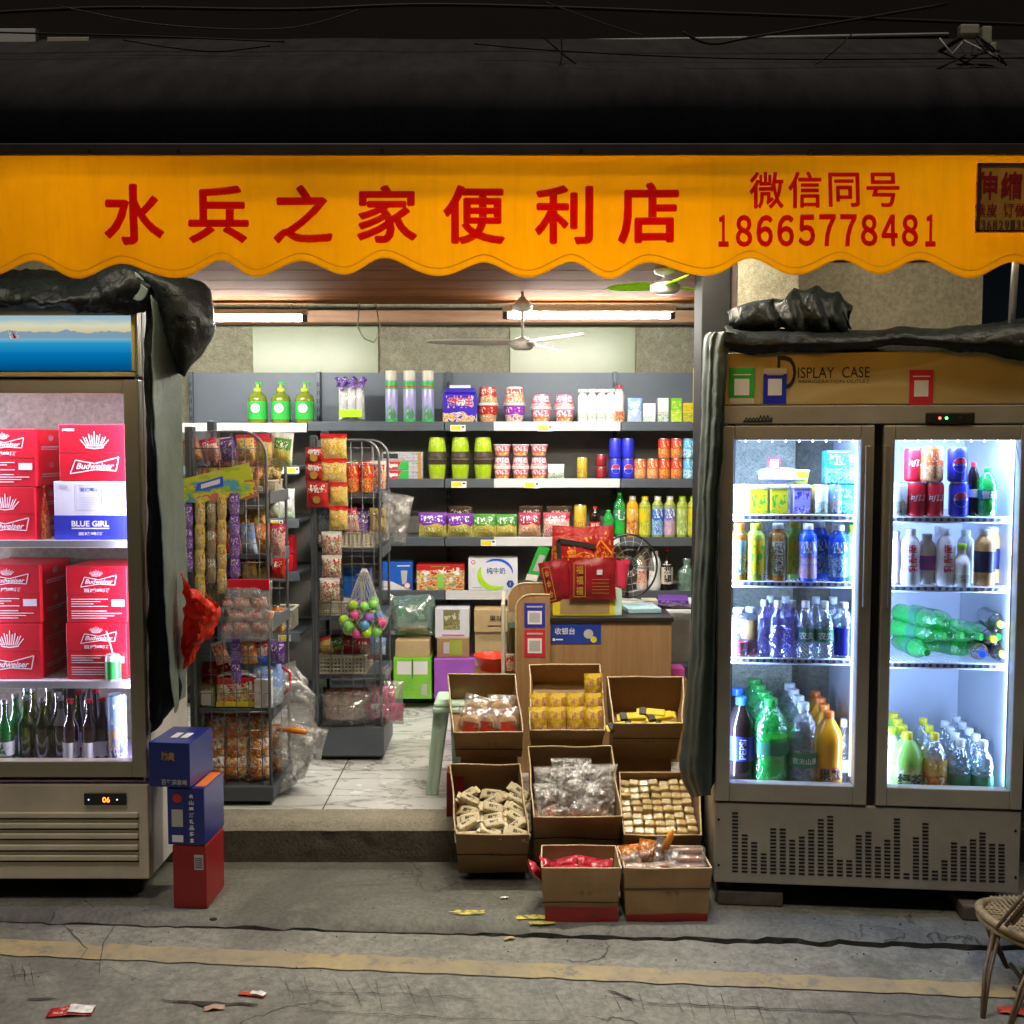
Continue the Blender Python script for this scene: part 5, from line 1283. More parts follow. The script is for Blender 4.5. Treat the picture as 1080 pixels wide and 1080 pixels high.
# right door rack 3: bottles lying with caps to the front
z_ = RK[(1, 699)] + .034
lay = [(952, .032, 'g'), (973, .032, 'g'), (995, .032, 'g'), (1012, .032, 'g'), (942, .085, 'g'), (962, .088, 'g'), (984, .086, 'g'), (1004, .088, 'g'), (950, .14, 'g'), (966, .137, 'g'), (1023, .032, 'v'), (1043, .032, 'y'), (1034, .085, 'y'), (1041, .138, 'y')]
sp = ('leftmost of the bottom row', 'second of the bottom row', 'third of the bottom row', 'fourth of the bottom row', 'leftmost of the middle row', 'second of the middle row', 'third of the middle row', 'fourth of the middle row', 'left one of the top row', 'right one of the top row')
for i, (px, dz, k) in enumerate(lay):
    zz_ = RK[(1, 699)] + dz; x_ = FR.lx(px, .28, zz_)
    if k == 'g': inst('l_g', b_bottle('soda', 'pet_green', 'green_plastic', .034, .24, 'label_green', (.4, .58), liquid='green_soda', fill=.6), 'soda_bottle', 'green soda bottle lying on its side, ' + sp[i], 'bottle', FR.w(x_, .33, zz_), 'green soda bottles lying on the third rack', rz=FRa + R((i * 37) % 40 + 8), rx=R(90))
    else:
        inst('l_' + k, b_bottle('soda', 'smoke_glass' if k == 'y' else 'pet_violet', 'yellow_cap' if k == 'y' else 'blue_cap', .033, .22, None, liquid='cola' if k == 'y' else 'tea_amber', fill=.75), 'soda_bottle', {10: 'lying dark bottle with a blue violet cap at the shelf bottom', 11: 'lowest of three lying dark bottles with yellow caps', 12: 'middle of three lying dark bottles with yellow caps', 13: 'topmost of three lying dark bottles with yellow caps'}[i], 'bottle', FR.w(x_, .30, zz_), 'lying dark bottles', rz=FRa + R(-6), rx=R(90))
# right door floor
for i, (px, ly) in enumerate(((956, .10), (951, .19), (946, .28), (942, .37))):
    rput('g_tea', b_bottle('jug', 'juice_green', 'yellow_cap', .054, .225, 'pk_teagreen', (.08, .5), text='绿茶' , tm='letter_black'), 'tea_bottle', ['frontmost', 'second', 'third', 'rearmost'][i] + ' of the green tea jugs with yellow cap', 'bottle', px, fz, ly, None, 'green tea jugs')
for i, (px, ly) in enumerate(((985, .10), (979, .20), (973, .30))):
    rput('g_amb', b_bottle('jug', 'pet_clear', 'yellow_cap', .043, .225, 'pk_oj', (.12, .6), liquid='tea_amber', fill=.6), 'juice_bottle', ['frontmost', 'middle', 'rearmost'][i] + ' of the amber juice bottles with yellow cap', 'bottle', px, fz, ly, None, 'amber juice bottles')
for i, (px, ly) in enumerate(((1012, .10), (1036, .09), (1006, .18), (1028, .17), (1001, .26), (1021, .25), (996, .34), (1014, .33), (1008, .42))):
    rput('g_wat', b_bottle('water', 'pet_clear', 'white_plastic', .036, .205, 'label_green', (.14, .40)), 'water_bottle', ['left in the front row', 'right in the front row', 'left in the second row', 'right in the second row', 'left in the third row', 'right in the third row', 'left in the fourth row', 'right in the fourth row', 'rearmost'][i] + ' of the small water bottles, right door floor', 'bottle', px, fz, ly, None, 'small water bottles on the right door floor')
rput('g_white', b_bottle('juice', 'milk_white', 'lime_plastic', .034, .23, None), 'milk_bottle', 'white bottle cut off at the left edge of the right door floor', 'bottle', 939, fz, .14)
# ================= fabric covers =================
def cloth(name, label, parts, loc):
    t = thing(name, label, 'cover', loc)
    for nm_, secs, nu, nv, m, amp, fs, seed, fold in parts:
        q = MB(); loft(q, secs, nu, nv, m, amp, fs, seed, fold); o = under(q.build(nm_), t); s_ = o.modifiers.new('thickness', 'SOLIDIFY'); s_.thickness = .003; s_.offset = 0
    return t
A = lambda px, py, Y: P(px, py, Y)
# left cover: rumpled over the top, a lobe and a long strip at the right corner
top_secs = [
    [A(-60, 335, 3.60), A(-60, 306, 3.63), A(-60, 292, 3.75), A(-60, 288, 4.1)],
    [A(0, 331, 3.61), A(0, 312, 3.60), A(0, 296, 3.74), A(0, 289, 4.1)],
    [A(40, 330, 3.62), A(42, 322, 3.56), A(40, 296, 3.72), A(40, 284, 4.1)],
    [A(80, 331, 3.62), A(80, 312, 3.60), A(78, 302, 3.70), A(80, 288, 4.1)],
    [A(110, 333, 3.61), A(112, 305, 3.58), A(108, 288, 3.68), A(108, 282, 4.1)],
    [A(134, 334, 3.61), A(134, 296, 3.57), A(130, 280, 3.66), A(130, 276, 4.0)],
    [A(152, 330, 3.63), A(152, 306, 3.58), A(150, 288, 3.68), A(146, 280, 4.0)]]
lobe = [
    [A(136, 282, 3.62), A(146, 290, 3.60), A(156, 300, 3.60), A(166, 318, 3.62)],
    [A(158, 280, 3.66), A(166, 296, 3.56), A(172, 322, 3.56), A(172, 350, 3.60)],
    [A(182, 288, 3.72), A(188, 306, 3.56), A(188, 345, 3.54), A(182, 380, 3.58)],
    [A(206, 298, 3.80), A(208, 318, 3.62), A(206, 350, 3.58), A(192, 396, 3.60)],
    [A(217, 308, 3.86), A(222, 328, 3.72), A(222, 356, 3.70), A(190, 399, 3.66)],
    [A(218, 316, 3.95), A(224, 338, 3.90), A(216, 366, 3.85), A(188, 395, 3.74)]]
sheen = [
    [A(160, 287, 3.73), A(150, 300, 3.64), A(158, 318, 3.60)], [A(180, 291, 3.78), A(186, 300, 3.72), A(190, 312, 3.62)],
    [A(198, 293, 3.84), A(206, 306, 3.78), A(210, 318, 3.66)], [A(204, 296, 3.9), A(218, 312, 3.84), A(222, 330, 3.74)]]
curl = [[A(136 + 12 * math.cos(t) , 308 + 14 * math.sin(t) - 8, 3.60 - .03 * math.cos(t)) for t in [k * .55 for k in range(11)]], [A(146 + 9 * math.cos(t) , 312 + 12 * math.sin(t) - 6, 3.57 - .03 * math.cos(t)) for t in [k * .55 for k in range(11)]]]
strip_light = [
    [A(158, 312, 3.55), A(165, 322, 3.60), A(174, 320, 3.66), A(189, 330, 3.74)],
    [A(160, 400, 3.55), A(168, 400, 3.60), A(176, 400, 3.67), A(191, 400, 3.76)],
    [A(164, 500, 3.55), A(171, 500, 3.60), A(179, 500, 3.68), A(193, 500, 3.78)],
    [A(171, 600, 3.56), A(177, 600, 3.61), A(184, 600, 3.69), A(197, 600, 3.79)],
    [A(177, 690, 3.57), A(182, 690, 3.62), A(187, 690, 3.69), A(197, 690, 3.78)],
    [A(184, 752, 3.60), A(186, 750, 3.63), A(188, 740, 3.68), A(195, 735, 3.74)]]
strip_dark = [
    [A(150, 315, 3.66), A(155, 315, 3.64), A(162, 315, 3.66)],
    [A(152, 450, 3.68), A(160, 450, 3.64), A(168, 450, 3.66)],
    [A(153, 600, 3.68), A(164, 600, 3.64), A(176, 600, 3.66)],
    [A(155, 700, 3.68), A(170, 700, 3.64), A(185, 700, 3.68)],
    [A(156, 745, 3.68), A(168, 758, 3.64), A(187, 735, 3.68)],
    [A(157, 775, 3.69), A(160, 772, 3.66), A(168, 766, 3.68)]]
cloth('fabric_cover', 'dark tarpaulin bunched over the left fridge with a long strip hanging at its side', [
    ('top_fold', top_secs, 70, 26, 'tarp', .022, 7, 1, None), ('hanging_lobe', lobe, 34, 34, 'tarp', .012, 5, 3, None),
    ('turned_edge', sheen, 20, 16, 'tarp_back', .006, 9, 5, None), ('rolled_corner', curl, 8, 30, 'tarp_back', .004, 9, 5, None),
    ('hanging_strip', strip_light, 80, 14, 'tarp_back', .006, 4, 6, lambda a, b: (0, .006 * math.sin(b * 9 + a * 3), 0)),
    ('hanging_strip', strip_dark, 60, 10, 'tarp', .012, 5, 8, None)], (xR, 3.66, ztop))
# right cover: along the top, a bundle, and a pleated curtain down the left side
Yr = lambda px: Ya + (Yb_ - Ya) * (px - 753) / 322.0
ts = []
for px, lo, hi in ((764, 368, 348), (790, 373, 352), (830, 374, 352), (870, 372, 352), (910, 369, 354), (950, 366, 350), (985, 368, 352), (1010, 372, 349), (1040, 376, 346), (1070, 381, 342), (1110, 384, 341)):
    y_ = Yr(px); ts.append([A(px, lo, y_ - .012), A(px, (lo + hi) / 2, y_ - .035), A(px, hi, y_ + .02), A(px, hi - 3, y_ + .25), A(px, hi - 2, y_ + .5)])
bund = []
for k, (px, lo, hi, yy) in enumerate(((770, 350, 330, 3.75), (784, 352, 323, 3.72), (806, 350, 320, 3.70), (822, 348, 318, 3.68), (840, 350, 309, 3.66), (858, 350, 310, 3.66), (874, 350, 314, 3.68), (888, 349, 318, 3.72), (896, 348, 330, 3.74))):
    bund.append([A(px, lo, yy - .03), A(px + 2, (lo * .6 + hi * .4), yy - .06), A(px - 2, hi, yy - .01), A(px + 1, hi + 3, yy + .12), A(px, lo - 4, yy + .22)])
bx = Xp(765, 3.66, 1.9)
cur = []
for py, x0, x1, x2 in ((352, 746, 756, 772), (362, 741, 753, 768), (400, 739, 751, 765), (460, 737, 749, 761), (540, 734, 746, 758), (620, 730, 743, 755), (700, 725, 740, 753), (770, 720, 736, 751), (815, 717, 733, 750), (842, 728, 738, 748)):
    cur.append([A(x0, py, 3.74), A((x0 + x1) / 2, py, 3.66), A(x1, py, 3.60), A(x2, py, 3.585)])
curd = []
for py, x0, x1 in ((360, 757, 765), (500, 753, 763), (620, 748, 761), (720, 743, 759), (800, 738, 756), (838, 736, 748)):
    curd.append([A(x0, py, 3.68), A((x0 + x1) / 2, py, 3.66), A(x1, py, 3.66)])
cloth('fabric_cover', 'dark tarpaulin folded over the two door fridge, hanging as a pleated curtain left of it', [
    ('top_fold', ts, 110, 30, 'tarp', .010, 6, 2, None), ('bundle', bund, 110, 40, 'tarp', .013, 6, 9, lambda a, b: (.010 * math.sin(b * 9 + 2), .014 * math.sin(a * 34 + b * 7) * (a > .3), .008 * math.sin(a * 34 + b * 7 + 1) * (a > .3))),
    ('curtain', cur, 120, 46, 'tarp_back2', .008, 4, 4, lambda a, b: (.004 * math.sin(b * 21 + a * 2.5) * (1 - .7 * a), .010 * math.sin(b * 21 + a * 2.5) * (1 - .7 * a), .0)),
    ('curtain_edge', curd, 60, 10, 'tarp', .008, 5, 6, None)], (pA.x, pA.y, rt)) if 'tarp_back2' in MATS else None

# red plastic bag tied to the cover
t = thing('plastic_bag', 'crumpled red plastic bag hanging beside the strip of the left cover', 'bag', A(208, 600, 3.72))
q = MB(); loft(q, [[A(190, 605, 3.70), A(191, 640, 3.69), A(190, 690, 3.70), A(191, 706, 3.70)], [A(198, 622, 3.66), A(202, 645, 3.64), A(198, 680, 3.66), A(194, 704, 3.69)], [A(208, 628, 3.68), A(214, 642, 3.63), A(208, 668, 3.66), A(197, 700, 3.69)], [A(222, 640, 3.72), A(226, 648, 3.68), A(222, 658, 3.70), A(206, 684, 3.72)], [A(228, 644, 3.78), A(229, 650, 3.76), A(224, 660, 3.76), A(208, 682, 3.76)], [A(210, 626, 3.8), A(215, 645, 3.82), A(208, 665, 3.8), A(197, 700, 3.72)]], 60, 44, 'red_bag', .018, 15, 3)
o = under(q.build('bag_body'), t); o.modifiers.new('thickness', 'SOLIDIFY').thickness = .001
q = MB(); loft(q, [[A(190, 604, 3.69), A(196, 618, 3.67), A(206, 634, 3.68)], [A(192, 612, 3.70), A(197, 626, 3.69), A(203, 640, 3.69)]], 6, 16, 'red_bag', .004, 12, 3); o = under(q.build('handle'), t); o.modifiers.new('thickness', 'SOLIDIFY').thickness = .001

# ================= back wall shelving =================
YSF = 5.93; YSB = 6.30
BZ = {445: Zp(445.5, YSF), 505: Zp(505.5, YSF), 567: Zp(567, YSF), 623: Zp(623.5, YSF)}
def xs_(px, Y=YSB, z=1.8): return Xp(px, Y, z)
def shelf_unit(px0, px1, levels, label, lipm, split=None, back=True):
    x0, x1 = xs_(px0), xs_(px1)
    t = thing('shelf_unit', label, 'shelving', ((x0 + x1) / 2, YSF, FZ), group='grey shelving along the back wall')
    q = MB(); q.box(x0 + .002, x1 - .002, YSB, YSB + .02, Zp(445, YSB), Zp(393, YSB), 'grey_panel'); q.box(x0 + .002, x1 - .002, YSB, YSB + .02, FZ, Zp(445, YSB) - .002, 'shelf_back'); under(q.build('back_panel'), t)
    for x in (x0,):
        q = MB(); q.box(x - .012, x + .012, YSB - .03, YSB - .002, FZ, Zp(393, YSB) + .004, 'grey_frame', .002)
        for k in range(34): q.box(x - .008, x - .003, YSB - .0315, YSB - .0305, FZ + .2 + k * .05, FZ + .225 + k * .05, 'slot_dark'); q.box(x + .003, x + .008, YSB - .0315, YSB - .0305, FZ + .2 + k * .05, FZ + .225 + k * .05, 'slot_dark')
        under(q.build('upright'), t)
    xf0, xf1 = Xp(px0, YSF, 1.4), Xp(px1, YSF, 1.4)
    for lv in levels:
        z = Zp(lv, YSF); q = MB(); q.box(x0 + .003, x1 - .003, YSF + .002, YSB - .032, z - .018, z, 'grey_frame'); 
        s_ = under(q.build('shelf'), t)
        sp = [(x0 + .003, x1 - .003, lipm)] if not split or lv > 600 else [(x0 + .003, x0 + (x1 - x0) * split, 'grey_frame'), (x0 + (x1 - x0) * split, x1 - .003, 'shelf_white')]
        q = MB()
        for a, b_, m in sp: q.box(a, b_, YSF - .012, YSF + .0015, z - .048, z + .004, m, .002)
        sub(q.build('price_rail'), s_)
        if lv == levels[-1]: pass
    q = MB(); q.box(x0 + .003, x1 - .003, YSF - .002, YSB - .03, FZ + .03, FZ + .06, 'grey_frame'); q.box(x0 + .003, x1 - .003, YSF + .02, YSF + .03, FZ, FZ + .029, 'dark_panel'); under(q.build('base_shelf'), t)
    return t
L4 = [445.5, 505.5, 567, 623.5]
u1 = shelf_unit(203, 337, [447], 'grey shelf bay holding three green pump bottles at the left', 'shelf_white')
u2 = shelf_unit(337, 473, L4, 'grey shelf bay holding toothpaste boxes and three spray cans', 'grey_frame')
u3 = shelf_unit(473, 648, L4, 'grey shelf bay with instant noodles above the cash counter', 'shelf_white', .28)
u4 = shelf_unit(648, 792, L4, 'grey shelf bay with drink bottles and cans at the right', 'grey_frame', None)
# the lower shelves of the first bay, deeper levels
x0, x1 = xs_(203), xs_(337)
for lv in (492, 548, 604, 668):
    z = Zp(lv, 5.75); q = MB(); q.box(x0 + .003, x1 - .02, 5.76, YSB - .032, z - .018, z, 'grey_frame'); s_ = under(q.build('shelf'), u1)
    q = MB(); q.box(x0 + .003, x1 - .02, 5.748, 5.759, z - .048, z + .003, 'grey_panel', .002); sub(q.build('price_rail'), s_)
def tagprice(t, px, py, w=16, Y=YSF - .0135, m='label_yellow', hh=.036):
    z = Zp(py, Y); x = Xp(px, Y, z); w_ = w * Y / F / 2; q = MB()
    q.box(x - w_, x + w_, Y - .001, Y + .0008, z - hh / 2, z + hh / 2, 'letter_white'); q.box(x - w_ * .9, x + w_ * .35, Y - .0018, Y - .0012, z - hh * .36, z + hh * .36, m); q.box(x + w_ * .5, x + w_ * .85, Y - .0018, Y - .0012, z + hh * .05, z + hh * .3, 'letter_black')
    under(q.build('price_tag'), t)
for u, px, py in ((u3, 483, 451.5), (u3, 484, 511), (u3, 575, 451.5), (u3, 561, 511.5), (u3, 515, 572.5)): tagprice(u, px, py)
for px, py in ((293, 496), (309, 496), (262, 552), (292, 552), (300, 673)): tagprice(u1, px, py, 13, 5.7465)
# side post with yellow tape at right end
t = thing('side_post', 'white shelf post with yellow price tape at the right end of the shelves', 'post', A(734, 620, 5.86))
z_a = Zp(520, 5.86); q = MB(); a = Xp(731, 5.86, 1.5); q.box(a, a + .03, 5.85, 5.88, Zp(506, 5.86), Zp(450, 5.86), 'white_plastic', .003); under(q.build('post_body'), t)
q = MB(); q.box(a - .002, a + .03, 5.86, 5.885, Zp(446, 5.86), Zp(388, 5.86), 'yellow_print', .002); under(q.build('yellow_strip'), t)

def sput(key, b, name, label, cat, px, lv, Y=6.0, group=None, dz=0, **kw):
    z = BZ[lv] + .001 + dz if lv in BZ else lv + dz
    loc = (Xp(px, Y, z + .08), Y, z); return inst(key, b, name, label, cat, loc, group, kw.pop('rz', 0), **kw)
m_ = lambda px, Y=6.0: px / F * Y * 1.0
def b_pump(o):
    q = MB(); q.lathe([(.050, 0), (.054, .01), (.054, .135), (.046, .16), (.022, .175), (.020, .185)], 'soap_green', 20); q.build('body', o)
    q = MB(); q.lathe([(.0556, .022), (.0556, .125)], 'green_plastic', 22, caps=False); q.lathe([(.0001, 0), (.026, .0005)], 'letter_white', 18, T=Matrix.Translation((0, -.0575, .085)) @ Matrix.Rotation(R(90), 4, 'X')); q.text('花露水', 0, .086, 'letter_red', w=.036, y=-.0592, bold=.02); q.build('label', o)
    q = MB(); q.lathe([(.021, .183), (.021, .20), (.008, .204), (.006, .226)], 'lime_plastic', 14); q.tube([(0, 0, .228), (.02, -.018, .229), (.034, -.028, .224)], .006, 'green_plastic', 8); q.lathe([(.012, .224), (.012, .236)], 'green_plastic', 12); q.build('pump', o)
for i, px in enumerate((272, 296.5, 321.5)): sput('pump', b_pump, 'pump_bottle', ORD[i] + ' of the three green pump bottles on the top shelf', 'bottle', px, Zp(446.5, 5.98) , 5.98, 'green pump bottles')
def b_rolls(o):
    b_bag('cellophane', .16, .25, .09, seed=4, wr=.01)(o)
    q = MB()
    for k in range(3): q.lathe([(.024, .02), (.024, .20)], 'roll', 14, c=(-.05 + .05 * k, 0, 0))
    q.box(-.066, .066, -.047, -.045, .03, .075, 'lime_plastic'); q.build('paper_roll', o)
    q = MB(); q.grid(lambda a, b: ((a - .5) * .19 * (1 - .2 * math.sin(math.pi * b)), -.03 + .02 * math.sin(a * 19) + .01 * math.sin(b * 9), .195 + .06 * b + .012 * math.sin(a * 23)), 26, 8, 'pk_violet'); q.build('purple_top', o)
sput('rolls', b_rolls, 'tissue_pack', 'clear pack of tissue rolls with purple top beside the pump bottles', 'pack', 371, 445, 6.05)
def b_spray(o):
    q = MB(); q.lathe([(.034, 0), (.036, .006), (.036, .235), (.030, .245)], 'pk_spraypack', 18); q.build('can', o)
    q = MB(); q.lathe([(.0364, .19), (.0364, .235)], 'green_print', 18, caps=False); q.lathe([(.0366, .20), (.0366, .208)], 'label_red', 18, caps=False); q.lathe([(.0364, 0), (.0364, .02)], 'green_print', 18, caps=False); q.build('label', o)
    q = MB(); q.lathe([(.033, .24), (.034, .245), (.034, .292), (.032, .296)], 'cream_plastic', 16); q.build('cap', o)
for i, px in enumerate((413, 432, 451.5)): sput('spray', b_spray, 'spray_can', ORD[i] + ' of the three tall lilac spray cans with green band', 'spray can', px, 445, 6.0, 'lilac spray cans')
def b_noodlebox(o):
    q = MB(); q.box(-.098, .098, 0, .10, 0, .165, 'pk_bluebox', .006); q.box(-.088, .088, .005, .09, .166, .195, 'pk_bluebox2', .006); q.build('pack_body', o)
    q = MB(); q.box(-.06, .06, .02, .05, .196, .212, 'letter_white', .003); q.build('handle', o)
    q = MB(); q.text('猪骨王', .005, .118, 'letter_red_bright', w=.14, h=.045, y=-.002, bold=.05); q.text('猪骨王', .005, .118, 'letter_white', w=.144, h=.048, y=-.0012, bold=.09); q.build('print', o)
plain('pk_bluebox2', (.035, .02, .40), .35)
sput('nbox', b_noodlebox, 'noodle_pack', 'blue multipack of noodles with white handle on the top shelf', 'pack', 485, 445, 5.95)
for i, (px, key, m, r_, lab) in enumerate(((514.5, 'bowlr', 'pk_redbowl', .058, 'red noodle bowl'), (542.5, 'bowlp', 'pk_purplebowl', .062, 'purple noodle bowl'))):
    h_ = .1
    sput(key, b_cup(m, r_, h_), 'noodle_bowl', lab + ', the lower of its stack of two on the top shelf', 'bowl', px, 445, 6.0, None)
    sput(key + 'u', b_cup(m if i == 0 else 'pk_redwhite', r_ * .97, h_, True), 'noodle_bowl', lab + ', turned over on top of the lower one', 'bowl', px, 445, 6.0, None, h_ + .006)
for i, px in enumerate((570.5, 595)):
    for j in (0, 1): sput('pinkb' + str(j), b_cup('pk_pinkcup', .058, .078, j == 1, band='pk_oj' if j == 0 else None), 'noodle_bowl', ('upper' if j else 'lower') + ' pink bowl of the ' + ('left' if i == 0 else 'right') + ' stack on the top shelf', 'bowl', px, 445, 6.0, 'pink bowls on the top shelf', j * .084)
for i, px in enumerate((614.5, 624.5, 634.5, 644)):
    sput('wbot', b_bottle('juice', 'milk_white', 'white_plastic', .028, .19, 'pk_whitegreen', (.08, .5), cw=1.9), 'milk_bottle', ORD[i] + ' of the four white milk bottles in shrink wrap on the top shelf', 'bottle', px, 445, 5.98, 'white milk bottles on the top shelf')
sput('pinkbot', b_bottle('waist', 'milk_pink', 'red_cap', .032, .215, 'bread', (.02, .3), text='果', tm='label_red'), 'milk_bottle', 'pink beige bottle with red cap right of the white milk bottles', 'bottle', 653, 445, 5.98)
sput('bwbag', b_bag('pk_bluewhite', .085, .14, .04, seed=2), 'snack_bag', 'blue and white pouch beside the pink beige bottle', 'bag', 669.5, 445, 6.0)
for px, m, w, h_, lab in ((685, 'pk_whitebox', .07, .11, 'small white carton with green print on the top shelf'), (699.5, 'pk_whitegreen', .062, .14, 'pale tall carton left of the bright green one'), (713.5, 'pk_greenbox', .062, .14, 'bright green carton with yellow fruit on the top shelf'), (726, 'pk_yellowbox', .062, .112, 'yellow carton with green print at the end of the top shelf')):
    sput('c' + m + str(px), b_box(m, w, h_, .05), 'drink_carton', lab, 'carton', px, 445, 5.99)
# second shelf
for j in range(3):
    y_ = 5.95
    def dec(q, w, h, d, j=j):
        if j < 2:
            q.add([(-w / 2 - .001, -.0015, .002), (-w * .12, -.0015, .002), (-w * .02, -.0015, h - .002), (-w / 2 - .001, -.0015, h - .002)], [(0, 1, 2, 3)], 'label_red'); q.text('Colgate', -w * .28, h * .5, 'letter_white', w=w * .36, h=h * .6, y=-.003, bold=.04)
            q.add([(-w * .11, -.0012, .002), (w * .16, -.0012, .002), (w * .16, -.0012, h - .002), (-w * .01, -.0012, h - .002)], [(0, 1, 2, 3)], 'green_print'); rect(q, w * .38, w * .46, .002, h - .002, 'letter_gold')
        else: rect(q, -w * .46, -w * .1, h * .25, h * .8, 'letter_black'); rect(q, w * .38, w * .46, .002, h - .002, 'letter_gold')
    sput('tp%d' % (j == 2), b_box('pk_toothgrey' if j == 2 else 'pk_toothgrey', .235, .05, .05, .001, dec), 'toothpaste_box', ['lowest', 'middle', 'topmost grey'][j] + ' box of the toothpaste stack on the second shelf', 'box', 424, 505, y_, 'toothpaste boxes', .0525 * j)
for i, px in enumerate((461, 485.5, 509.5)):
    for j in (0, 1): sput('lime%d' % j, b_cup('pk_limecup', .056, .118, j == 1, lid='dark_lid', band='dark_lid', bz=(.03, .28) if j else (.70, .95)), 'noodle_cup', ('upper' if j else 'lower') + ' lime green noodle cup of the ' + ['left', 'middle', 'right'][i] + ' stack', 'cup', px, 505, 6.0, 'lime green noodle cups', j * .124)
for i, px in enumerate((529.5, 549, 568.5)):
    for j in (0, 1, 2): sput('pinkc%d' % (j % 2), b_cup('pk_pinkcup', .049, .062, j % 2 == 1, band='pk_oj' if j % 2 == 0 else None), 'noodle_cup', ['lowest', 'middle', 'top'][j] + ' pink noodle cup of the ' + ['left', 'middle', 'right'][i] + ' stack on the second shelf', 'cup', px, 505, 6.0, 'pink noodle cups on the second shelf', j * .067)
sput('gwbag', b_bag('pk_whitegreen', .095, .085, .03), 'snack_bag', 'small white and green bag right of the pink cups', 'bag', 586.5, 505, 5.97)
sput('slimcan', b_can('pk_goldcan', .030, .125), 'drink_can', 'single slim gold can in the middle of the second shelf', 'drink can', 614, 505, 6.0)
for j in (0, 1): sput('dkred', b_can('pk_maroon', .031, .07), 'drink_can', ('upper' if j else 'lower') + ' one of the dark red tins left of the blue cans', 'tin', 634, 505, 5.99, 'dark red tins', j * .071)
CH_ = .116
for i, px in enumerate((649, 662.3)):
    for j in (0, 1): sput('pep%d' % j, b_can('label_blue', .0345, CH_, badge=None if j else 'pepsi'), 'drink_can', ('upper' if j else 'lower') + ' blue cola can of the ' + ['left', 'right'][i] + ' stack on the shelf', 'drink can', px, 505, 5.97, 'blue cola cans on the shelf', j * (CH_ + .001))
for i, px in enumerate((675, 688.3)): sput('oran', b_can('pk_orangecan', .0345, CH_), 'drink_can', ['left', 'right'][i] + ' one of the two orange cans on the second shelf', 'drink can', px, 505, 5.97, 'orange cans on the second shelf')
for i, px in enumerate((700.5, 713.5)):
    for j in (0, 1): sput('redc', b_can('pk_redcan', .034, CH_), 'drink_can', ('upper' if j else 'lower') + ' red and gold can of the ' + ['left', 'right'][i] + ' stack', 'drink can', px, 505, 5.98, 'red and gold cans', j * (CH_ + .001))
for j in (0, 1): sput('bluc', b_can('pk_bluecan', .034, CH_), 'drink_can', ('upper' if j else 'lower') + ' light blue can at the right end of the second shelf', 'drink can', 726.5, 505, 5.98, 'light blue cans', j * (CH_ + .001))
# third shelf
for i, (px, m, w, h_, lab) in enumerate(((456.5, 'pk_purple', .165, .14, 'left purple snack bag on the third shelf'), (485.5, 'pk_purple', .155, .135, 'right purple snack bag on the third shelf'), (511, 'pk_green', .14, .132, 'left green snack bag on the third shelf'), (534, 'pk_green', .125, .13, 'right green snack bag on the third shelf'), (558.5, 'pk_magenta', .13, .14, 'dark magenta snack bag on the third shelf'), (587, 'pk_pinkred', .155, .14, 'pink and white snack bag behind the red gift bags'))):
    sput('sb' + m + str(i), b_bag(m, w, h_, .06, seed=i), 'snack_bag', lab, 'bag', px, 567, 5.99, 'snack bags on the third shelf')
for i, (px, w) in enumerate(((486, .14), (560, .14), (590, .15))): sput('sbb' + str(i), b_bag('pk_brown', w, .17, .05, seed=i + 8), 'snack_bag', 'brown snack bag in the second row, ' + ['behind the right purple bag', 'behind the dark magenta bag', 'behind the pink and white bag'][i], 'bag', px, 567, 6.12, 'brown snack bags')
sput('goldtin', b_can('pk_goldcan', .036, .185), 'drink_can', 'large gold can left of the small cola bottle', 'drink can', 612, 567, 5.98)
sput('colab', b_bottle('soda', 'cola', 'red_cap', .033, .175, 'label_red', (.28, .5), text='可乐'), 'soda_bottle', 'small cola bottle with red cap on the third shelf', 'bottle', 627.5, 567, 5.98)
sput('spriteb', b_bottle('soda', 'pet_green', 'green_plastic', .033, .155, 'label_green', (.28, .5), liquid='green_soda', fill=.5), 'soda_bottle', 'short green soda bottle beside the cola on the third shelf', 'bottle', 641.5, 567, 5.98)
sput('spriteL', b_bottle('soda', 'pet_green', 'green_plastic', .036, .255, 'label_green', (.4, .6), liquid='green_soda', fill=.55, text='七'), 'soda_bottle', 'tall green soda bottle on the third shelf', 'bottle', 653.5, 567, 6.0)
for px, m, cap, lab in ((667, 'pk_oj', 'cream_plastic', 'orange juice bottle with pale cap right of the tall green bottle'), (680, 'pk_lemon', 'yellow_cap', 'yellow lemon drink bottle on the third shelf'), (693.5, 'pk_sport', 'white_plastic', 'blue sports drink bottle on the third shelf'), (706.3, 'pk_sportpink', 'white_plastic', 'blue and pink drink bottle on the third shelf'), (719.5, 'pk_teagreen', 'lime_plastic', 'pale green tea bottle on the third shelf'), (731, 'pk_lemon', 'lime_plastic', 'bright yellow bottle at the end of the third shelf')):
    sput('t' + str(px), b_bottle('juice', 'juice_orange' if px < 670 else 'tea_green', cap, .0345, .235, m, (.05, .78)), 'drink_bottle', lab, 'bottle', px, 567, 5.98)
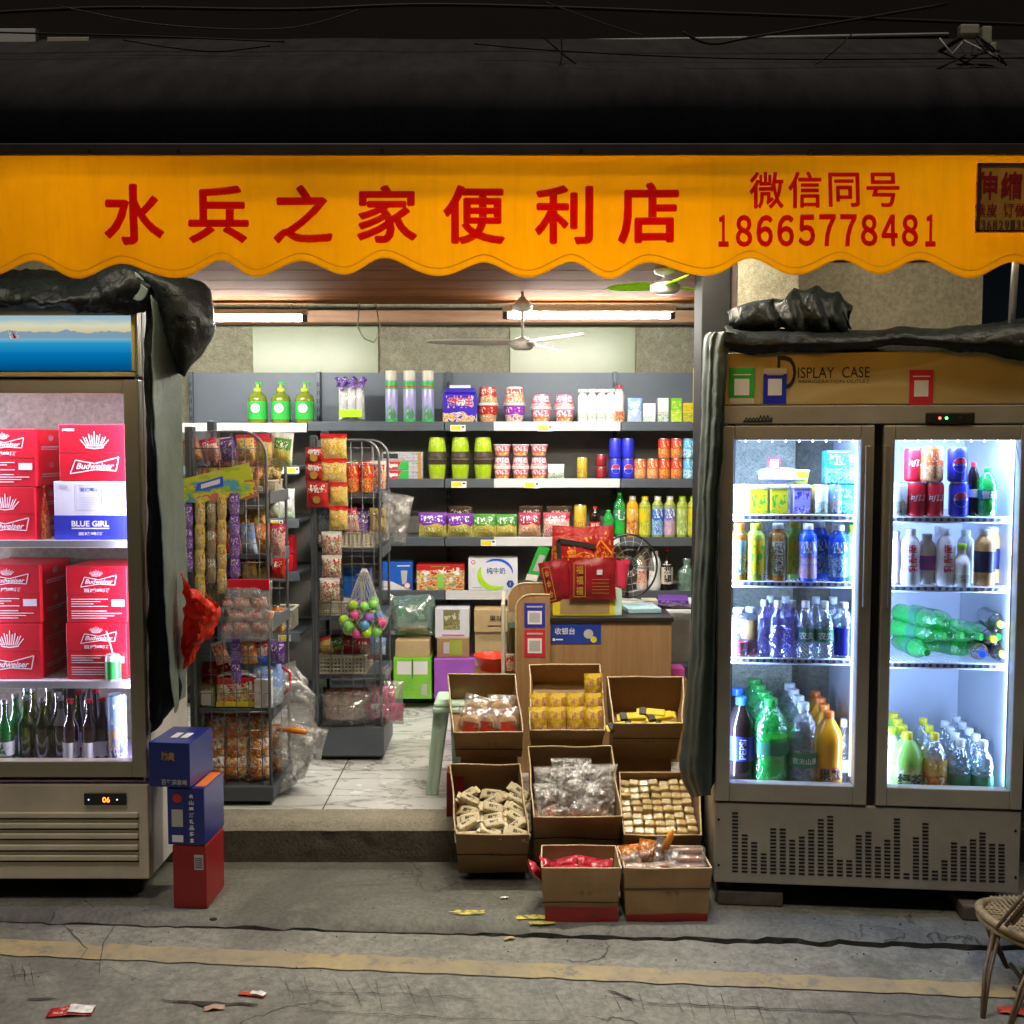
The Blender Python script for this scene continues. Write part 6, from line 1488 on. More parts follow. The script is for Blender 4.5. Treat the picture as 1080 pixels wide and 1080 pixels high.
# fourth shelf
def dblue(q, w, h, d):
    y = -.0015; q.add([(-w / 2 + .002, y, .003), (w / 2 - .002, y, .003), (w * .2, y, h * .12), (-w * .2, y, h * .32), (-w / 2 + .002, y, h * .34)], [(0, 1, 2, 3, 4)], 'label_white')
    q.add([(w * .12, y - .001, h * .7), (w * .34, y - .001, h * .7), (w * .30, y - .001, h * .22), (w * .16, y - .001, h * .22)], [(0, 3, 2, 1)], 'letter_grey'); rect(q, 0, w * .42, h * .84, h * .88, 'letter_white', y)
    for r_, m in ((.2, 'label_red'), (.155, 'label_white')): q.add([(w * .33 + math.cos(2 * math.pi * k / 16) * h * r_ * .6, y - (.002 if r_ > .18 else .003), h * .17 + math.sin(2 * math.pi * k / 16) * h * r_ * .6) for k in range(16)], [tuple(range(16))], m)
sput('milkblue', b_box('drink_blue2', .175, .165, .12, .002, dblue), 'milk_box', 'blue milk gift box with a drawn glass on the fourth shelf', 'box', 419, 623, 5.96) if 'drink_blue2' in MATS else None
def dred(q, w, h, d):
    rect(q, -w * .2, w * .2, h * .9, h * .94, 'letter_gold'); q.box(-w * .07, w * .07, -.002, -.001, h * .08, h * .62, 'juice_green')
    for px in (-.28, .26): q.text('旺', px * w, h * .42, 'letter_white', w=w * .14, h=h * .2, y=-.002, bold=.05, rot=.2)
sput('milkred', b_box('pk_milkred', .275, .15, .12, .002, dred), 'milk_box', 'red snack gift box with oval marks on the fourth shelf', 'box', 464.5, 623, 5.96)
def dwhite(q, w, h, d):
    y = -.0015
    q.text('纯牛奶', w * .06, h * .60, 'letter_blue', w=w * .38, h=h * .2, y=y - .001, bold=.01)
    def arc(r0, a0, a1, m, tw, cy=.5):
        n_ = 24; pts = []
        for k in range(n_ + 1):
            t_ = k / n_; a = R(a0 + (a1 - a0) * t_); ww = tw * math.sin(math.pi * t_) ** .6; pts.append((a, ww))
        vs = []
        for a, ww in pts:
            for s_ in (-1, 1): vs.append((w * .06 + math.cos(a) * (r0 * w + s_ * ww * w / 2), y, h * cy + math.sin(a) * (r0 * w * .86 + s_ * ww * w / 2)))
        q.add(vs, [(2 * k, 2 * k + 1, 2 * k + 3, 2 * k + 2) for k in range(n_)], m)
    arc(.34, 130, 0, 'drink_blue', .05); arc(.34, 150, 300, 'lime_plastic', .11)
    q.add([(w * .35 + math.cos(R(60 * k)) * h * .12, y - .002, h * .2 + math.sin(R(60 * k)) * h * .12) for k in range(6)], [tuple(range(6))], 'letter_blue'); q.text('1', w * .35, h * .2, 'letter_white', h=h * .1, y=y - .004)
    rect(q, -w * .42, -w * .22, h * .08, h * .09, 'letter_blue'); stroke(q, [(-w * .40 + math.cos(R(36 * k)) * h * .055, h * .86 + math.sin(R(36 * k)) * h * .055) for k in range(11)], .004, 'letter_red_bright')
    stroke(q, [(-w * .39 + math.cos(R(36 * k)) * h * .05, h * .6 + math.sin(R(36 * k)) * h * .06) for k in range(11)], .002, 'letter_grey')
sput('milkwhite', b_box('case_white', .285, .19, .12, .002, dwhite), 'milk_box', 'white pure milk box with green and blue swirl on the fourth shelf', 'box', 520, 623, 5.96)
sput('wb1', b_bottle('waist', 'milk_pink', 'white_plastic', .032, .20, 'pk_redwhite', (.2, .6)), 'milk_bottle', 'pinkish bottle seen through the fan guard on the fourth shelf', 'bottle', 677, 623, 6.0)
sput('wb2', b_bottle('waist', 'milk_white', 'white_plastic', .038, .225, None), 'milk_bottle', 'white bottle with red mark left of the dark sauce bottle', 'bottle', 690.5, 623, 5.98)
sput('soy', b_bottle('beer', 'cola', 'red_cap', .034, .245, 'cream_plastic', (.15, .62), text='酱油', tm='letter_black', vert=True), 'sauce_bottle', 'dark sauce bottle with red cap on the fourth shelf', 'bottle', 703.5, 623, 5.98)
sput('jugg', b_bottle('flask', 'cellophane_green', 'cellophane_green', .052, .185, None), 'glass_jug', 'squat pale green glass jug at the right of the fourth shelf', 'jug', 724, 623, 5.98)
for i, px in enumerate((663, 668)): pass
# floor level under the bays
def wbox(key, m, px0, px1, pyt, pyb, Y, d, name, label, cat, deco=None, zb=None, bev=.003, rz=0, group=None):
    x, z, w, h = fit(px0, px1, pyt, pyb, Y)
    if zb is not None: z = zb
    return inst(key, b_box(m, w, h, d, bev, deco), name, label, cat, (x, Y, z), group, rz)
FB = FZ + .061
def dgreen(q, w, h, d):
    rect(q, -w * .40, -w * .03, h * .60, h * .92, 'letter_white'); rect(q, w * .03, w * .40, h * .60, h * .92, 'letter_white'); rect(q, w * .24, w * .38, h * .1, h * .36, 'letter_grey'); rect(q, -w * .01, w * .01, h * .5, h * .98, 'slot_dark')
    for k in range(5): rect(q, -w * .4, w * (.05 - .08 * (k % 2)), h * (.46 - .06 * k), h * (.468 - .06 * k), 'green_print')
wbox('gbox', 'lime_card', 415, 455, 700, 743, 5.80, .26, 'milk_box', 'green and white carton under the green wrapped bag', 'box', dgreen, zb=FB)
gz = FB + fit(415, 455, 700, 743, 5.80)[3]
wbox('kraft0', 'board_light', 417, 453, 682, 699.5, 5.82, .24, 'cardboard_box', 'flat tan box lying on the green and white carton', 'box', zb=gz + .001)
x, z, w, h = fit(408, 458, 650, 686, 5.86)
inst('gbag', b_bag('cellophane_green', w * 1.05, h * 1.25, .22, seed=5, wr=.02), 'plastic_bag', 'pale green plastic bag full of bottles behind the net bag', 'bag', (x, 5.93, gz + .02 + .09))
put('gbagb', b_bottle('flask', 'glass_green', 'green_plastic', .04, .15), 'drink_bottle', 'green bottle inside the pale green plastic bag', 'bottle', 424, gz + .115, 5.93)
wbox('purple', 'purple_card', 458, 501, 703, 745, 5.80, .24, 'cardboard_box', 'purple box on the floor behind the front cardboard box', 'box', zb=FB)
pz = FB + fit(458, 501, 703, 745, 5.80)[3]
wbox('crate1', 'board', 461, 495, 682, 702, 5.84, .2, 'cardboard_box', 'tan box with green pattern standing on the purple box', 'box', lambda q, w, h, d: [rect(q, -w * .12, w * .28, h * .1, h * .9, 'tea_green'), rect(q, -w * .30, -w * .12, h * .2, h * .8, 'letter_grey')], zb=pz + .001)
cz = pz + fit(461, 495, 682, 702, 5.84)[3]
wbox('crate2', 'case_white', 459, 495, 650, 681, 5.85, .2, 'cardboard_box', 'white open box with clear front, topmost of the stack on the purple box', 'box', lambda q, w, h, d: [rect(q, -w * .26, w * .22, h * .28, h * .95, 'pk_olive'), rect(q, -w * .3, w * .35, h * .07, h * .12, 'pink_card')], zb=cz + .002)
wbox('kraft1', 'board_light', 501, 534, 676, 745, 5.84, .22, 'cardboard_box', 'lower tan box left of the counter', 'box', zb=FB)
kz = FB + fit(501, 534, 676, 745, 5.84)[3]
wbox('kraft2', 'board_light', 500, 536, 652, 675.5, 5.82, .22, 'cardboard_box', 'upper tan box with black print left of the counter', 'box', lambda q, w, h, d: [q.text('果味', w * .15, h * .6, 'letter_black', w=w * .4, h=h * .3, y=-.0012, bold=.01), rect(q, -w * .1, w * .4, h * .25, h * .3, 'letter_black')], zb=kz + .001)
t = inst('redbasin', lambda o: (MB().lathe([(.07, 0), (.10, .07), (.105, .075), (.10, .072), (.066, .004)], 'red_plastic', 24).build('bowl', o)), 'plastic_bowl', 'red plastic basin behind the first cardboard box', 'basin', (Xp(521, 5.2, .5), 5.2, Zp(706, 5.2) - .0))
q = MB(); a = t.location; q.box(a.x - .1, a.x + .1, a.y - .1, a.y + .1, FZ, a.z - .001, 'board', .003); tag(q.build('cardboard_box'), 'plain carton under the red plastic basin', 'box')
# ================= end racks =================
def gondola(px0, px1, Yf, dep, lv, pyt, pyb, label, sfx, archr=.10):
    xL_, xR_ = Xp(px0, Yf, 1), Xp(px1, Yf, 1); zt_ = Zp(pyt, Yf)
    t = thing('wire_rack', label, 'rack', ((xL_ + xR_) / 2, Yf, FZ), group='grey end racks with wire guards')
    q = MB(); q.box(xL_ - .02, xR_ + .015, Yf - .02, Yf + dep, FZ + .02, Zp(lv[0], Yf), 'grey_frame', .006); q.box(xL_, xR_ - .01, Yf + .01, Yf + dep - .02, FZ, FZ + .019, 'dark_rubber'); under(q.build('base'), t)
    q = MB(); q.box(xL_ - .035, xL_ - .003, Yf + .0, Yf + .05, FZ, zt_ + .02, 'grey_frame', .004); under(q.build('upright'), t)
    q = MB(); q.box(xL_ - .035, xL_ - .003, Yf + dep - .05, Yf + dep, FZ, zt_ + .05, 'grey_frame', .004); under(q.build('upright'), t)
    q = MB(); q.box(xL_ - .030, xL_ - .018, Yf + .051, Yf + dep - .051, FZ + .05, zt_, 'grey_panel'); under(q.build('side_panel'), t)
    for k, py in enumerate(lv[1:]):
        z = Zp(py, Yf); q = MB(); q.box(xL_ - .002, xR_ + .005, Yf + .012, Yf + dep, z - .02, z, 'grey_frame', .002); q.box(xR_ + .006, xR_ + .012, Yf + .012, Yf + dep, z - .045, z + .003, 'grey_panel'); under(q.build('shelf'), t)
    for k, Y in enumerate((Yf, Yf + dep)):
        q = MB(); zb_ = Zp(lv[0], Yf); r_ = archr; pts = [(xL_ - .01, Y, zb_), (xL_ - .01, Y, zt_)] + [(xR_ - r_ + r_ * math.sin(R(a)), Y, zt_ - r_ + r_ * math.cos(R(a))) for a in range(0, 91, 15)] + [(xR_, Y, zb_)]
        q.tube(pts, .0065, 'wire_grey', 8)
        x = xL_ + .055
        while x < xR_ - .02:
            top = zt_ - (r_ - math.sqrt(max(0, r_ * r_ - max(0, x - (xR_ - r_)) ** 2)) if x > xR_ - r_ else 0); q.tube([(x, Y, zb_), (x, Y, top)], .0018, 'wire_grey', 5); x += .052
        z = zb_ + .075
        while z < zt_ - .03: q.tube([(xL_, Y + .002, z), (xR_ - (0 if z < zt_ - r_ else .03), Y + .002, z)], .0018, 'wire_grey', 5); z += .078
        under(q.build('wire_guard'), t)
    return t, xL_, xR_
t, gx0, gx1 = gondola(207, 283, 4.24, .36, [828, 748, 655, 585, 520], 455, 853, 'grey end rack at the left with wire guard, hung with candy strips', 1)
t2, hx0, hx1 = gondola(336, 401, 4.86, .34, [766, 712, 650, 578, 520], 464, 803, 'grey end rack at the middle with wire guard, hung with yellow snack bags', 2, .08)
Y1 = 4.24; Y2 = 4.86
def ifit(key, mk, px0, px1, pyt, pyb, Y, name, label, cat, zb=None, group=None, **kw):
    x, z, w, h = fit(px0, px1, pyt, pyb, Y)
    if zb is not None: z = zb
    return inst(key, mk(w, h), name, label, cat, (x, Y, z), group, **kw)
bagf = lambda m, t=.05, seed=1, wr=.008, sm=None: (lambda w, h: b_bag(m, w, h, t, seed=seed, wr=wr, sm=sm))
bagf2 = lambda m, t=.05, seed=1, wr=.008: (lambda w, h: b_bag(m, w, h, t, seed=seed, wr=wr, nx=26, nz=28))
boxf = lambda m, d=.1, deco=None, bev=.003: (lambda w, h: b_box(m, w, h, d, bev, deco))
# rack 1 contents
z828 = Zp(828, Y1) + .001; z748 = Zp(748, Y1) + .001; z655 = Zp(655, Y1) + .001; z520 = Zp(520, Y1) + .001; z585 = Zp(585, Y1) + .001
k_ = 0
for i in range(3):
    for j in range(3):
        x = gx0 + .045 + i * .095; inst('snk%d' % (i % 2), b_bag('pk_snack', .105, .12, .07, seed=i, wr=.012), 'snack_bag', ['lower', 'middle', 'upper'][j] + ' orange snack bag in the ' + ['left', 'centre', 'right'][i] + ' of the left rack bottom', 'bag', (x, Y1 + .055 + .012 * j, z828 + .080 * j), 'orange snack bags at the rack bottom', R((i * 7 + j * 13) % 20 - 10), rx=R(-8))
        if j < 2: inst('snk%d' % (i % 2), None, 'snack_bag', ['lower', 'middle'][j] + ' orange snack bag behind, in the ' + ['left', 'centre', 'right'][i] + ' of the left rack bottom', 'bag', (x + .02, Y1 + .17, z828 + .09 * j), 'orange snack bags at the rack bottom', R(9))
ifit('cello1', bagf2('cellophane', .22, 3, .04), 283, 322, 700, 832, Y1 + .16, 'plastic_wrap', 'crumpled clear plastic spilling from the right side of the left rack', 'plastic wrap', rz=R(70))
ifit('cello2', bagf2('cellophane_white', .10, 6, .035), 286, 338, 762, 802, Y1 + .10, 'plastic_wrap', 'clear plastic sleeve sticking out right of the left rack', 'plastic wrap', ry=R(14))
0 and ifit('cello3', bagf('cellophane_soft', .10, 8, .03), 226, 290, 748, 782, Y1 + .07, 'plastic_wrap', 'clear plastic lying over the orange snack bags', 'plastic wrap')
q = MB(); a = P(292, 770, Y1 + .1); b_ = P(322, 772, Y1 + .02); q.tube([a, (a + b_) / 2 + Vector((0, 0, .004)), b_], [.007, .013, .012], 'orange_ball', 10); tag(q.build('brush_handle'), 'short orange plastic handle sticking out right of the left rack', 'handle')
def b_redtin(w, h):
    def f(o):
        q = MB(); q.box(-w / 2, w / 2, 0, .10, 0, h, 'pk_milkred', .008); q.build('carton', o); q = MB(); q.box(-w / 2 - .001, w / 2 + .001, -.002, .1, .004, h * .2, 'label_yellow', .001); q.text('旺仔', -w * .05, h * .55, 'letter_white', w=w * .45, h=h * .3, y=-.003, bold=.04); q.build('print', o)
        q = MB(); q.grid(lambda a, b: ((a - .5) * w * .98, b * .09, h + .012 * math.sin(a * math.pi)), 10, 2, 'white_plastic'); q.build('lid', o)
    return f
ifit('redtin', b_redtin, 228, 270, 716, 748, Y1 + .02, 'snack_box', 'red gift pack with yellow base on the shelf of the left rack', 'box', zb=z748)
ifit('tinlab', boxf('pk_olive', .08, lambda q, w, h, d: [rect(q, -w * .2, w * .35, h * .1, h * .8, 'label_white')]), 206, 227, 726, 748, Y1 + .03, 'snack_box', 'small olive box with white label left of the red gift pack', 'box', zb=z748)
ifit('rpk', bagf('pk_redbag', .06, 3), 208, 244, 690, 726, Y1 + .15, 'snack_bag', 'dark red snack bag behind the small olive box', 'bag', zb=z748 + .02)
def b_jar(o):
    q = MB(); q.lathe([(.052, 0), (.060, .01), (.064, .06), (.060, .11), (.045, .135)], 'pk_bluewhite', 20); q.build('body', o); q = MB(); q.lathe([(.047, .133), (.050, .136), (.050, .155), (.046, .158)], 'blue_cap', 20); q.build('lid', o)
    q = MB(); q.tube([(.055, 0, .12), (.085, 0, .10), (.085, 0, .05), (.062, 0, .03)], .006, 'label_red', 8); q.build('handle', o)
x, z, w, h = fit(266, 292, 688, 748, Y1 + .04); inst('jar', b_jar, 'candy_jar', 'plastic candy jar with blue lid and red handle in the left rack', 'jar', (x, Y1 + .1, z748), None, s=(h / .158 * .72, h / .158 * .72, h / .158 * .85))
ifit('pkw', boxf('label_white', .04), 268, 286, 718, 748, Y1 + .012, 'snack_box', 'white paper pack in front of the blue lidded jar', 'box', zb=z748)
for i, (px0, px1, pyt, m, lab) in enumerate(((208, 232, 600, 'pk_darkgold', 'dark gold bag at the left of the middle shelf, left rack'), (236, 262, 606, 'pk_brown', 'brown bag in the centre of the middle shelf, left rack'))):
    ifit('mid%d' % i, bagf(m, .06, i + 2, .01), px0, px1, pyt, 652, Y1 + .1, 'snack_bag', lab, 'bag', zb=z655)
for i, (px, m) in enumerate(((214, 'pk_green'), (232, 'pk_darkgold'), (252, 'pk_oj'), (270, 'pk_gold'), (244, 'pk_brown'))):
    ifit('up%d' % i, bagf(m, .05, i + 4, .01), px - 12, px + 12, 545 - 5 * (i % 2), 584, Y1 + .12 + .03 * (i % 2), 'snack_bag', ['green', 'dark gold', 'orange brown', 'bright gold', 'dark brown'][i] + ' bag behind the candy strips on the left rack', 'bag', zb=z585)
# orange sweets heap in the top basket
t = thing('sweets_basket', 'wire basket on the top of the left rack', 'basket', ((gx0 + gx1) / 2, Y1 + .1, z520))
q = MB(); za, zb_ = Zp(520, Y1), Zp(492, Y1)
for z_ in (za + .004, (za + zb_) / 2, zb_): q.tube([(gx0 + .01, Y1 + .03, z_), (gx1 - .02, Y1 + .03, z_), (gx1 - .02, Y1 + .26, z_), (gx0 + .01, Y1 + .26, z_)], .002, 'wire_dark', 5, closed=True)
for k in range(14): x = gx0 + .01 + (gx1 - gx0 - .03) * k / 13; q.tube([(x, Y1 + .03, za + .004), (x, Y1 + .03, zb_)], .0015, 'wire_dark', 5)
under(q.build('wire_frame'), t)
for i in range(16):
    px = 211 + (i % 8) * 9.4; x = Xp(px, Y1 + .05, z520)
    inst('osw%d' % (i % 3), b_bag(['pk_orange', 'pk_gold', 'pk_orange'][i % 3], .03, .085, .02, seed=i, wr=.004, nx=6, nz=8), 'candy_stick', ['front', 'rear'][i // 8] + ' row orange wrapped candy stick, ' + ORD[i % 8] + ' in the top basket', 'candy', (x, Y1 + .05 + .05 * (i // 8), z520 + .015 + .01 * (i % 2)), 'orange candy sticks in the top basket', R((i * 29) % 40 - 20), ry=R((i * 41) % 50 - 25), rx=R(-14))
for i, (px0, px1, pyt, pyb, m, lab) in enumerate(((222, 248, 462, 494, 'pk_redwhite', 'white pouch with pink print at the top of the left rack'), (250, 286, 458, 498, 'pk_pinkred', 'red and violet bag at the top of the left rack'), (284, 308, 456, 492, 'pk_whitebox', 'white bag with red dot at the top right of the left rack'), (268, 296, 486, 508, 'pk_gold', 'gold crumpled bag under the white bag with red dot'))):
    ifit('tp%d_' % i, bagf(m, .06, i + 3, .012), px0, px1, pyt, pyb, Y1 + .16 + .02 * i, 'snack_bag', lab, 'bag', ry=R(i * 6 - 8))
# tilted yellow header card with strips of sweets under it
hc = thing('header_card', 'tilted yellow and blue cardboard header hanging on the left rack', 'card', P(228, 512, Y1 - .03))
q = MB(); pts = [P(188, 530, Y1 - .035), P(189, 506, Y1 - .035), P(262, 488, Y1 - .035), P(272, 524, Y1 - .035), P(236, 530, Y1 - .035)]; q.poly([pts[0], pts[4], pts[3], pts[2], pts[1]], 'pk_header', (0, .003, 0)); under(q.build('card'), hc)
q = MB(); pts = [P(206, 518, Y1 - .037), P(208, 510, Y1 - .037), P(235, 502, Y1 - .037), P(236, 513, Y1 - .037)]; q.poly(pts, 'drink_blue', (0, -.001, 0)); pts = [P(212, 515.5, Y1 - .0385), P(212, 511, Y1 - .0385), P(232, 505, Y1 - .0385), P(232, 510, Y1 - .0385)]; q.poly(pts, 'label_white', (0, -.0005, 0)); under(q.build('print'), hc)
for i, (px, py0, py1, m, w, lab) in enumerate(((198, 532, 603, 'pk_violet', 11, 'dark violet candy strip hanging leftmost on the left rack'), (211, 527, 632, 'pk_gold', 11, 'gold candy strip second from left on the left rack'), (223, 528, 615, 'pk_darkgold', 10, 'dark brown candy strip between the two gold ones'), (234, 522, 626, 'pk_gold', 10, 'gold candy strip with round seals right of the dark one'), (247, 520, 720, 'pk_violet', 11, 'long purple candy strip reaching down past the pink bag'))):
    Yh = Y1 - .045; top = P(px, py0, Yh); bot = P(px + (2 if i == 4 else 0), py1, Yh)
    t = thing('candy_strip', lab, 'candy', top, group='candy strips on the left rack'); n_ = max(2, int((top.z - bot.z) / .085)); hh = (top.z - bot.z) / n_; ww = w / F * Yh
    for k in range(n_):
        c = MB(); seed = i * 9 + k
        def fnp(s_):
            def fn(a, b):
                u = 2 * a - 1; e = (1 - abs(u) ** 3) * math.sin(math.pi * b) ** .6
                return (top.x + (bot.x - top.x) * (k + .5) / n_ + u * ww / 2 * (.80 + .20 * math.sin(math.pi * b) ** .4) , Yh + s_ * .006 * e + noise.noise(Vector((u * 3, b * 6, seed))) * .006, top.z - (k + 1) * hh + b * hh)
            return fn
        c.grid(fnp(-1), 6, 8, m); c.grid(fnp(1), 6, 8, m); under(c.build('sachet'), t)
t = ifit('pinkbag', bagf('cellophane_soft', .10, 11, .02), 236, 288, 612, 674, Y1 - .07, 'snack_bag', 'bulging clear bag of pink and red sweets with folded top, left rack', 'bag')
for i, (u, v_) in enumerate([(a, b) for a in range(5) for b in range(3)]):
    p = P(243 + u * 9 + (v_ % 2) * 3, 668 - v_ * 13, Y1 - .07); o = inst('sw_' + ['pk_pinkred', 'pk_redwhite'][i % 2], b_bag(['pk_pinkred', 'pk_redwhite'][i % 2], .04, .045, .03, seed=i, wr=.004, nx=6, nz=6), 'wrapped_sweet', ORD[u] + ' sweet of the ' + ['bottom', 'middle', 'top'][v_] + ' layer in the clear pink bag', 'sweet', (p.x, p.y, p.z), 'sweets in the clear pink bag', ry=R(i * 31 % 60 - 30))
q = MB(); a = P(240, 622, Y1 - .085); b_ = P(284, 611, Y1 - .085); q.box(a.x, b_.x, a.y - .004, a.y + .012, a.z, b_.z, 'case_red', .003); o = q.build('header_flap'); o.parent = t; o.matrix_parent_inverse = t.matrix_basis.inverted()
CW = [('red', 'pk_redface'), ('yellow', 'pk_yellowbag'), ('violet', 'pk_violet'), ('orange', 'pk_orange'), ('white and red', 'pk_redwhite'), ('green', 'pk_green'), ('gold', 'pk_gold'), ('pink', 'pk_pinkred'), ('blue', 'pk_bluewhite')]
for rk, (Xa, Xb, Yk, rows, nc, nm_) in enumerate(((236, 292, Y1, ((552, 586), (588, 610), (676, 700)), 5, 'left rack'), (206, 296, Y1, ((462, 486),), 6, 'left rack top'), (345, 398, Y2, ((486, 516), (536, 562), (672, 690)), 5, 'middle rack'))):
    for r_, (pa, pb) in enumerate(rows):
        for c_ in range(nc):
            cn, cm = CW[(c_ * 4 + r_ * 2 + rk * 3) % 9]; px = Xa + (Xb - Xa) * c_ / (nc - 1); Yq = Yk + .05 + .05 * (c_ % 2); x, z, w, h = fit(px - 9, px + 9, pa, pb, Yq)
            inst('hg%s%d' % (cm, r_ + rk * 4), b_bag(cm, w, h, .035, seed=c_ + r_, wr=.009, nx=8, nz=8), 'snack_bag', 'small ' + cn + ' bag, ' + ORD[c_] + ' in the ' + ['upper', 'middle', 'lower'][r_] + ' row, ' + nm_, 'bag', (x, Yq, z), 'small bright bags inside the racks', rz=R(c_ * 17 % 30 - 15), ry=R(c_ * 41 % 36 - 18))
# bags on the right side of rack 1 and on the shelves behind it
for i, (px0, px1, pyt, pyb, Y, m, lab) in enumerate(((279, 294, 516, 545, 4.4, 'pk_whitegreen', 'pale grey pouch hanging right of the left rack, upper'), (279, 294, 575, 605, 4.4, 'pk_bluewhite', 'pale grey pouch hanging right of the left rack, lower'), (294, 311, 515, 547, 5.8, 'pk_whitebox', 'white bag with red circle on the side shelf'), (296, 308, 462, 488, 5.82, 'pk_whitebox', 'white bag on the side shelf under the pump bottles'), (286, 300, 640, 668, 4.5, 'pk_orange', 'orange bag beside the pink clear bag'))):
    ifit('rs%d' % i, bagf(m, .04, i + 7, .008), px0, px1, pyt, pyb, Y, 'snack_bag', lab, 'bag')
for j in (0, 1): ifit('rb', boxf('case_red', .1, lambda q, w, h, d: [q.text('红枣', 0, h * .6, 'letter_white', w=w * .5, h=h * .3, y=-.0015), rect(q, -w * .4, w * .1, h * .1, h * .35, 'label_white')]), 292, 309, 567, 585, 5.8, 'snack_box', ['lower', 'upper'][j] + ' red and white box on the side shelf between the racks', 'box', zb=Zp(604, 5.75) + .001 + .103 * j, group='red and white boxes')
def b_basket(w, h, d):
    def f(o):
        q = MB(); t_ = .004; n_ = 13; nr = 4
        for (x0, x1, y0, y1, ax) in ((-w / 2, w / 2, 0, t_, 0), (-w / 2, w / 2, d - t_, d, 0), (-w / 2, -w / 2 + t_, 0, d, 1), (w / 2 - t_, w / 2, 0, d, 1)):
            L = (x1 - x0) if ax == 0 else (y1 - y0); n2 = max(4, int(n_ * L / w)); 
            for r_ in range(nr + 1):
                z0_ = h * (.08 + .74 * r_ / nr); q.box(x0 + .0005 * ax, x1 - .0005 * ax, y0 + .0005, y1 - .0005, z0_ - h * .04, z0_ + h * .04, 'cream_plastic')
            for c_ in range(n2 + 1):
                if ax == 0: xx = x0 + L * c_ / n2; q.box(max(x0, xx - L / n2 * .22), min(x1, xx + L / n2 * .22), y0 - .0004, y1 + .0004, 0, h * .86, 'cream_plastic')
                else: yy = y0 + L * c_ / n2; q.box(x0 - .0004, x1 + .0004, max(y0, yy - L / n2 * .22), min(y1, yy + L / n2 * .22), 0, h * .86, 'cream_plastic')
        q.box(-w / 2, w / 2, 0, d, 0, .004, 'cream_plastic'); q.build('basket_body', o)
        q = MB(); q.tube([(-w / 2, 0, h * .93), (w / 2, 0, h * .93), (w / 2, d, h * .93), (-w / 2, d, h * .93)], h * .07, 'cream_plastic', 8, closed=True); q.build('rim', o)
    return f
ifit('bk3', lambda w, h: b_basket(w, h, .16), 289, 308, 642, 664, 5.5, 'plastic_basket', 'cream plastic basket on the side shelf between the racks', 'basket')
ifit('bk4', lambda w, h: b_basket(w, h, .14), 268, 290, 506, 524, Y1 + .15, 'plastic_basket', 'small cream basket beside the gold crumpled bag', 'basket')

# rack 2 contents
z766 = Zp(766, Y2) + .001; z712 = Zp(712, Y2) + .001; z650 = Zp(650, Y2) + .001; z578 = Zp(578, Y2) + .001; z520b = Zp(520, Y2) + .001
strips = [('yellow snack bag strip', 352, 458, 'pk_yellowbag', 28, (26, 26), 'red topped yellow snack bags hanging at the top left of the middle rack'), ('', 357, 509, 'pk_yellowbag', 20, (25, 25), 'pair of yellow snack bags hanging below the wider ones on the middle rack'), ('', 350, 561, 'pk_wrg', 21, (25, 24, 24), 'strip of white and red snack bags hanging lowest on the middle rack'), ('', 332, 472, 'pk_redface', 20, (15, 20), 'narrow red snack packs hanging at the far left of the middle rack'), ('', 335, 507, 'pk_redface', 24, (28,), 'wide red snack pack with face print hanging left on the middle rack')]
for i, (_, px, py, m, w, hs, lab) in enumerate(strips):
    Yh = Y2 - .035 - .012 * (i == 4); t = thing('snack_strip', lab, 'snack bags', P(px, py, Yh), group='snack strips on the middle rack'); y_ = py
    for k, hpx in enumerate(hs):
        x, z, ww, hh = fit(px - w / 2 - (2 if i == 2 and k == 2 else 0), px + w / 2 - (2 if i == 2 and k == 2 else 0), y_, y_ + hpx, Yh)
        tmp = bpy.data.objects.new('pouch', None); COL.objects.link(tmp); b_bag(m, ww, hh, .045, seed=i * 5 + k, wr=.006)(tmp); o = tmp.children[0]; o.name = 'pouch'; o.parent = t; o.matrix_parent_inverse = Matrix.Identity(4); o.location = (x - t.location.x, Yh - t.location.y, z - t.location.z); bpy.data.objects.remove(tmp)
        q = MB(); q.box(x - ww / 2, x + ww / 2, Yh - .004, Yh + .004, z + hh - .012, z + hh + .002, 'case_red' if i < 2 else ('label_white' if i == 2 else 'case_red_dark')); sl = q.build('header'); sl.parent = t; sl.matrix_parent_inverse = t.matrix_basis.inverted()
        if i >= 3:
            q = MB(); q.text('牛奶糖' if i == 4 else '牛奶', x, z + hh * .66, 'letter_white', w=ww * .6, y=Yh - .030, bold=.03); q.lathe([(.0, 0), (.018, .001)], 'letter_gold', 16, T=Matrix.Translation((x, Yh - .026, z + hh * .3)) @ Matrix.Rotation(R(90), 4, 'X')); pr = q.build('print'); pr.parent = t; pr.matrix_parent_inverse = t.matrix_basis.inverted()
        y_ += hpx
for i, px in enumerate((372, 387)):
    o = ifit('ryc', lambda w, h: b_can('pk_redcan', w / 2, h), px - 7, px + 7, 487, 519, Y2 + .03, 'snack_can', ['left', 'right'][i] + ' red snack can with yellow top on the middle rack', 'can', zb=z520b, group='red snack cans')
ifit('bluem', boxf('pk_bluepack', .05), 372, 396, 480, 500, Y2 + .16, 'snack_box', 'light blue box behind the red snack cans', 'box', zb=z520b)
ifit('bkA', lambda w, h: b_basket(w, h, .22), 333, 393, 561, 577, Y2 + .015, 'plastic_basket', 'cream perforated basket with violet sweets on the middle rack', 'basket', zb=z578)
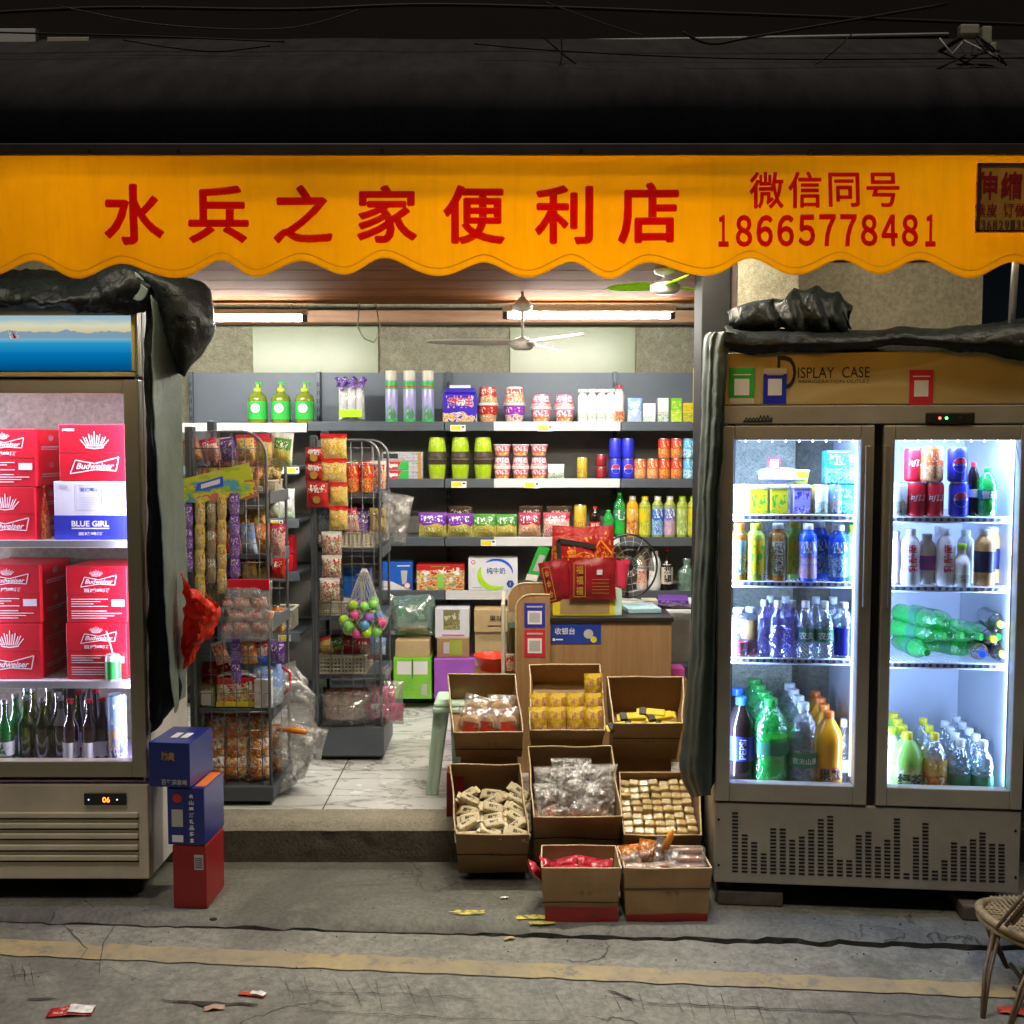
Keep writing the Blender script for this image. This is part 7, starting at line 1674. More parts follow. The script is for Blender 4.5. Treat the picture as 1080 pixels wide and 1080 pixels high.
for i in range(8): 
    px = 342 + i * 6.5; p = P(px, 561, Y2 + .07 + .04 * (i % 2)); inst('vsw%d' % (i % 2), b_bag(['pk_violet', 'pk_bluewhite'][i % 2], .06, .07, .035, seed=i, wr=.008, nx=6, nz=6), 'wrapped_sweet', ORD[i] + ' violet or white wrapped sweet in the upper cream basket', 'sweet', (p.x, p.y, p.z), 'sweets in the upper cream basket', ry=R(i * 43 % 70 - 35), rx=R(-15))
ifit('brm', bagf('pk_brownbag', .12, 4, .02), 362, 396, 530, 562, Y2 + .2, 'snack_bag', 'brown snack bag behind the violet sweets on the middle rack', 'bag', zb=z578 + .05)
ifit('bigclear', bagf2('cellophane', .14, 2, .035), 394, 428, 520, 572, Y2 + .1, 'plastic_bag', 'large crumpled clear bag at the right side of the middle rack', 'bag', ry=R(10))
ifit('bx_blue', boxf('drink_blue2', .1, dblue), 362, 390, 594, 640, Y2 + .12, 'milk_box', 'blue milk box standing inside the middle rack behind the net bag', 'box', zb=z650)
ifit('bkB', lambda w, h: b_basket(w, h, .2), 336, 372, 634, 649, Y2 + .015, 'plastic_basket', 'cream basket half hidden behind the hanging snack strip', 'basket', zb=z650)
ifit('mar1', boxf('pk_maroon', .14), 345, 392, 664, 688, Y2 + .12, 'snack_box', 'dark maroon box above the lower cream basket', 'box', zb=z712 + .06)
ifit('mar2', bagf('pk_pinkred', .06, 4), 372, 402, 668, 690, Y2 + .08, 'snack_bag', 'red and white bag right of the dark maroon box', 'bag', zb=z712 + .06)
ifit('bkC', lambda w, h: b_basket(w, h, .24), 337, 386, 690, 711, Y2 + .015, 'plastic_basket', 'lower cream perforated basket on the middle rack', 'basket', zb=z712)
for i in range(5): 
    p = P(345 + i * 8, 692, Y2 + .08); inst('bsw', b_bag('pk_brownbag', .05, .05, .03, seed=3, wr=.008, nx=6, nz=6), 'wrapped_sweet', ORD[i] + ' brown wrapped sweet in the lower cream basket', 'sweet', (p.x, p.y, p.z - .02), 'brown sweets in the lower basket', ry=R(i * 37 % 60 - 30))
for i in range(3):
    for j in range(2):
        p = P(350 + i * 16, 764 - j * 15, Y2 + .07); inst('brb%d' % (i % 2), b_bag('pk_brownbag', .09, .095, .09, seed=i + j, wr=.014, nx=8, nz=8), 'snack_bag', ['lower', 'upper'][j] + ' brown nut bag, ' + ORD[i] + ' at the bottom of the middle rack', 'bag', (p.x, p.y, z766 + .075 * j), 'brown nut bags', R(i * 17 - 12))
ifit('brcello', bagf('cellophane_soft', .16, 7, .012), 338, 392, 732, 765, Y2 + .03, 'plastic_wrap', 'clear plastic sack around the brown nut bags', 'plastic wrap', zb=z766)
# net bag with coloured balls, hanging
t = thing('ball_net', 'white net bag with green, blue and pink toy balls hanging on the middle rack', 'net bag', P(385, 600, Y2 - .08))
tp = P(386, 598, Y2 - .03); Yn = Y2 - .09; c0 = P(383, 645, Yn); q = MB()
def netp(a, v_):
    r_ = (.010 + .108 * (v_ ** .85)) if v_ < .72 else .115 * math.sqrt(max(0, 1 - ((v_ - .72) / .28) ** 2)) * 1.0
    return Vector((tp.x + (c0.x - tp.x) * v_ + r_ * math.cos(a), Yn + r_ * .6 * math.sin(a), tp.z - .325 * v_))
for s_ in (-1, 1):
    for k in range(20):
        a0 = 2 * math.pi * k / 20; q.tube([netp(a0 + s_ * v_ / 18 * 1.9, v_ / 18) for v_ in range(19)], .0011, 'cable_white', 4)
under(q.build('net'), t)
rb_ = random.Random(5); kk = 0; pts_ = []
for k in range(1500):
    a = rb_.uniform(0, 6.283); v_ = rb_.uniform(.46, .93); p = netp(a, v_); c = Vector((tp.x + (c0.x - tp.x) * v_, Yn, p.z)); p = c + (p - c) * .80
    if all((p - o_).length > .040 for o_ in pts_): pts_.append(p)
    if len(pts_) >= 32: break
for k, p in enumerate(pts_):
    m = ['green_ball', 'lime_plastic', 'blue_ball', 'pink_ball', 'green_ball', 'violet_ball', 'lime_plastic', 'green_ball'][k % 8]; q = MB()
    q.lathe([(.0235 * math.sin(math.pi * i / 10) + 1e-5, -.0235 * math.cos(math.pi * i / 10)) for i in range(11)], m, 14, c=p, caps=False); under(q.build('toy_ball'), t)
pb = thing('gift_bag', 'clear bag of bright pink sweets tied at the top right of the middle rack bottom', 'bag', P(405, 762, Y2 + .05))
tmp = bpy.data.objects.new('tmp', None); COL.objects.link(tmp); x, z, w, h = fit(386, 426, 718, 764, Y2 + .05); b_bag('cellophane', w, h, .13, seed=9, wr=.02)(tmp); o = tmp.children[0]; o.name = 'clear_bag'; o.parent = pb; o.matrix_parent_inverse = Matrix.Identity(4); o.location = (x - pb.location.x, 0, z - pb.location.z); bpy.data.objects.remove(tmp)
for k in range(9):
    p = P(392 + (k % 5) * 7, 760 - (k // 5) * 18, Y2 + .05 + .01 * (k % 3)); tmp = bpy.data.objects.new('tmp', None); COL.objects.link(tmp); b_bag('pink_wrap', .04, .085, .035, seed=k, wr=.010, nx=6, nz=8)(tmp); o = tmp.children[0]; o.name = 'pink_sachet'; o.parent = pb; o.matrix_parent_inverse = Matrix.Identity(4); o.location = p - pb.location; o.rotation_euler = (0, R(k * 37 % 40 - 20), 0); bpy.data.objects.remove(tmp)
q = MB(); a = P(408, 716, Y2 + .05); q.grid(lambda u, v_: (a.x + math.cos(u * 6.283) * (.006 + .022 * v_), a.y + math.sin(u * 6.283) * (.006 + .022 * v_), a.z - .005 + .06 * v_ + .008 * math.sin(u * 31)), 20, 5, 'cellophane'); under(q.build('tied_top'), pb)

# ================= cash counter =================
YC_ = 4.72; cz0 = Zp(655, YC_); cx0, cx1 = Xp(549, YC_, .6), Xp(708, YC_, .6)
ct = thing('cash_counter', 'wooden cash counter with black top edge and blue sign behind the cardboard boxes', 'counter', ((cx0 + cx1) / 2, YC_, FZ))
q = MB(); q.box(cx0, cx1, YC_, YC_ + .018, FZ, cz0 - .004, 'counter_wood', .002); under(q.build('front_panel'), ct)
for x in (cx0, cx1 - .018): q = MB(); q.box(x, x + .018, YC_ + .019, YC_ + .6, FZ, cz0 - .004, 'counter_wood', .002); under(q.build('side_panel'), ct)
q = MB(); q.box(Xp(580, YC_, .84), cx1 + .008, YC_ - .012, YC_ + .55, cz0 - .003, cz0 + .018, 'black_plastic', .003); under(q.build('counter_top'), ct)
q = MB(); a = P(581, 679, YC_ - .003); b_ = P(634, 658, YC_ - .003); q.box(a.x, b_.x, YC_ - .003, YC_ - .001, a.z, b_.z, 'label_navyblue'); 
q.text('收银台', (a.x * .72 + b_.x * .28), a.z * .36 + b_.z * .64, 'letter_white', w=(b_.x - a.x) * .40, h=(b_.z - a.z) * .34, y=YC_ - .0045, bold=.008); q.box(a.x + .008, a.x + .02, YC_ - .0045, YC_ - .0035, a.z + .014, a.z + .026, 'letter_white'); q.box(a.x + .024, a.x + .055, YC_ - .0045, YC_ - .0035, a.z + .017, a.z + .023, 'letter_white')
q.lathe([(0.0001, 0), (.022, .0008)], 'letter_grey', 18, T=Matrix.Translation((b_.x - .058, YC_ - .004, (a.z + b_.z) / 2)) @ Matrix.Rotation(R(90), 4, 'X')); q.lathe([(0.0001, 0), (.015, .0008)], 'label_yellow', 14, T=Matrix.Translation((b_.x - .034, YC_ - .0046, a.z + .02)) @ Matrix.Rotation(R(90), 4, 'X'))
under(q.build('counter_sign'), ct)
# rounded payment board at the left end
def rboard(px0, px1, pyt, Y, rpx, label, stickers):
    x0, x1 = Xp(px0, Y, .9), Xp(px1, Y, .9); zt_ = Zp(pyt, Y); r_ = rpx / F * Y
    t = thing('payment_board', label, 'board', ((x0 + x1) / 2, Y, FZ))
    pts = [(x0, Y, FZ), (x1, Y, FZ), (x1, Y, zt_)] + [(x0 + r_ - r_ * math.sin(R(a)), Y, zt_ - r_ + r_ * math.cos(R(a))) for a in range(0, 91, 10)]
    q = MB(); q.poly(pts, 'counter_wood', (0, .018, 0)); under(q.build('board'), t)
    q = MB(); q.tube([p for p in pts[2:]] + [(x0, Y, FZ)], .004, 'board_edge', 6); under(q.build('edge_band'), t)
    for (a0, a1, b0, b1, m) in stickers:
        A0, B0 = P(a0, b1, Y - .002), P(a1, b0, Y - .002); q = MB(); q.box(A0.x, B0.x, Y - .002, Y - .0005, A0.z, B0.z, m); w_, h_ = B0.x - A0.x, B0.z - A0.z
        q.box(A0.x + w_ * .16, B0.x - w_ * .16, Y - .003, Y - .0022, A0.z + h_ * .14, A0.z + h_ * .68, 'letter_white'); q.box(A0.x + w_ * .24, B0.x - w_ * .24, Y - .0038, Y - .0032, A0.z + h_ * .22, A0.z + h_ * .60, 'letter_grey'); q.box(A0.x + w_ * .12, B0.x - w_ * .12, Y - .003, Y - .0022, A0.z + h_ * .82, A0.z + h_ * .88, 'letter_grey')
        under(q.build('payment_sticker'), t)
    return t
rboard(544, 580, 627, YC_ - .06, 16, 'wooden board with rounded corner and a blue and a red payment sticker', [(553, 575, 636, 662, 'case_blue'), (553, 575, 664, 693, 'label_red')])
rboard(536, 575, 615, YC_ + .35, 18, 'second rounded wooden board standing behind the one with stickers', [])
q = MB(); xq = Xp(529, YC_ + .1, .8); q.box(xq, xq + .016, YC_ - .05, YC_ + .4, FZ, Zp(632, YC_ + .1), 'cream_plastic', .003); tag(q.build('side_board'), 'pale narrow board standing at the left end of the counter', 'board')
q = MB(); xq = Xp(537, YC_ + .1, .8); q.box(xq, xq + .05, YC_ + .0, YC_ + .3, Zp(662, YC_), Zp(656, YC_), 'cellophane_green'); tag(q.build('glass_shelf'), 'small green edged glass shelf beside the rounded boards', 'shelf')
ifit('phonec', boxf('pk_redwhite', .02), 533, 543, 690, 708, YC_ + .02, 'notice_card', 'small red framed card hanging left of the payment board', 'card')
# yellow display box with red gift bags
yb = YC_ + .03; x, z, w, h = fit(583, 648, 630, 654, yb)
inst('ydisp', b_box('label_yellow', w, h, .14, .003, lambda q, w, h, d: [rect(q, -w * .38, w * .42, h * .08, h * .78, 'pk_kraft'), rect(q, -w * .5, w * .5, h * .9, h, 'letter_gold')]), 'display_box', 'yellow display box holding red gift bags on the counter', 'box', (x, yb, cz0 + .019))
for i, (px0, px1, pyt, pyb, Y, rz_, m, lab, txt) in enumerate(((580, 621, 555, 600, yb + .12, -3, 'pk_redbag', 'rearmost left orange red gift bag on the counter', None), (612, 649, 555, 602, yb + .14, 2, 'pk_redbag', 'rearmost right orange red gift bag on the counter', None), (590, 634, 562, 606, yb + .07, 8, 'pk_redbag', 'gift bag with black band in the middle of the bunch', None), (576, 608, 590, 634, yb + .0, 12, 'pk_maroon', 'maroon gift bag leaning left at the front of the bunch', '金'), (600, 650, 588, 632, yb - .02, 0, 'pk_maroon', 'wide maroon gift bag with gold writing at the front', '福'))):
    def dec(q, w, h, d, txt=txt, i=i):
        if txt: 
            for k in range(3): q.text(txt, -w * .28, h * (.22 + .25 * k), 'letter_gold', w=w * .15, h=h * .2, y=-.003, bold=.02)
            stroke(q, [(-w * .40, h * .08), (-w * .40, h * .88), (-w * .16, h * .88), (-w * .16, h * .08), (-w * .40, h * .08)], .003, 'letter_gold', -.003)
            if i == 4: 
                rect(q, w * .08, w * .20, h * .60, h * .72, 'letter_grey', -.003)
                for k in range(5): rect(q, -w * .02, w * .34, h * (.48 - .08 * k), h * (.49 - .08 * k), 'letter_gold', -.003)
        elif i == 2: stroke(q, [(-w * .45, h * .1), (-w * .42, h * .9), (w * .45, h * .62)], .022, 'letter_black', -.003); q.text('喜', -w * .12, h * .45, 'orange_ball', w=w * .28, h=h * .4, y=-.003, bold=.05)
        else: stroke(q, [(-w * .3, h * .2), (w * .1, h * .7), (w * .4, h * .4)], .008, 'orange_ball', -.003)
    x, z, w, h = fit(px0, px1, pyt, pyb, Y)
    def gb(o, m=m, w=w, h=h, dec=dec, i=i):
        b_bag(m, w, h, .035, seed=i, wr=.007, nx=14, nz=14)(o); q = MB(); dec(q, w, h, .03); q.v = [Vector((v.x, v.y - .02, v.z)) for v in q.v]; q.build('print', o)
    inst('gift%d' % i, gb, 'gift_bag', lab, 'gift bag', (x, Y, z), 'red gift bags on the counter', ry=R(-rz_ if i != 3 else -12))
q = MB(); p = P(655, 606, yb + .02)
def rib(u, v_): return (p.x + .04 * math.cos(u * 6.28) * (.6 + .4 * v_), p.y + .03 * math.sin(u * 6.28), p.z - .06 + .12 * v_ + .01 * math.sin(u * 12))
q.grid(rib, 24, 10, 'pink_card2'); tag(q.build('ribbon_bow'), 'pink red ribbon bow at the right of the gift bags', 'ribbon')
q = MB(); q.box(Xp(648, yb, .9), Xp(656, yb, .9), yb, yb + .06, cz0 + .019, Zp(620, yb), 'mint_plastic', .004); tag(q.build('card_holder'), 'pale green plastic holder right of the yellow display box', 'holder')
# payment standee, green, tilted
t = thing('payment_standee', 'tilted green and white payment card standing on the counter', 'card', P(563, 612, YC_ + .12)); q = MB(); yy = YC_ + .12
pts = [P(554, 612, yy), P(566, 614, yy), P(580, 578, yy), P(568, 576, yy)]; q.poly(pts, 'green_print', (0, .004, 0)); under(q.build('card'), t)
q = MB(); q.poly([P(554, 611.5, yy - .001), P(566, 613.5, yy - .001), P(568, 607, yy - .001), P(556, 605, yy - .001)], 'letter_white', (0, -.0006, 0)); q.poly([P(562, 602, yy - .001), P(568, 603, yy - .001), P(575, 586, yy - .001), P(569, 585, yy - .001)], 'letter_grey', (0, -.0006, 0)); under(q.build('print'), t)
# table fan (round guard) behind
ft = thing('table_fan', 'black table fan with round wire guard on the counter right of the gift bags', 'fan', P(664, 652, YC_ + .3)); fc = P(663, 597, YC_ + .3); rf = 30 / F * (YC_ + .3)
q = MB(); ring_ = lambda r_, dy: [(fc.x + r_ * math.cos(R(a)), fc.y + dy, fc.z + r_ * 1.12 * math.sin(R(a))) for a in range(0, 360, 9)]
q.tube(ring_(rf, 0), .005, 'black_plastic', 8, closed=True)
for r_, dy in ((rf * .3, -.045), (rf * .55, -.04), (rf * .8, -.028)): q.tube(ring_(r_, dy), .0012, 'steel', 4, closed=True)
for k in range(18): a = R(k * 20); q.tube([(fc.x + rf * .12 * math.cos(a), fc.y - .045, fc.z + rf * .12 * 1.12 * math.sin(a)), (fc.x + rf * .8 * math.cos(a), fc.y - .028, fc.z + rf * .8 * 1.12 * math.sin(a)), (fc.x + rf * math.cos(a), fc.y, fc.z + rf * 1.12 * math.sin(a))], .0011, 'steel', 4)
under(q.build('guard'), ft)
for k in range(3):
    a0 = R(k * 120 + 20); q = MB(); q.grid(lambda u, v_: (fc.x + (.02 + u * rf * .75) * math.cos(a0 + (v_ - .5) * 1.1 * (1 - .2 * u)), fc.y + (v_ - .5) * .03, fc.z + (.02 + u * rf * .75) * math.sin(a0 + (v_ - .5) * 1.1)), 8, 6, 'smoke_glass'); under(q.build('fan_blade'), ft)
q = MB(); q.lathe([(.025, 0), (.03, .03), (.045, .05), (.04, .12)], 'black_plastic', 16, T=Matrix.Translation((fc.x, fc.y, fc.z)) @ Matrix.Rotation(R(-90), 4, 'X')); under(q.build('motor'), ft)
q = MB(); q.lathe([(.012, 0), (.012, fc.z - cz0 - .03)], 'black_plastic', 12, c=(fc.x, fc.y + .06, cz0 + .03)); q.lathe([(.09, .0), (.085, .02), (.03, .035)], 'white_plastic', 24, c=(fc.x, fc.y + .06, cz0 + .019)); under(q.build('stand'), ft)
# papers, folders and a chair back right of the counter
def slab(name, label, cat, px0, px1, pyt, pyb, Y, d, m, bev=.003, rz=0):
    x, z, w, h = fit(px0, px1, pyt, pyb, Y); return inst(name + str(px0), b_box(m, w, h, d, bev), name, label, cat, (x, Y, z), None, rz)
slab('paper_stack', 'light blue paper pad on the counter', 'paper', 662, 698, 648, 653, YC_ + .1, .2, 'paper_blue', rz=R(6)).location.z = cz0 + .019
slab('folder', 'violet blue folder lying right of the light blue papers', 'folder', 694, 726, 641, 647, YC_ + .25, .2, 'pk_violet', rz=R(-8)).location.z = cz0 + .030
slab('paper_stack', 'pale lilac paper on a box at the right of the counter', 'paper', 708, 742, 636, 641, YC_ + .45, .2, 'case_white')
slab('card_reader', 'small white and black card reader on the counter', 'card reader', 678, 694, 633, 643, YC_ + .35, .08, 'cream_plastic')
slab('storage_box', 'pale grey bin right of the counter under the papers', 'box', 704, 745, 652, 700, YC_ + .5, .3, 'white_plastic', .012)
slab('drawer_unit', 'grey low drawer unit right of the counter', 'drawers', 706, 745, 702, 745, YC_ + .42, .4, 'grey_frame', .006)
slab('cardboard_box', 'bright pink box on the floor right of the counter', 'box', 707, 722, 705, 716, YC_ + .1, .1, 'pink_card')
o = slab('cardboard_box', 'brown carton supporting the bright pink box', 'box', 706, 724, 716.5, 810, YC_ + .1, .12, 'board')
# ================= plastic stool =================
sx, sz = P(477, 738, 4.42).x, Zp(738, 4.42)
st = thing('plastic_stool', 'pale green plastic stool half hidden behind the cardboard boxes', 'stool', (sx, 4.45, FZ))
q = MB(); q.box(sx - .075, sx + .13, 4.36, 4.58, sz - .022, sz, 'mint_plastic', .010); q.box(sx - .082, sx + .136, 4.352, 4.588, sz - .045, sz - .020, 'mint_plastic', .008); under(q.build('seat'), st)
for k, (dx, dy) in enumerate(((-.045, -.07), (.018, .05), (.10, -.07), (.10, .07))):
    x_, y_ = sx + dx, 4.47 + dy; ox = -.04 if dx < .0 else .0; oy = -.03 if dy < 0 else .03; q = MB(); n_ = 6
    def leg(u, v_): 
        w_ = .034 - .008 * v_; a = u * 2 * math.pi; cx_ = x_ + ox * v_; cy_ = y_ + oy * v_
        c, s = math.cos(a), math.sin(a); rr2 = w_ / max(abs(c), abs(s)) ** .8; gr = 1 - .28 * max(0, math.cos(a + math.pi / 2)) ** 12
        return (cx_ + rr2 * c * gr, cy_ + rr2 * s * .8 * gr, FZ + (sz - .04 - FZ) * (1 - v_) + .002)
    q.grid(leg, 40, 10, 'mint_plastic'); under(q.build('leg'), st)
# ================= cardboard boxes with bakery goods =================
class Tilt:
    def __init__(s, px0, px1, pyf, Yf, pyb, Yb, h, pb=None):
        a = P(px0, pyf, Yf); b = P(px1, pyf, Yf); zb_ = Zp(pyb, Yb); s.w = b.x - a.x; s.h = h
        s.th = math.atan2(zb_ - a.z, Yb - Yf); s.L = math.hypot(zb_ - a.z, Yb - Yf); s.up = Vector((0, -math.sin(s.th), math.cos(s.th))); s.dp = Vector((0, math.cos(s.th), math.sin(s.th)))
        s.O = (a + b) / 2 - s.up * h
        if pb: s.bk = (P(pb[0], pyb, Yb).x - s.O.x, P(pb[1], pyb, Yb).x - s.O.x)
        else: s.bk = (-s.w / 2, s.w / 2)
    def p(s, x, y, z): return s.O + Vector((x, 0, 0)) + s.dp * y + s.up * z
def warp(o, seed, amp, cuts=7):
    bm = bmesh.new(); bm.from_mesh(o.data); big = [e for e in bm.edges if e.calc_length() > .04]; bmesh.ops.subdivide_edges(bm, edges=big, cuts=cuts, use_grid_fill=True)
    for v in bm.verts: v.co += dent(v.co, seed, amp)
    bm.to_mesh(o.data); bm.free(); return o
def dent(p, seed, amp):
    q = Vector((p.x * 7, p.y * 7, p.z * 9)) + Vector((seed * 3.1, seed, 0)); n_ = noise.noise_vector(q); return Vector((n_.x * amp, n_.y * amp, n_.z * amp * .5))
def tbox(T, name, label, red=0.0, extra=None, group='open cardboard boxes of bakery goods', back=0.0, flare=.02, line=None):
    t = thing(name, label, 'cardboard box', T.O, group=group); t.rotation_euler = (T.th, 0, 0)
    w, L, h, k = T.w, T.L, T.h, .005; q = MB(); fl = flare
    def wall(a, b, c, d): q.add([a, b, c, d], [(0, 1, 2, 3)], 'board')
    def slabq(p0, p1, p2, p3, n):
        n = Vector(n) * k; P_ = [Vector(p) for p in (p0, p1, p2, p3)]; q.add(P_ + [p + n for p in P_], [(0, 1, 2, 3), (7, 6, 5, 4), (0, 4, 5, 1), (1, 5, 6, 2), (3, 2, 6, 7), (0, 3, 7, 4)], 'board')
    wf = w / 2 - fl * .5
    B = [(-wf, .003, 0), (wf, .003, 0), (T.bk[1] - fl * .5, L - .004, 0), (T.bk[0] + fl * .5, L - .004, 0)]; Tt = [(-w / 2, 0, h), (w / 2, 0, h), (T.bk[1], L, h + back), (T.bk[0], L, h + back)]
    slabq(B[0], B[1], Tt[1], Tt[0], (0, 1, 0)); slabq(B[2], B[3], Tt[3], Tt[2], (0, -1, 0)); slabq(B[3], B[0], Tt[0], Tt[3], (1, 0, 0)); slabq(B[1], B[2], Tt[2], Tt[1], (-1, 0, 0)); slabq(B[3], B[2], B[1], B[0], (0, 0, 1))
    sd = len(label); AM = .007; bx_ = warp(q.build('box_walls', t), sd, AM)
    q = MB(); C4 = ([(-w / 2 + .002, .003, h + .0012), (w / 2 - .002, .003, h + .0012), (T.bk[1] - .003, L - .003, h + back + .0012), (T.bk[0] + .003, L - .003, h + back + .0012)]); ep = []
    for i_ in range(4):
        for j_ in range(10): p_ = Vector(C4[i_]).lerp(Vector(C4[(i_ + 1) % 4]), j_ / 10); ep.append(p_ + dent(p_, sd, AM))
    q.tube(ep, .0032, 'board_edge', 6, closed=True); q.build('cut_edge', t)
    if red: q = MB(); q.box(-wf + .001, wf - .001, -.0012, .0010, .001, h * red, 'carton_red'); q.box(wf * .2, wf * .45, -.0020, -.0014, h * red * .3, h * red * .8, 'case_red_dark'); warp(q.build('red_band', t), sd, AM)
    if line: q = MB(); q.box(-w / 2 + .002, w / 2 - .002, -.0022, -.0008, h * line - .0015, h * line + .0015, 'slot_dark'); warp(q.build('flap_seam', t), sd, AM)
    q = MB(); s_ = .011
    for dx in (0, .028):
        x_ = w * .05 + dx - .014; stroke(q, [(x_ - s_ / 2, h * .5), (x_ - s_ / 2, h * .5 + s_), (x_ + s_ / 2, h * .5 + s_), (x_ + s_ / 2, h * .5)], .0012, 'board_print', -.0026); stroke(q, [(x_, h * .5 - s_ * .6), (x_, h * .5 + s_ * 1.4)], .0012, 'board_print', -.0026)
    warp(q.build('printed_mark', t), sd, AM)
    return t
plain('board_print', (.07, .04, .02), .7)
TB = {}
TB['B7'] = Tilt(571.5, 655, 916, 3.50, 893, 3.70, .18); TB['B8'] = Tilt(657.5, 751, 917, 3.50, 893, 3.70, .18)
TB['B7'].th = TB['B8'].th = 0
for k in ('B7', 'B8'): T = TB[k]; T.up = Vector((0, 0, 1)); T.dp = Vector((0, 1, 0)); T.L = .205; T.h = T.O.z + T.h - .002; T.O.z = .002
TB['B4'] = Tilt(480, 558, 881, 3.76, 806, 4.07, .215, (475, 549)); TB['B5'] = Tilt(562, 656, 862, 3.76, 787, 4.08, .255, (557, 646)); TB['B6'] = Tilt(657, 741, 882, 3.74, 814, 4.02, .19, (652, 736))
TB['B1'] = Tilt(478, 552, 773, 4.08, 711, 4.38, .14, (471, 544)); TB['B2'] = Tilt(559, 638, 771, 4.09, 700, 4.38, .12, (558, 634)); TB['B3'] = Tilt(646, 720, 764, 4.06, 714, 4.32, .19, (640, 722))
tbox(TB['B7'], 'cardboard_box', 'small upright box with red base holding red packets, front row left', .27, line=.36)
tbox(TB['B8'], 'cardboard_box', 'small upright box with red base heaped with sausages and bread, front row right', .14, line=.62)
tbox(TB['B4'], 'cardboard_box', 'tilted box of cream wrapped cakes, left one of the second row', line=.5)
tbox(TB['B5'], 'cardboard_box', 'tilted box heaped with clear bags in the middle of the pile', line=.55)
tbox(TB['B6'], 'cardboard_box', 'tilted box filled with neat rows of wrapped puffs', line=None)
tbox(TB['B1'], 'cardboard_box', 'tilted box of red printed breads at the upper left of the pile', line=.35)
tbox(TB['B2'], 'cardboard_box', 'tilted box of yellow wrapped breads, upper middle of the pile', line=None)
tbox(TB['B3'], 'cardboard_box', 'tilted box with a few yellow and black bars, upper right', line=.62)
# supports under the upper boxes
for i, (k, lab) in enumerate((('B1', 'carton on the doorstep carrying the upper left box'), ('B2', 'carton on the doorstep carrying the box of yellow breads'), ('B3', 'carton on the doorstep carrying the upper right box'))):
    T = TB[k]; c = T.p(0, T.L * .6, 0); q = MB(); q.box(T.O.x - T.w * .42, T.O.x + T.w * .42, 4.20, 4.42, FZ + .001, Zp(0, 4.3) * 0 + T.p(0, .10, 0).z - .012, 'board', .003); tag(q.build('cardboard_box'), lab, 'cardboard box')
q = MB(); a = P(471, 860, 4.09); q.box(a.x, a.x + .07, 4.09, 4.18, FZ + .001, Zp(815, 4.09), 'carton_red', .003); tag(q.build('cardboard_box'), 'narrow dark red box standing on the doorstep left of the pile', 'cardboard box')
def tput(T, key, b, name, label, cat, x, y, z, group, rx=0, ry=0, rz=0, s=1):
    M = Matrix.Translation(T.p(x, y, z)) @ Matrix.Rotation(T.th, 4, 'X') @ Euler((rx, ry, rz)).to_matrix().to_4x4()
    e = M.to_euler(); o = inst(key, b, name, label, cat, M.translation, group, s=s); o.rotation_euler = e; return o
flat = R(-90)
# a plain filler sheet of board inside each box, so the heap stands on something
def fill(k, y0f, z): 
    T = TB[k]; 
# puffs in rows
T = TB['B6']; nC, nR = 7, 9; k_ = 0
plain('puff', (.92, .58, .24), .3, 0, .4, 60, .6, 90, .4)
def b_puff(o):
    q = MB(); q.box(-.019, .019, -.013, .013, 0, .028, 'puff', .007); q.build('cake', o); q = MB(); q.box(-.0195, .0195, -.0145, .0145, .001, .0295, 'puff_wrap', .005); q.build('wrapper', o)
pz = (T.w - .02) / nC
for r_ in range(nR):
    for c_ in range(nC):
        x_ = -T.w / 2 + .012 + pz * (c_ + .5); y_ = .022 + (T.L - .05) * r_ / (nR - 1)
        tput(T, 'puff', b_puff, 'wrapped_puff', 'wrapped golden puff, ' + ORD[c_] + ' in row ' + ['one', 'two', 'three', 'four', 'five', 'six', 'seven', 'eight', 'nine'][r_] + ' from the front', 'puff', x_, y_, T.h - .055 + rr.uniform(-.006, .006), 'wrapped puffs in rows', rr.uniform(-.2, .2), rr.uniform(-.18, .18), rr.uniform(-.15, .15), s=pz / .0380)
q = MB(); 
# yellow breads
T = TB['B2']
for r_ in range(3):
    for c_ in range(4):
        if r_ == 2 and c_ < 3: continue
        x_ = -T.w / 2 + .036 + (T.w - .07) * c_ / 3
        tput(T, 'ybr', b_bag('pk_yellowbread', .078, .125, .045, seed=2, wr=.006), 'wrapped_bread', ['front', 'middle', 'top'][r_] + ' row yellow wrapped bread, ' + ORD[c_] + ' in the upper middle box', 'bread', x_, .035 + .075 * r_, T.h - .085 + (.04 if r_ == 2 else 0), 'yellow wrapped breads', R(-40 + 4 * r_), 0, R(rr.uniform(-4, 4)))
T = TB['B1']
def b_bun(m):
    def f(o):
        q = MB(); q.grid(lambda a, b: (.042 * math.cos(a * 6.283) * math.sin(b * math.pi), .024 * math.sin(a * 6.283) * math.sin(b * math.pi), .036 + .036 * -math.cos(b * math.pi)), 20, 12, 'bread'); q.build('bun', o)
        b_bag(m, .10, .09, .055, seed=6, wr=.008)(o); o.children[-1].name = 'wrapper'
        q = MB(); q.grid(lambda a, b: ((a - .5) * .05, -.0285 + .012 * abs(a - .5) - .002 * b, .012 + .038 * b), 6, 6, 'pk_redprint'); q.build('print', o)
    return f
plain('pk_redprint', (.65, .06, .03), .4)
for i, (x_, y_, z_) in enumerate(((-.075, .045, .04), (-.005, .045, .042), (.07, .045, .04), (-.06, .11, .055), (.045, .11, .06))):
    tput(T, 'bun', b_bun('cellophane'), 'wrapped_bread', ['front left', 'front middle', 'front right', 'rear left', 'rear right'][i] + ' round bread in clear wrap with red print, upper left box', 'bread', x_, y_, T.h - .085 + z_ * .6, 'round wrapped breads', R(-34), R(rr.uniform(-15, 15)), R(rr.uniform(-20, 20)), s=1.25)
T = TB['B3']
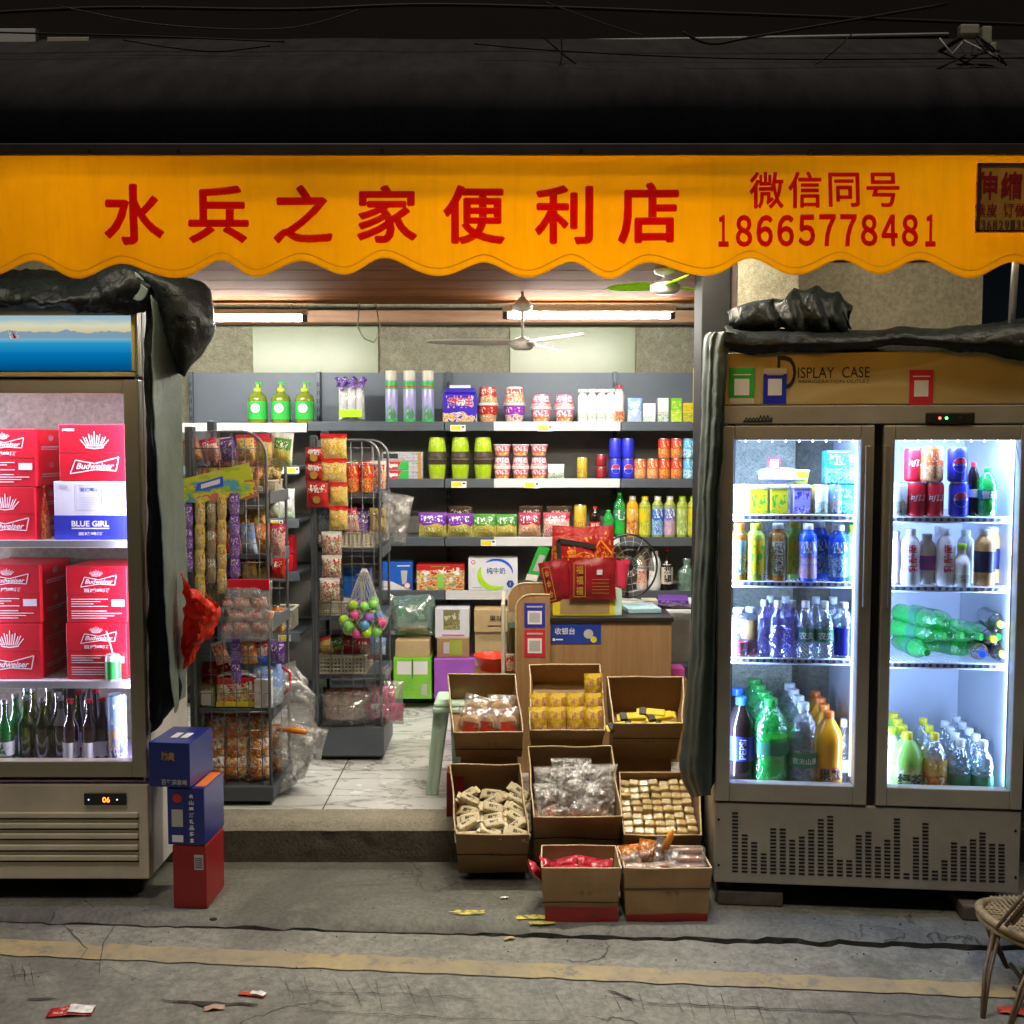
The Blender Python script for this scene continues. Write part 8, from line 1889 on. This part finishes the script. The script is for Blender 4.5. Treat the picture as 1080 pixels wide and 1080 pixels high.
def b_bar(o):
    q = MB(); q.box(-.045, .045, -.016, .016, 0, .018, 'pk_barwrap', .005); q.build('wrapper', o)
    for s_ in (-1, 1): q = MB(); q.box(min(s_ * .044, s_ * .056), max(s_ * .044, s_ * .056), -.015, .015, .007, .010, 'pk_barwrap', .001); q.build('end_seal', o)
    q = MB(); q.box(-.046, -.020, -.0165, .0165, -.0005, .0185, 'letter_black', .003); q.build('black_band', o)
plain('pk_barwrap', (.78, .60, .02), .35)
for i, (x_, y_, z_, a) in enumerate(((-.10, .03, 0, 15), (-.035, .03, 0, -4), (.03, .028, 0, 8), (.085, .03, 0, -6), (-.05, .07, .012, 4), (.03, .085, .02, -8), (.06, .07, .014, 12))):
    tput(T, 'bar', b_bar, 'snack_bar', ['leftmost front', 'second front', 'third front', 'rightmost front', 'rear left', 'rear middle', 'rear right'][i] + ' yellow and black wrapped bar in the upper right box', 'snack bar', x_, y_, T.h - .045 + z_, 'yellow and black bars', R(6), 0, R(a), s=1.15)
T = TB['B4']
def b_cake(o):
    q = MB(); q.box(-.032, .032, -.017, .017, 0, .022, 'pk_cream', .007); q.build('cake', o)
    for s_ in (-1, 1): q = MB(); q.box(min(s_ * .031, s_ * .042), max(s_ * .031, s_ * .042), -.016, .016, .009, .0115, 'candy_cream', .001); q.build('end_seal', o)
    q = MB(); q.text('酥饼', 0, 0, 'letter_black', w=.03, h=.012, bold=.02, fn=lambda a, b: (a, b, .0228)); q.build('print', o)
pos = [(a, b) for b in range(6) for a in range(3)]
for i, (a, b) in enumerate(pos):
    tput(T, 'cake', b_cake, 'wrapped_cake', ORD[a] + ' cream wrapped cake in row ' + ['one', 'two', 'three', 'four', 'five', 'six'][b] + ' from the front, left box', 'cake', -T.w / 2 + .045 + a * (T.w - .09) / 2 + rr.uniform(-.008, .008), .03 + b * .040, T.h - .055 + rr.uniform(0, .022), 'cream wrapped cakes', R(rr.uniform(-20, 20)), R(rr.uniform(-22, 22)), R(rr.uniform(-35, 35)), s=1.22)
T = TB['B5']
for i, (x_, y_, z_, a) in enumerate(((-.07, .05, 0, 20), (0, .05, .01, -15), (.07, .05, 0, 10), (-.045, .11, .02, -30), (.045, .12, .025, 25), (-.07, .13, .005, 5), (.075, .14, .01, -20), (0, .16, .02, 12))):
    tput(T, 'clr%d' % (i % 3), b_bag('cellophane_white', .17, .15, .06, seed=i * 3, wr=.030, nx=26, nz=26), 'snack_bag', 'crumpled clear bag with brown sweets, number ' + ['one', 'two', 'three', 'four', 'five', 'six', 'seven', 'eight'][i] + ' of the middle box' if False else ['front left', 'front middle', 'front right', 'middle left', 'middle right', 'far left', 'far right', 'rear'][i] + ' crumpled clear bag heaped in the middle box', 'bag', x_, y_, T.h - .085 + z_, 'clear bags in the middle box', R(-58), R(a), R(a))
    tput(T, 'clrin', b_bag('pk_redwhite', .085, .075, .04, seed=4, wr=.012, nx=8, nz=8), 'sweet_pile', 'brown filling inside the ' + ['front left', 'front middle', 'front right', 'middle left', 'middle right', 'far left', 'far right', 'rear'][i] + ' clear bag, middle box', 'sweets', x_, y_, T.h - .098 + z_, 'fillings of the clear bags', R(-58), 0, R(a * 1.5))
T = TB['B7']
def b_redpk(o):
    b_bag('pk_redfront', .09, .06, .035, seed=3, wr=.008)(o)
plain('pk_redfront', (.45, .02, .04), .25, 0, .25, 30)
for i, (x_, y_, z_, a) in enumerate(((-.10, .05, .02, 30), (-.055, .04, .0, -10), (0, .05, -.005, 5), (.07, .05, .015, -12), (.04, .12, .0, 15), (-.05, .13, -.005, -20))):
    tput(T, 'redpk', b_redpk, 'snack_packet', ['far left front', 'left front', 'middle front', 'right front', 'right rear', 'left rear'][i] + ' dark red packet in the small front box', 'packet', x_, y_, T.h - .055 + z_, 'dark red packets', R(-60), R(a), R(a))
t = tput(T, 'redpk', None, 'snack_packet', 'dark red packet poking out at the left side of the small front box', 'packet', -.150, .07, T.h - .06, 'dark red packets', R(-40), R(40), R(60))
T = TB['B8']
def b_saus(o):
    q = MB(); q.tube([(-.06, 0, .013), (-.052, 0, .014), (0, .003, .015), (.052, 0, .014), (.06, 0, .013)], [.004, .013, .0145, .013, .004], 'sausage', 10); q.build('sausage', o)
    q = MB(); q.box(-.068, .068, -.017, .017, -.002, .031, 'cellophane', .006); q.build('wrapper', o)
for i, (x_, y_, z_, a) in enumerate(((.075, .035, 0, 6), (.075, .07, .018, -4), (.08, .10, .035, 3), (-.085, .035, 0, -8), (-.02, .04, .004, 12), (-.10, .10, .012, 30))):
    tput(T, 'saus', b_saus, 'wrapped_sausage', ['lowest right', 'middle right', 'upper right', 'front left', 'front middle', 'rear left'][i] + ' wrapped sausage in the front right box', 'sausage', x_, y_, T.h - .028 + z_, 'wrapped sausages', 0, 0, R(a))
for i, (x_, y_, z_, ry_, m) in enumerate(((-.01, .10, .02, 25, 0), (-.11, .08, .0, -10, 1), (-.06, .13, .0, 15, 1), (.03, .05, -.01, 5, 0), (-.10, .05, -.015, -20, 0))):
    tput(T, 'tw%d' % m, b_bag(['cellophane_soft', 'pk_orange'][m], .07, .10, .035, seed=3 + m, wr=.012), 'wrapped_bread', ['upright clear wrapped roll rising highest', 'small orange wrapped roll at the left', 'orange wrapped roll behind the left sausages', 'clear wrapped roll at the front middle', 'clear wrapped roll at the front left'][i] + ' in the front right box', 'bread', x_, y_, T.h - .05 + z_, 'wrapped rolls', R(-20), R(ry_), R(ry_))
q = MB(); a = T.p(-.0, .10, T.h + .02); q.tube([a, a + Vector((.025, 0, .06)), a + Vector((.03, -.005, .085))], [.012, .013, .005], 'orange_ball', 10); tag(q.build('wrapped_bread'), 'orange bread stick end standing up out of the front right box', 'bread')

# ================= stacked cartons by the left fridge =================
def ctn(px0, px1, pyt, pyb, Y, d, m, label, deco, zb, rz=R(-3)):
    x, z, w, h = fit(px0, px1, pyt, pyb, Y); 
    inst(label, b_box(m, w, h, d, .003, deco), 'beer_carton', label, 'carton', (x, Y, zb), 'cartons stacked beside the left fridge', rz); return zb + h
def d1(q, w, h, d): rect(q, w * .15, w * .42, h * .62, h * .86, 'letter_grey'); [rect(q, w * .18, w * .39, h * (.66 + .035 * k), h * (.67 + .035 * k), 'letter_black', -.0022) for k in range(5)]
def d2(q, w, h, d):
    q.box(-w / 2 - .0008, w / 2 + .0008, -.0006, d + .0006, h - .014, h + .0012, 'carton_orange') if False else None
    rect(q, -w * .38, -w * .08, h * .32, h * .62, 'letter_grey'); rect(q, -w * .38, -w * .08, h * .05, h * .17, 'letter_white'); q.box(-w * .02, 0, -.0006, 0, h * .02, h * .98, 'letter_black')
    for k, ch in enumerate('金山啤酒礼品装盒'): q.text(ch, w * .16, h * (.86 - .11 * k), 'letter_white', w=w * .12, h=h * .08, y=-.0022, bold=.03)
    q.lathe([(0.0001, 0), (w * .12, .001)], 'label_red', 18, T=Matrix.Translation((-w * .22, -.0008, h * .82)) @ Matrix.Rotation(R(90), 4, 'X')); q.box(w * .2, w / 2 - .002, d * .1, d * .9, h, h + .0012, 'carton_orange')
def d3(q, w, h, d):
    q.text('漓泉', -w * .02, h * .70, 'letter_gold', w=w * .34, h=h * .20, y=-.0022, bold=.04, rot=-.08)
    q.text('百年漓泉啤', w * .12, h * .12, 'letter_grey', w=w * .62, h=h * .13, y=-.0022, bold=.02)
    for k, x_ in enumerate((-.05, .2)): q.box(w * x_ - w * .1, w * x_ + w * .06, d * .3, d * .6, h, h + .0012, 'letter_white')
za = ctn(182, 218, 889, 955, 3.60, .19, 'carton_red', 'dark red carton with barcode at the bottom of the stack beside the left fridge', d1, .002)
zb__ = ctn(176, 216, 832, 892, 3.60, .20, 'carton_blue', 'blue carton with upright white writing in the middle of the stack', d2, za + .003, R(-4))
ctn(156, 201, 785, 832, 3.60, .21, 'carton_blue', 'blue carton with gold emblem on top of the stack beside the left fridge', d3, zb__ + .003, R(-6))

# ================= rattan chair at the right edge =================
cy = Yg(1075, -.035); rc = thing('rattan_chair', 'low rattan chair with woven seat at the right edge', 'chair', G(1062, 1075, -.035))
Ych = cy + .05; seat = []
L_ = [(1040, 995), (1037, 980), (1040, 966), (1048, 954), (1058, 946)]
ps = [P(px, py, Ych) for px, py in L_]
zs = P(1060, 968, Ych + .16).z
cx_ = P(1090, 968, Ych + .16).x; sr = cx_ - P(1037, 968, Ych + .16).x
ring_pts = [(cx_ + sr * math.cos(R(a)), Ych + .16 + .15 * math.sin(R(a)), zs + .012 * math.cos(R(a * 2))) for a in range(0, 360, 12)]
q = MB(); q.tube(ring_pts, .014, 'rattan', 10, closed=True); q.tube([(x, y, z - .022) for x, y, z in ring_pts], .010, 'rattan', 8, closed=True); under(q.build('seat_frame'), rc)
q = MB()
for k in range(-9, 10):
    x_ = cx_ + sr * k / 10; hw = .17 * math.sqrt(max(0, 1 - (k / 10) ** 2)) * .95; q.tube([(x_, Ych + .16 - hw, zs), (x_, Ych + .16, zs - .012 + .003 * (k % 2)), (x_, Ych + .16 + hw, zs)], .004, 'rattan', 5)
    y_ = Ych + .16 + .17 * k / 10; hx_ = sr * math.sqrt(max(0, 1 - (k / 10) ** 2)) * .95; q.tube([(cx_ - hx_, y_, zs), (cx_, y_, zs - .012 - .003 * (k % 2)), (cx_ + hx_, y_, zs)], .004, 'rattan', 5)
under(q.build('woven_seat'), rc)
for k, (px, pyb, dy) in enumerate(((1036, 1074, .0), (1062, 1090, -.06), (1110, 1074, 0.2), (1080, 1040, .30))):
    top = Vector((cx_ + (sr * (-.92, -.35, .7, -.7)[k]), Ych + .16 + .16 * (-.3, -.95, .5, .8)[k], zs - .01)); bot = Vector((Xp(px, Yg(pyb, -.035), -.035), Yg(pyb, -.035) if k < 2 else cy + dy, -.035)); q = MB(); m_1 = top.lerp(bot, .5) + Vector((-.012, 0, 0)); q.tube([top, m_1, bot], [.007, .006, .006], 'rattan_dark', 8); q.tube([top + Vector((.02, 0, 0)), m_1 + Vector((.016, 0, 0)), bot + Vector((.004, 0, .0))], [.006, .006, .005], 'rattan_dark', 8); under(q.build('leg'), rc)
q = MB()
for s_ in (0, .03, .05): q.tube([(ps[4].x - .01 + s_, Ych + .02, zs + .03 + s_ * .3), (ps[4].x + .10 + s_, Ych + .05, zs + .14 + s_ * .3), (ps[4].x + .30, Ych + .10, zs + .38 - s_)], .0055, 'rattan_dark', 7)
under(q.build('arm_cane'), rc)
q = MB()
for k in range(7):
    a = R(51 * k); q.tube([(cx_ - sr * .40 + .014 * math.cos(a), Ych + .02, zs - .06 + .03 * math.sin(a)), (cx_ - sr * .38 + .02 * math.cos(a + 2), Ych + .02, zs - .09 + .03 * math.sin(a + 2))], .006, 'rattan', 6)
q.tube([(cx_ - sr * .75, Ych + .04, zs - .16), (cx_ - sr * .35, Ych, zs - .19), (cx_ - sr * .3, Ych + .2, zs - .17)], .007, 'rattan_dark', 7); under(q.build('binding'), rc)

# grit and pebbles lying along the broken kerb
q = MB()
for k in range(420):
    px = rr.uniform(-20, 1100); kp = kerb_px(Xp(px, 3.4, 0)); up = rr.random() < .35
    Y_ = kp + .03 + abs(rr.gauss(0, .12)) if up else kp - .01 - abs(rr.gauss(0, .16)); x_ = Xp(px, Y_, 0); s_ = rr.choice((.0016, .0022, .003, .0042)) * rr.uniform(.7, 1.3); z_ = (0 if up else -.035) + s_ * .4
    if up and Y_ > 3.9: continue
    v_ = [Vector((rr.uniform(.7, 1.2) * a, rr.uniform(.7, 1.2) * b, rr.uniform(.6, 1) * c)) * s_ + Vector((x_, Y_, z_)) for a, b, c in ((1, 0, 0), (-1, 0, 0), (0, 1, 0), (0, -1, 0), (0, 0, 1), (0, 0, -1))]
    q.add(v_, [(0, 2, 4), (2, 1, 4), (1, 3, 4), (3, 0, 4), (2, 0, 5), (1, 2, 5), (3, 1, 5), (0, 3, 5)], 'kerb_top' if k % 3 else 'soil')
tag(q.build('grit'), 'loose grit scattered along the broken kerb', 'grit', kind='stuff')
# ================= litter =================
def litter(name, label, px, py, w, h, m, rz, m2=None, z=-.034):
    c = G(px, py, z); t = thing(name, label, 'litter', c, R(rz)); q = MB(); q.grid(lambda a, b: ((a - .5) * w, (b - .5) * h, .004 + .006 * noise.noise(Vector((a * 3, b * 3, px))) + .004 * math.sin(a * 3.14)), 10, 6, m); o = q.build('wrapper', t); o.modifiers.new('thickness', 'SOLIDIFY').thickness = .002
    if m2: q = MB(); q.grid(lambda a, b: ((a * .55 - .05) * w, (b - .5) * h * .86, .0085 + .006 * noise.noise(Vector(((a * .55 + .45) * 3, b * 3, px))) + .004 * math.sin((a * .55 + .45) * 3.14)), 8, 6, m2); q.build('print', t)
litter('candy_wrapper', 'flat red and white card wrapper lying on the road at lower left', 75, 1068, .13, .05, 'pk_redface', 6, 'pk_whitelitter')
litter('candy_wrapper', 'small twisted red and white wrapper on the road left of centre', 266, 1050, .085, .02, 'carton_orange2', -12, 'pk_whitelitter')
litter('paper_scrap', 'crumpled pale scrap in the broken road joint', 226, 1064, .06, .025, 'paper_pink', 10)
litter('paper_scrap', 'small pale scrap on the road in front of the boxes', 537, 991, .04, .015, 'board_light', 20)
litter('paper_scrap', 'tiny white scrap on the pavement left of the yellow paint marks', 532, 948, .03, .01, 'letter_white', 10, z=.001)
litter('candy_wrapper', 'pinkish red wrapper under the rattan chair', 1070, 1068, .09, .04, 'carton_orange2', -15)
plain('x_', (.1, .1, .1))
q = MB(); c = G(225, 972, 0); q.grid(lambda a, b: (c.x + .014 * math.cos(a * 6.28) * math.sin(b * 3.14), c.y + .01 * math.sin(a * 6.28) * math.sin(b * 3.14), .004 + .010 * (1 - math.cos(b * 3.14)) / 2), 10, 6, 'slot_dark'); tag(q.build('pebble'), 'small black lump of dirt beside the red carton on the pavement', 'pebble')

# ================= camera, light, world =================
cam = bpy.data.cameras.new('camera'); co = bpy.data.objects.new('camera', cam); COL.objects.link(co); sc.camera = co
cam.sensor_width = 36; cam.lens = 36 * F / 1080; cam.clip_end = 200; cam.clip_start = .05
co.location = (0, 0, CH); co.rotation_euler = (R(90) - TH, 0, 0)
w = bpy.data.worlds.new('World'); sc.world = w; w.use_nodes = True; nt = w.node_tree; nt.nodes.clear()
sky = nt.nodes.new('ShaderNodeTexSky'); sky.sky_type = 'NISHITA'; sky.sun_disc = False; sky.sun_elevation = R(62); sky.sun_rotation = R(190)
bg = nt.nodes.new('ShaderNodeBackground'); bg.inputs[1].default_value = SKY; ow = nt.nodes.new('ShaderNodeOutputWorld'); nt.links.new(sky.outputs[0], bg.inputs[0]); nt.links.new(bg.outputs[0], ow.inputs[0])
sl = bpy.data.lights.new('street_light', 'SUN'); sl.energy = SUN; sl.angle = R(9); sl.color = (1, .90, .76); so = bpy.data.objects.new('street_light', sl); COL.objects.link(so)
so.rotation_euler = Vector((.10, .38, -1.0)).to_track_quat('-Z', 'Y').to_euler()
sc.view_settings.view_transform = 'Standard'; sc.view_settings.look = 'None'; sc.view_settings.exposure = EXPO; sc.view_settings.gamma = 1
sc.cycles.max_bounces = 8; sc.cycles.transparent_max_bounces = 24; sc.cycles.diffuse_bounces = 3; sc.cycles.glossy_bounces = 3; sc.cycles.transmission_bounces = 4
sc.cycles.caustics_reflective = False; sc.cycles.caustics_refractive = False; sc.cycles.sample_clamp_indirect = 4
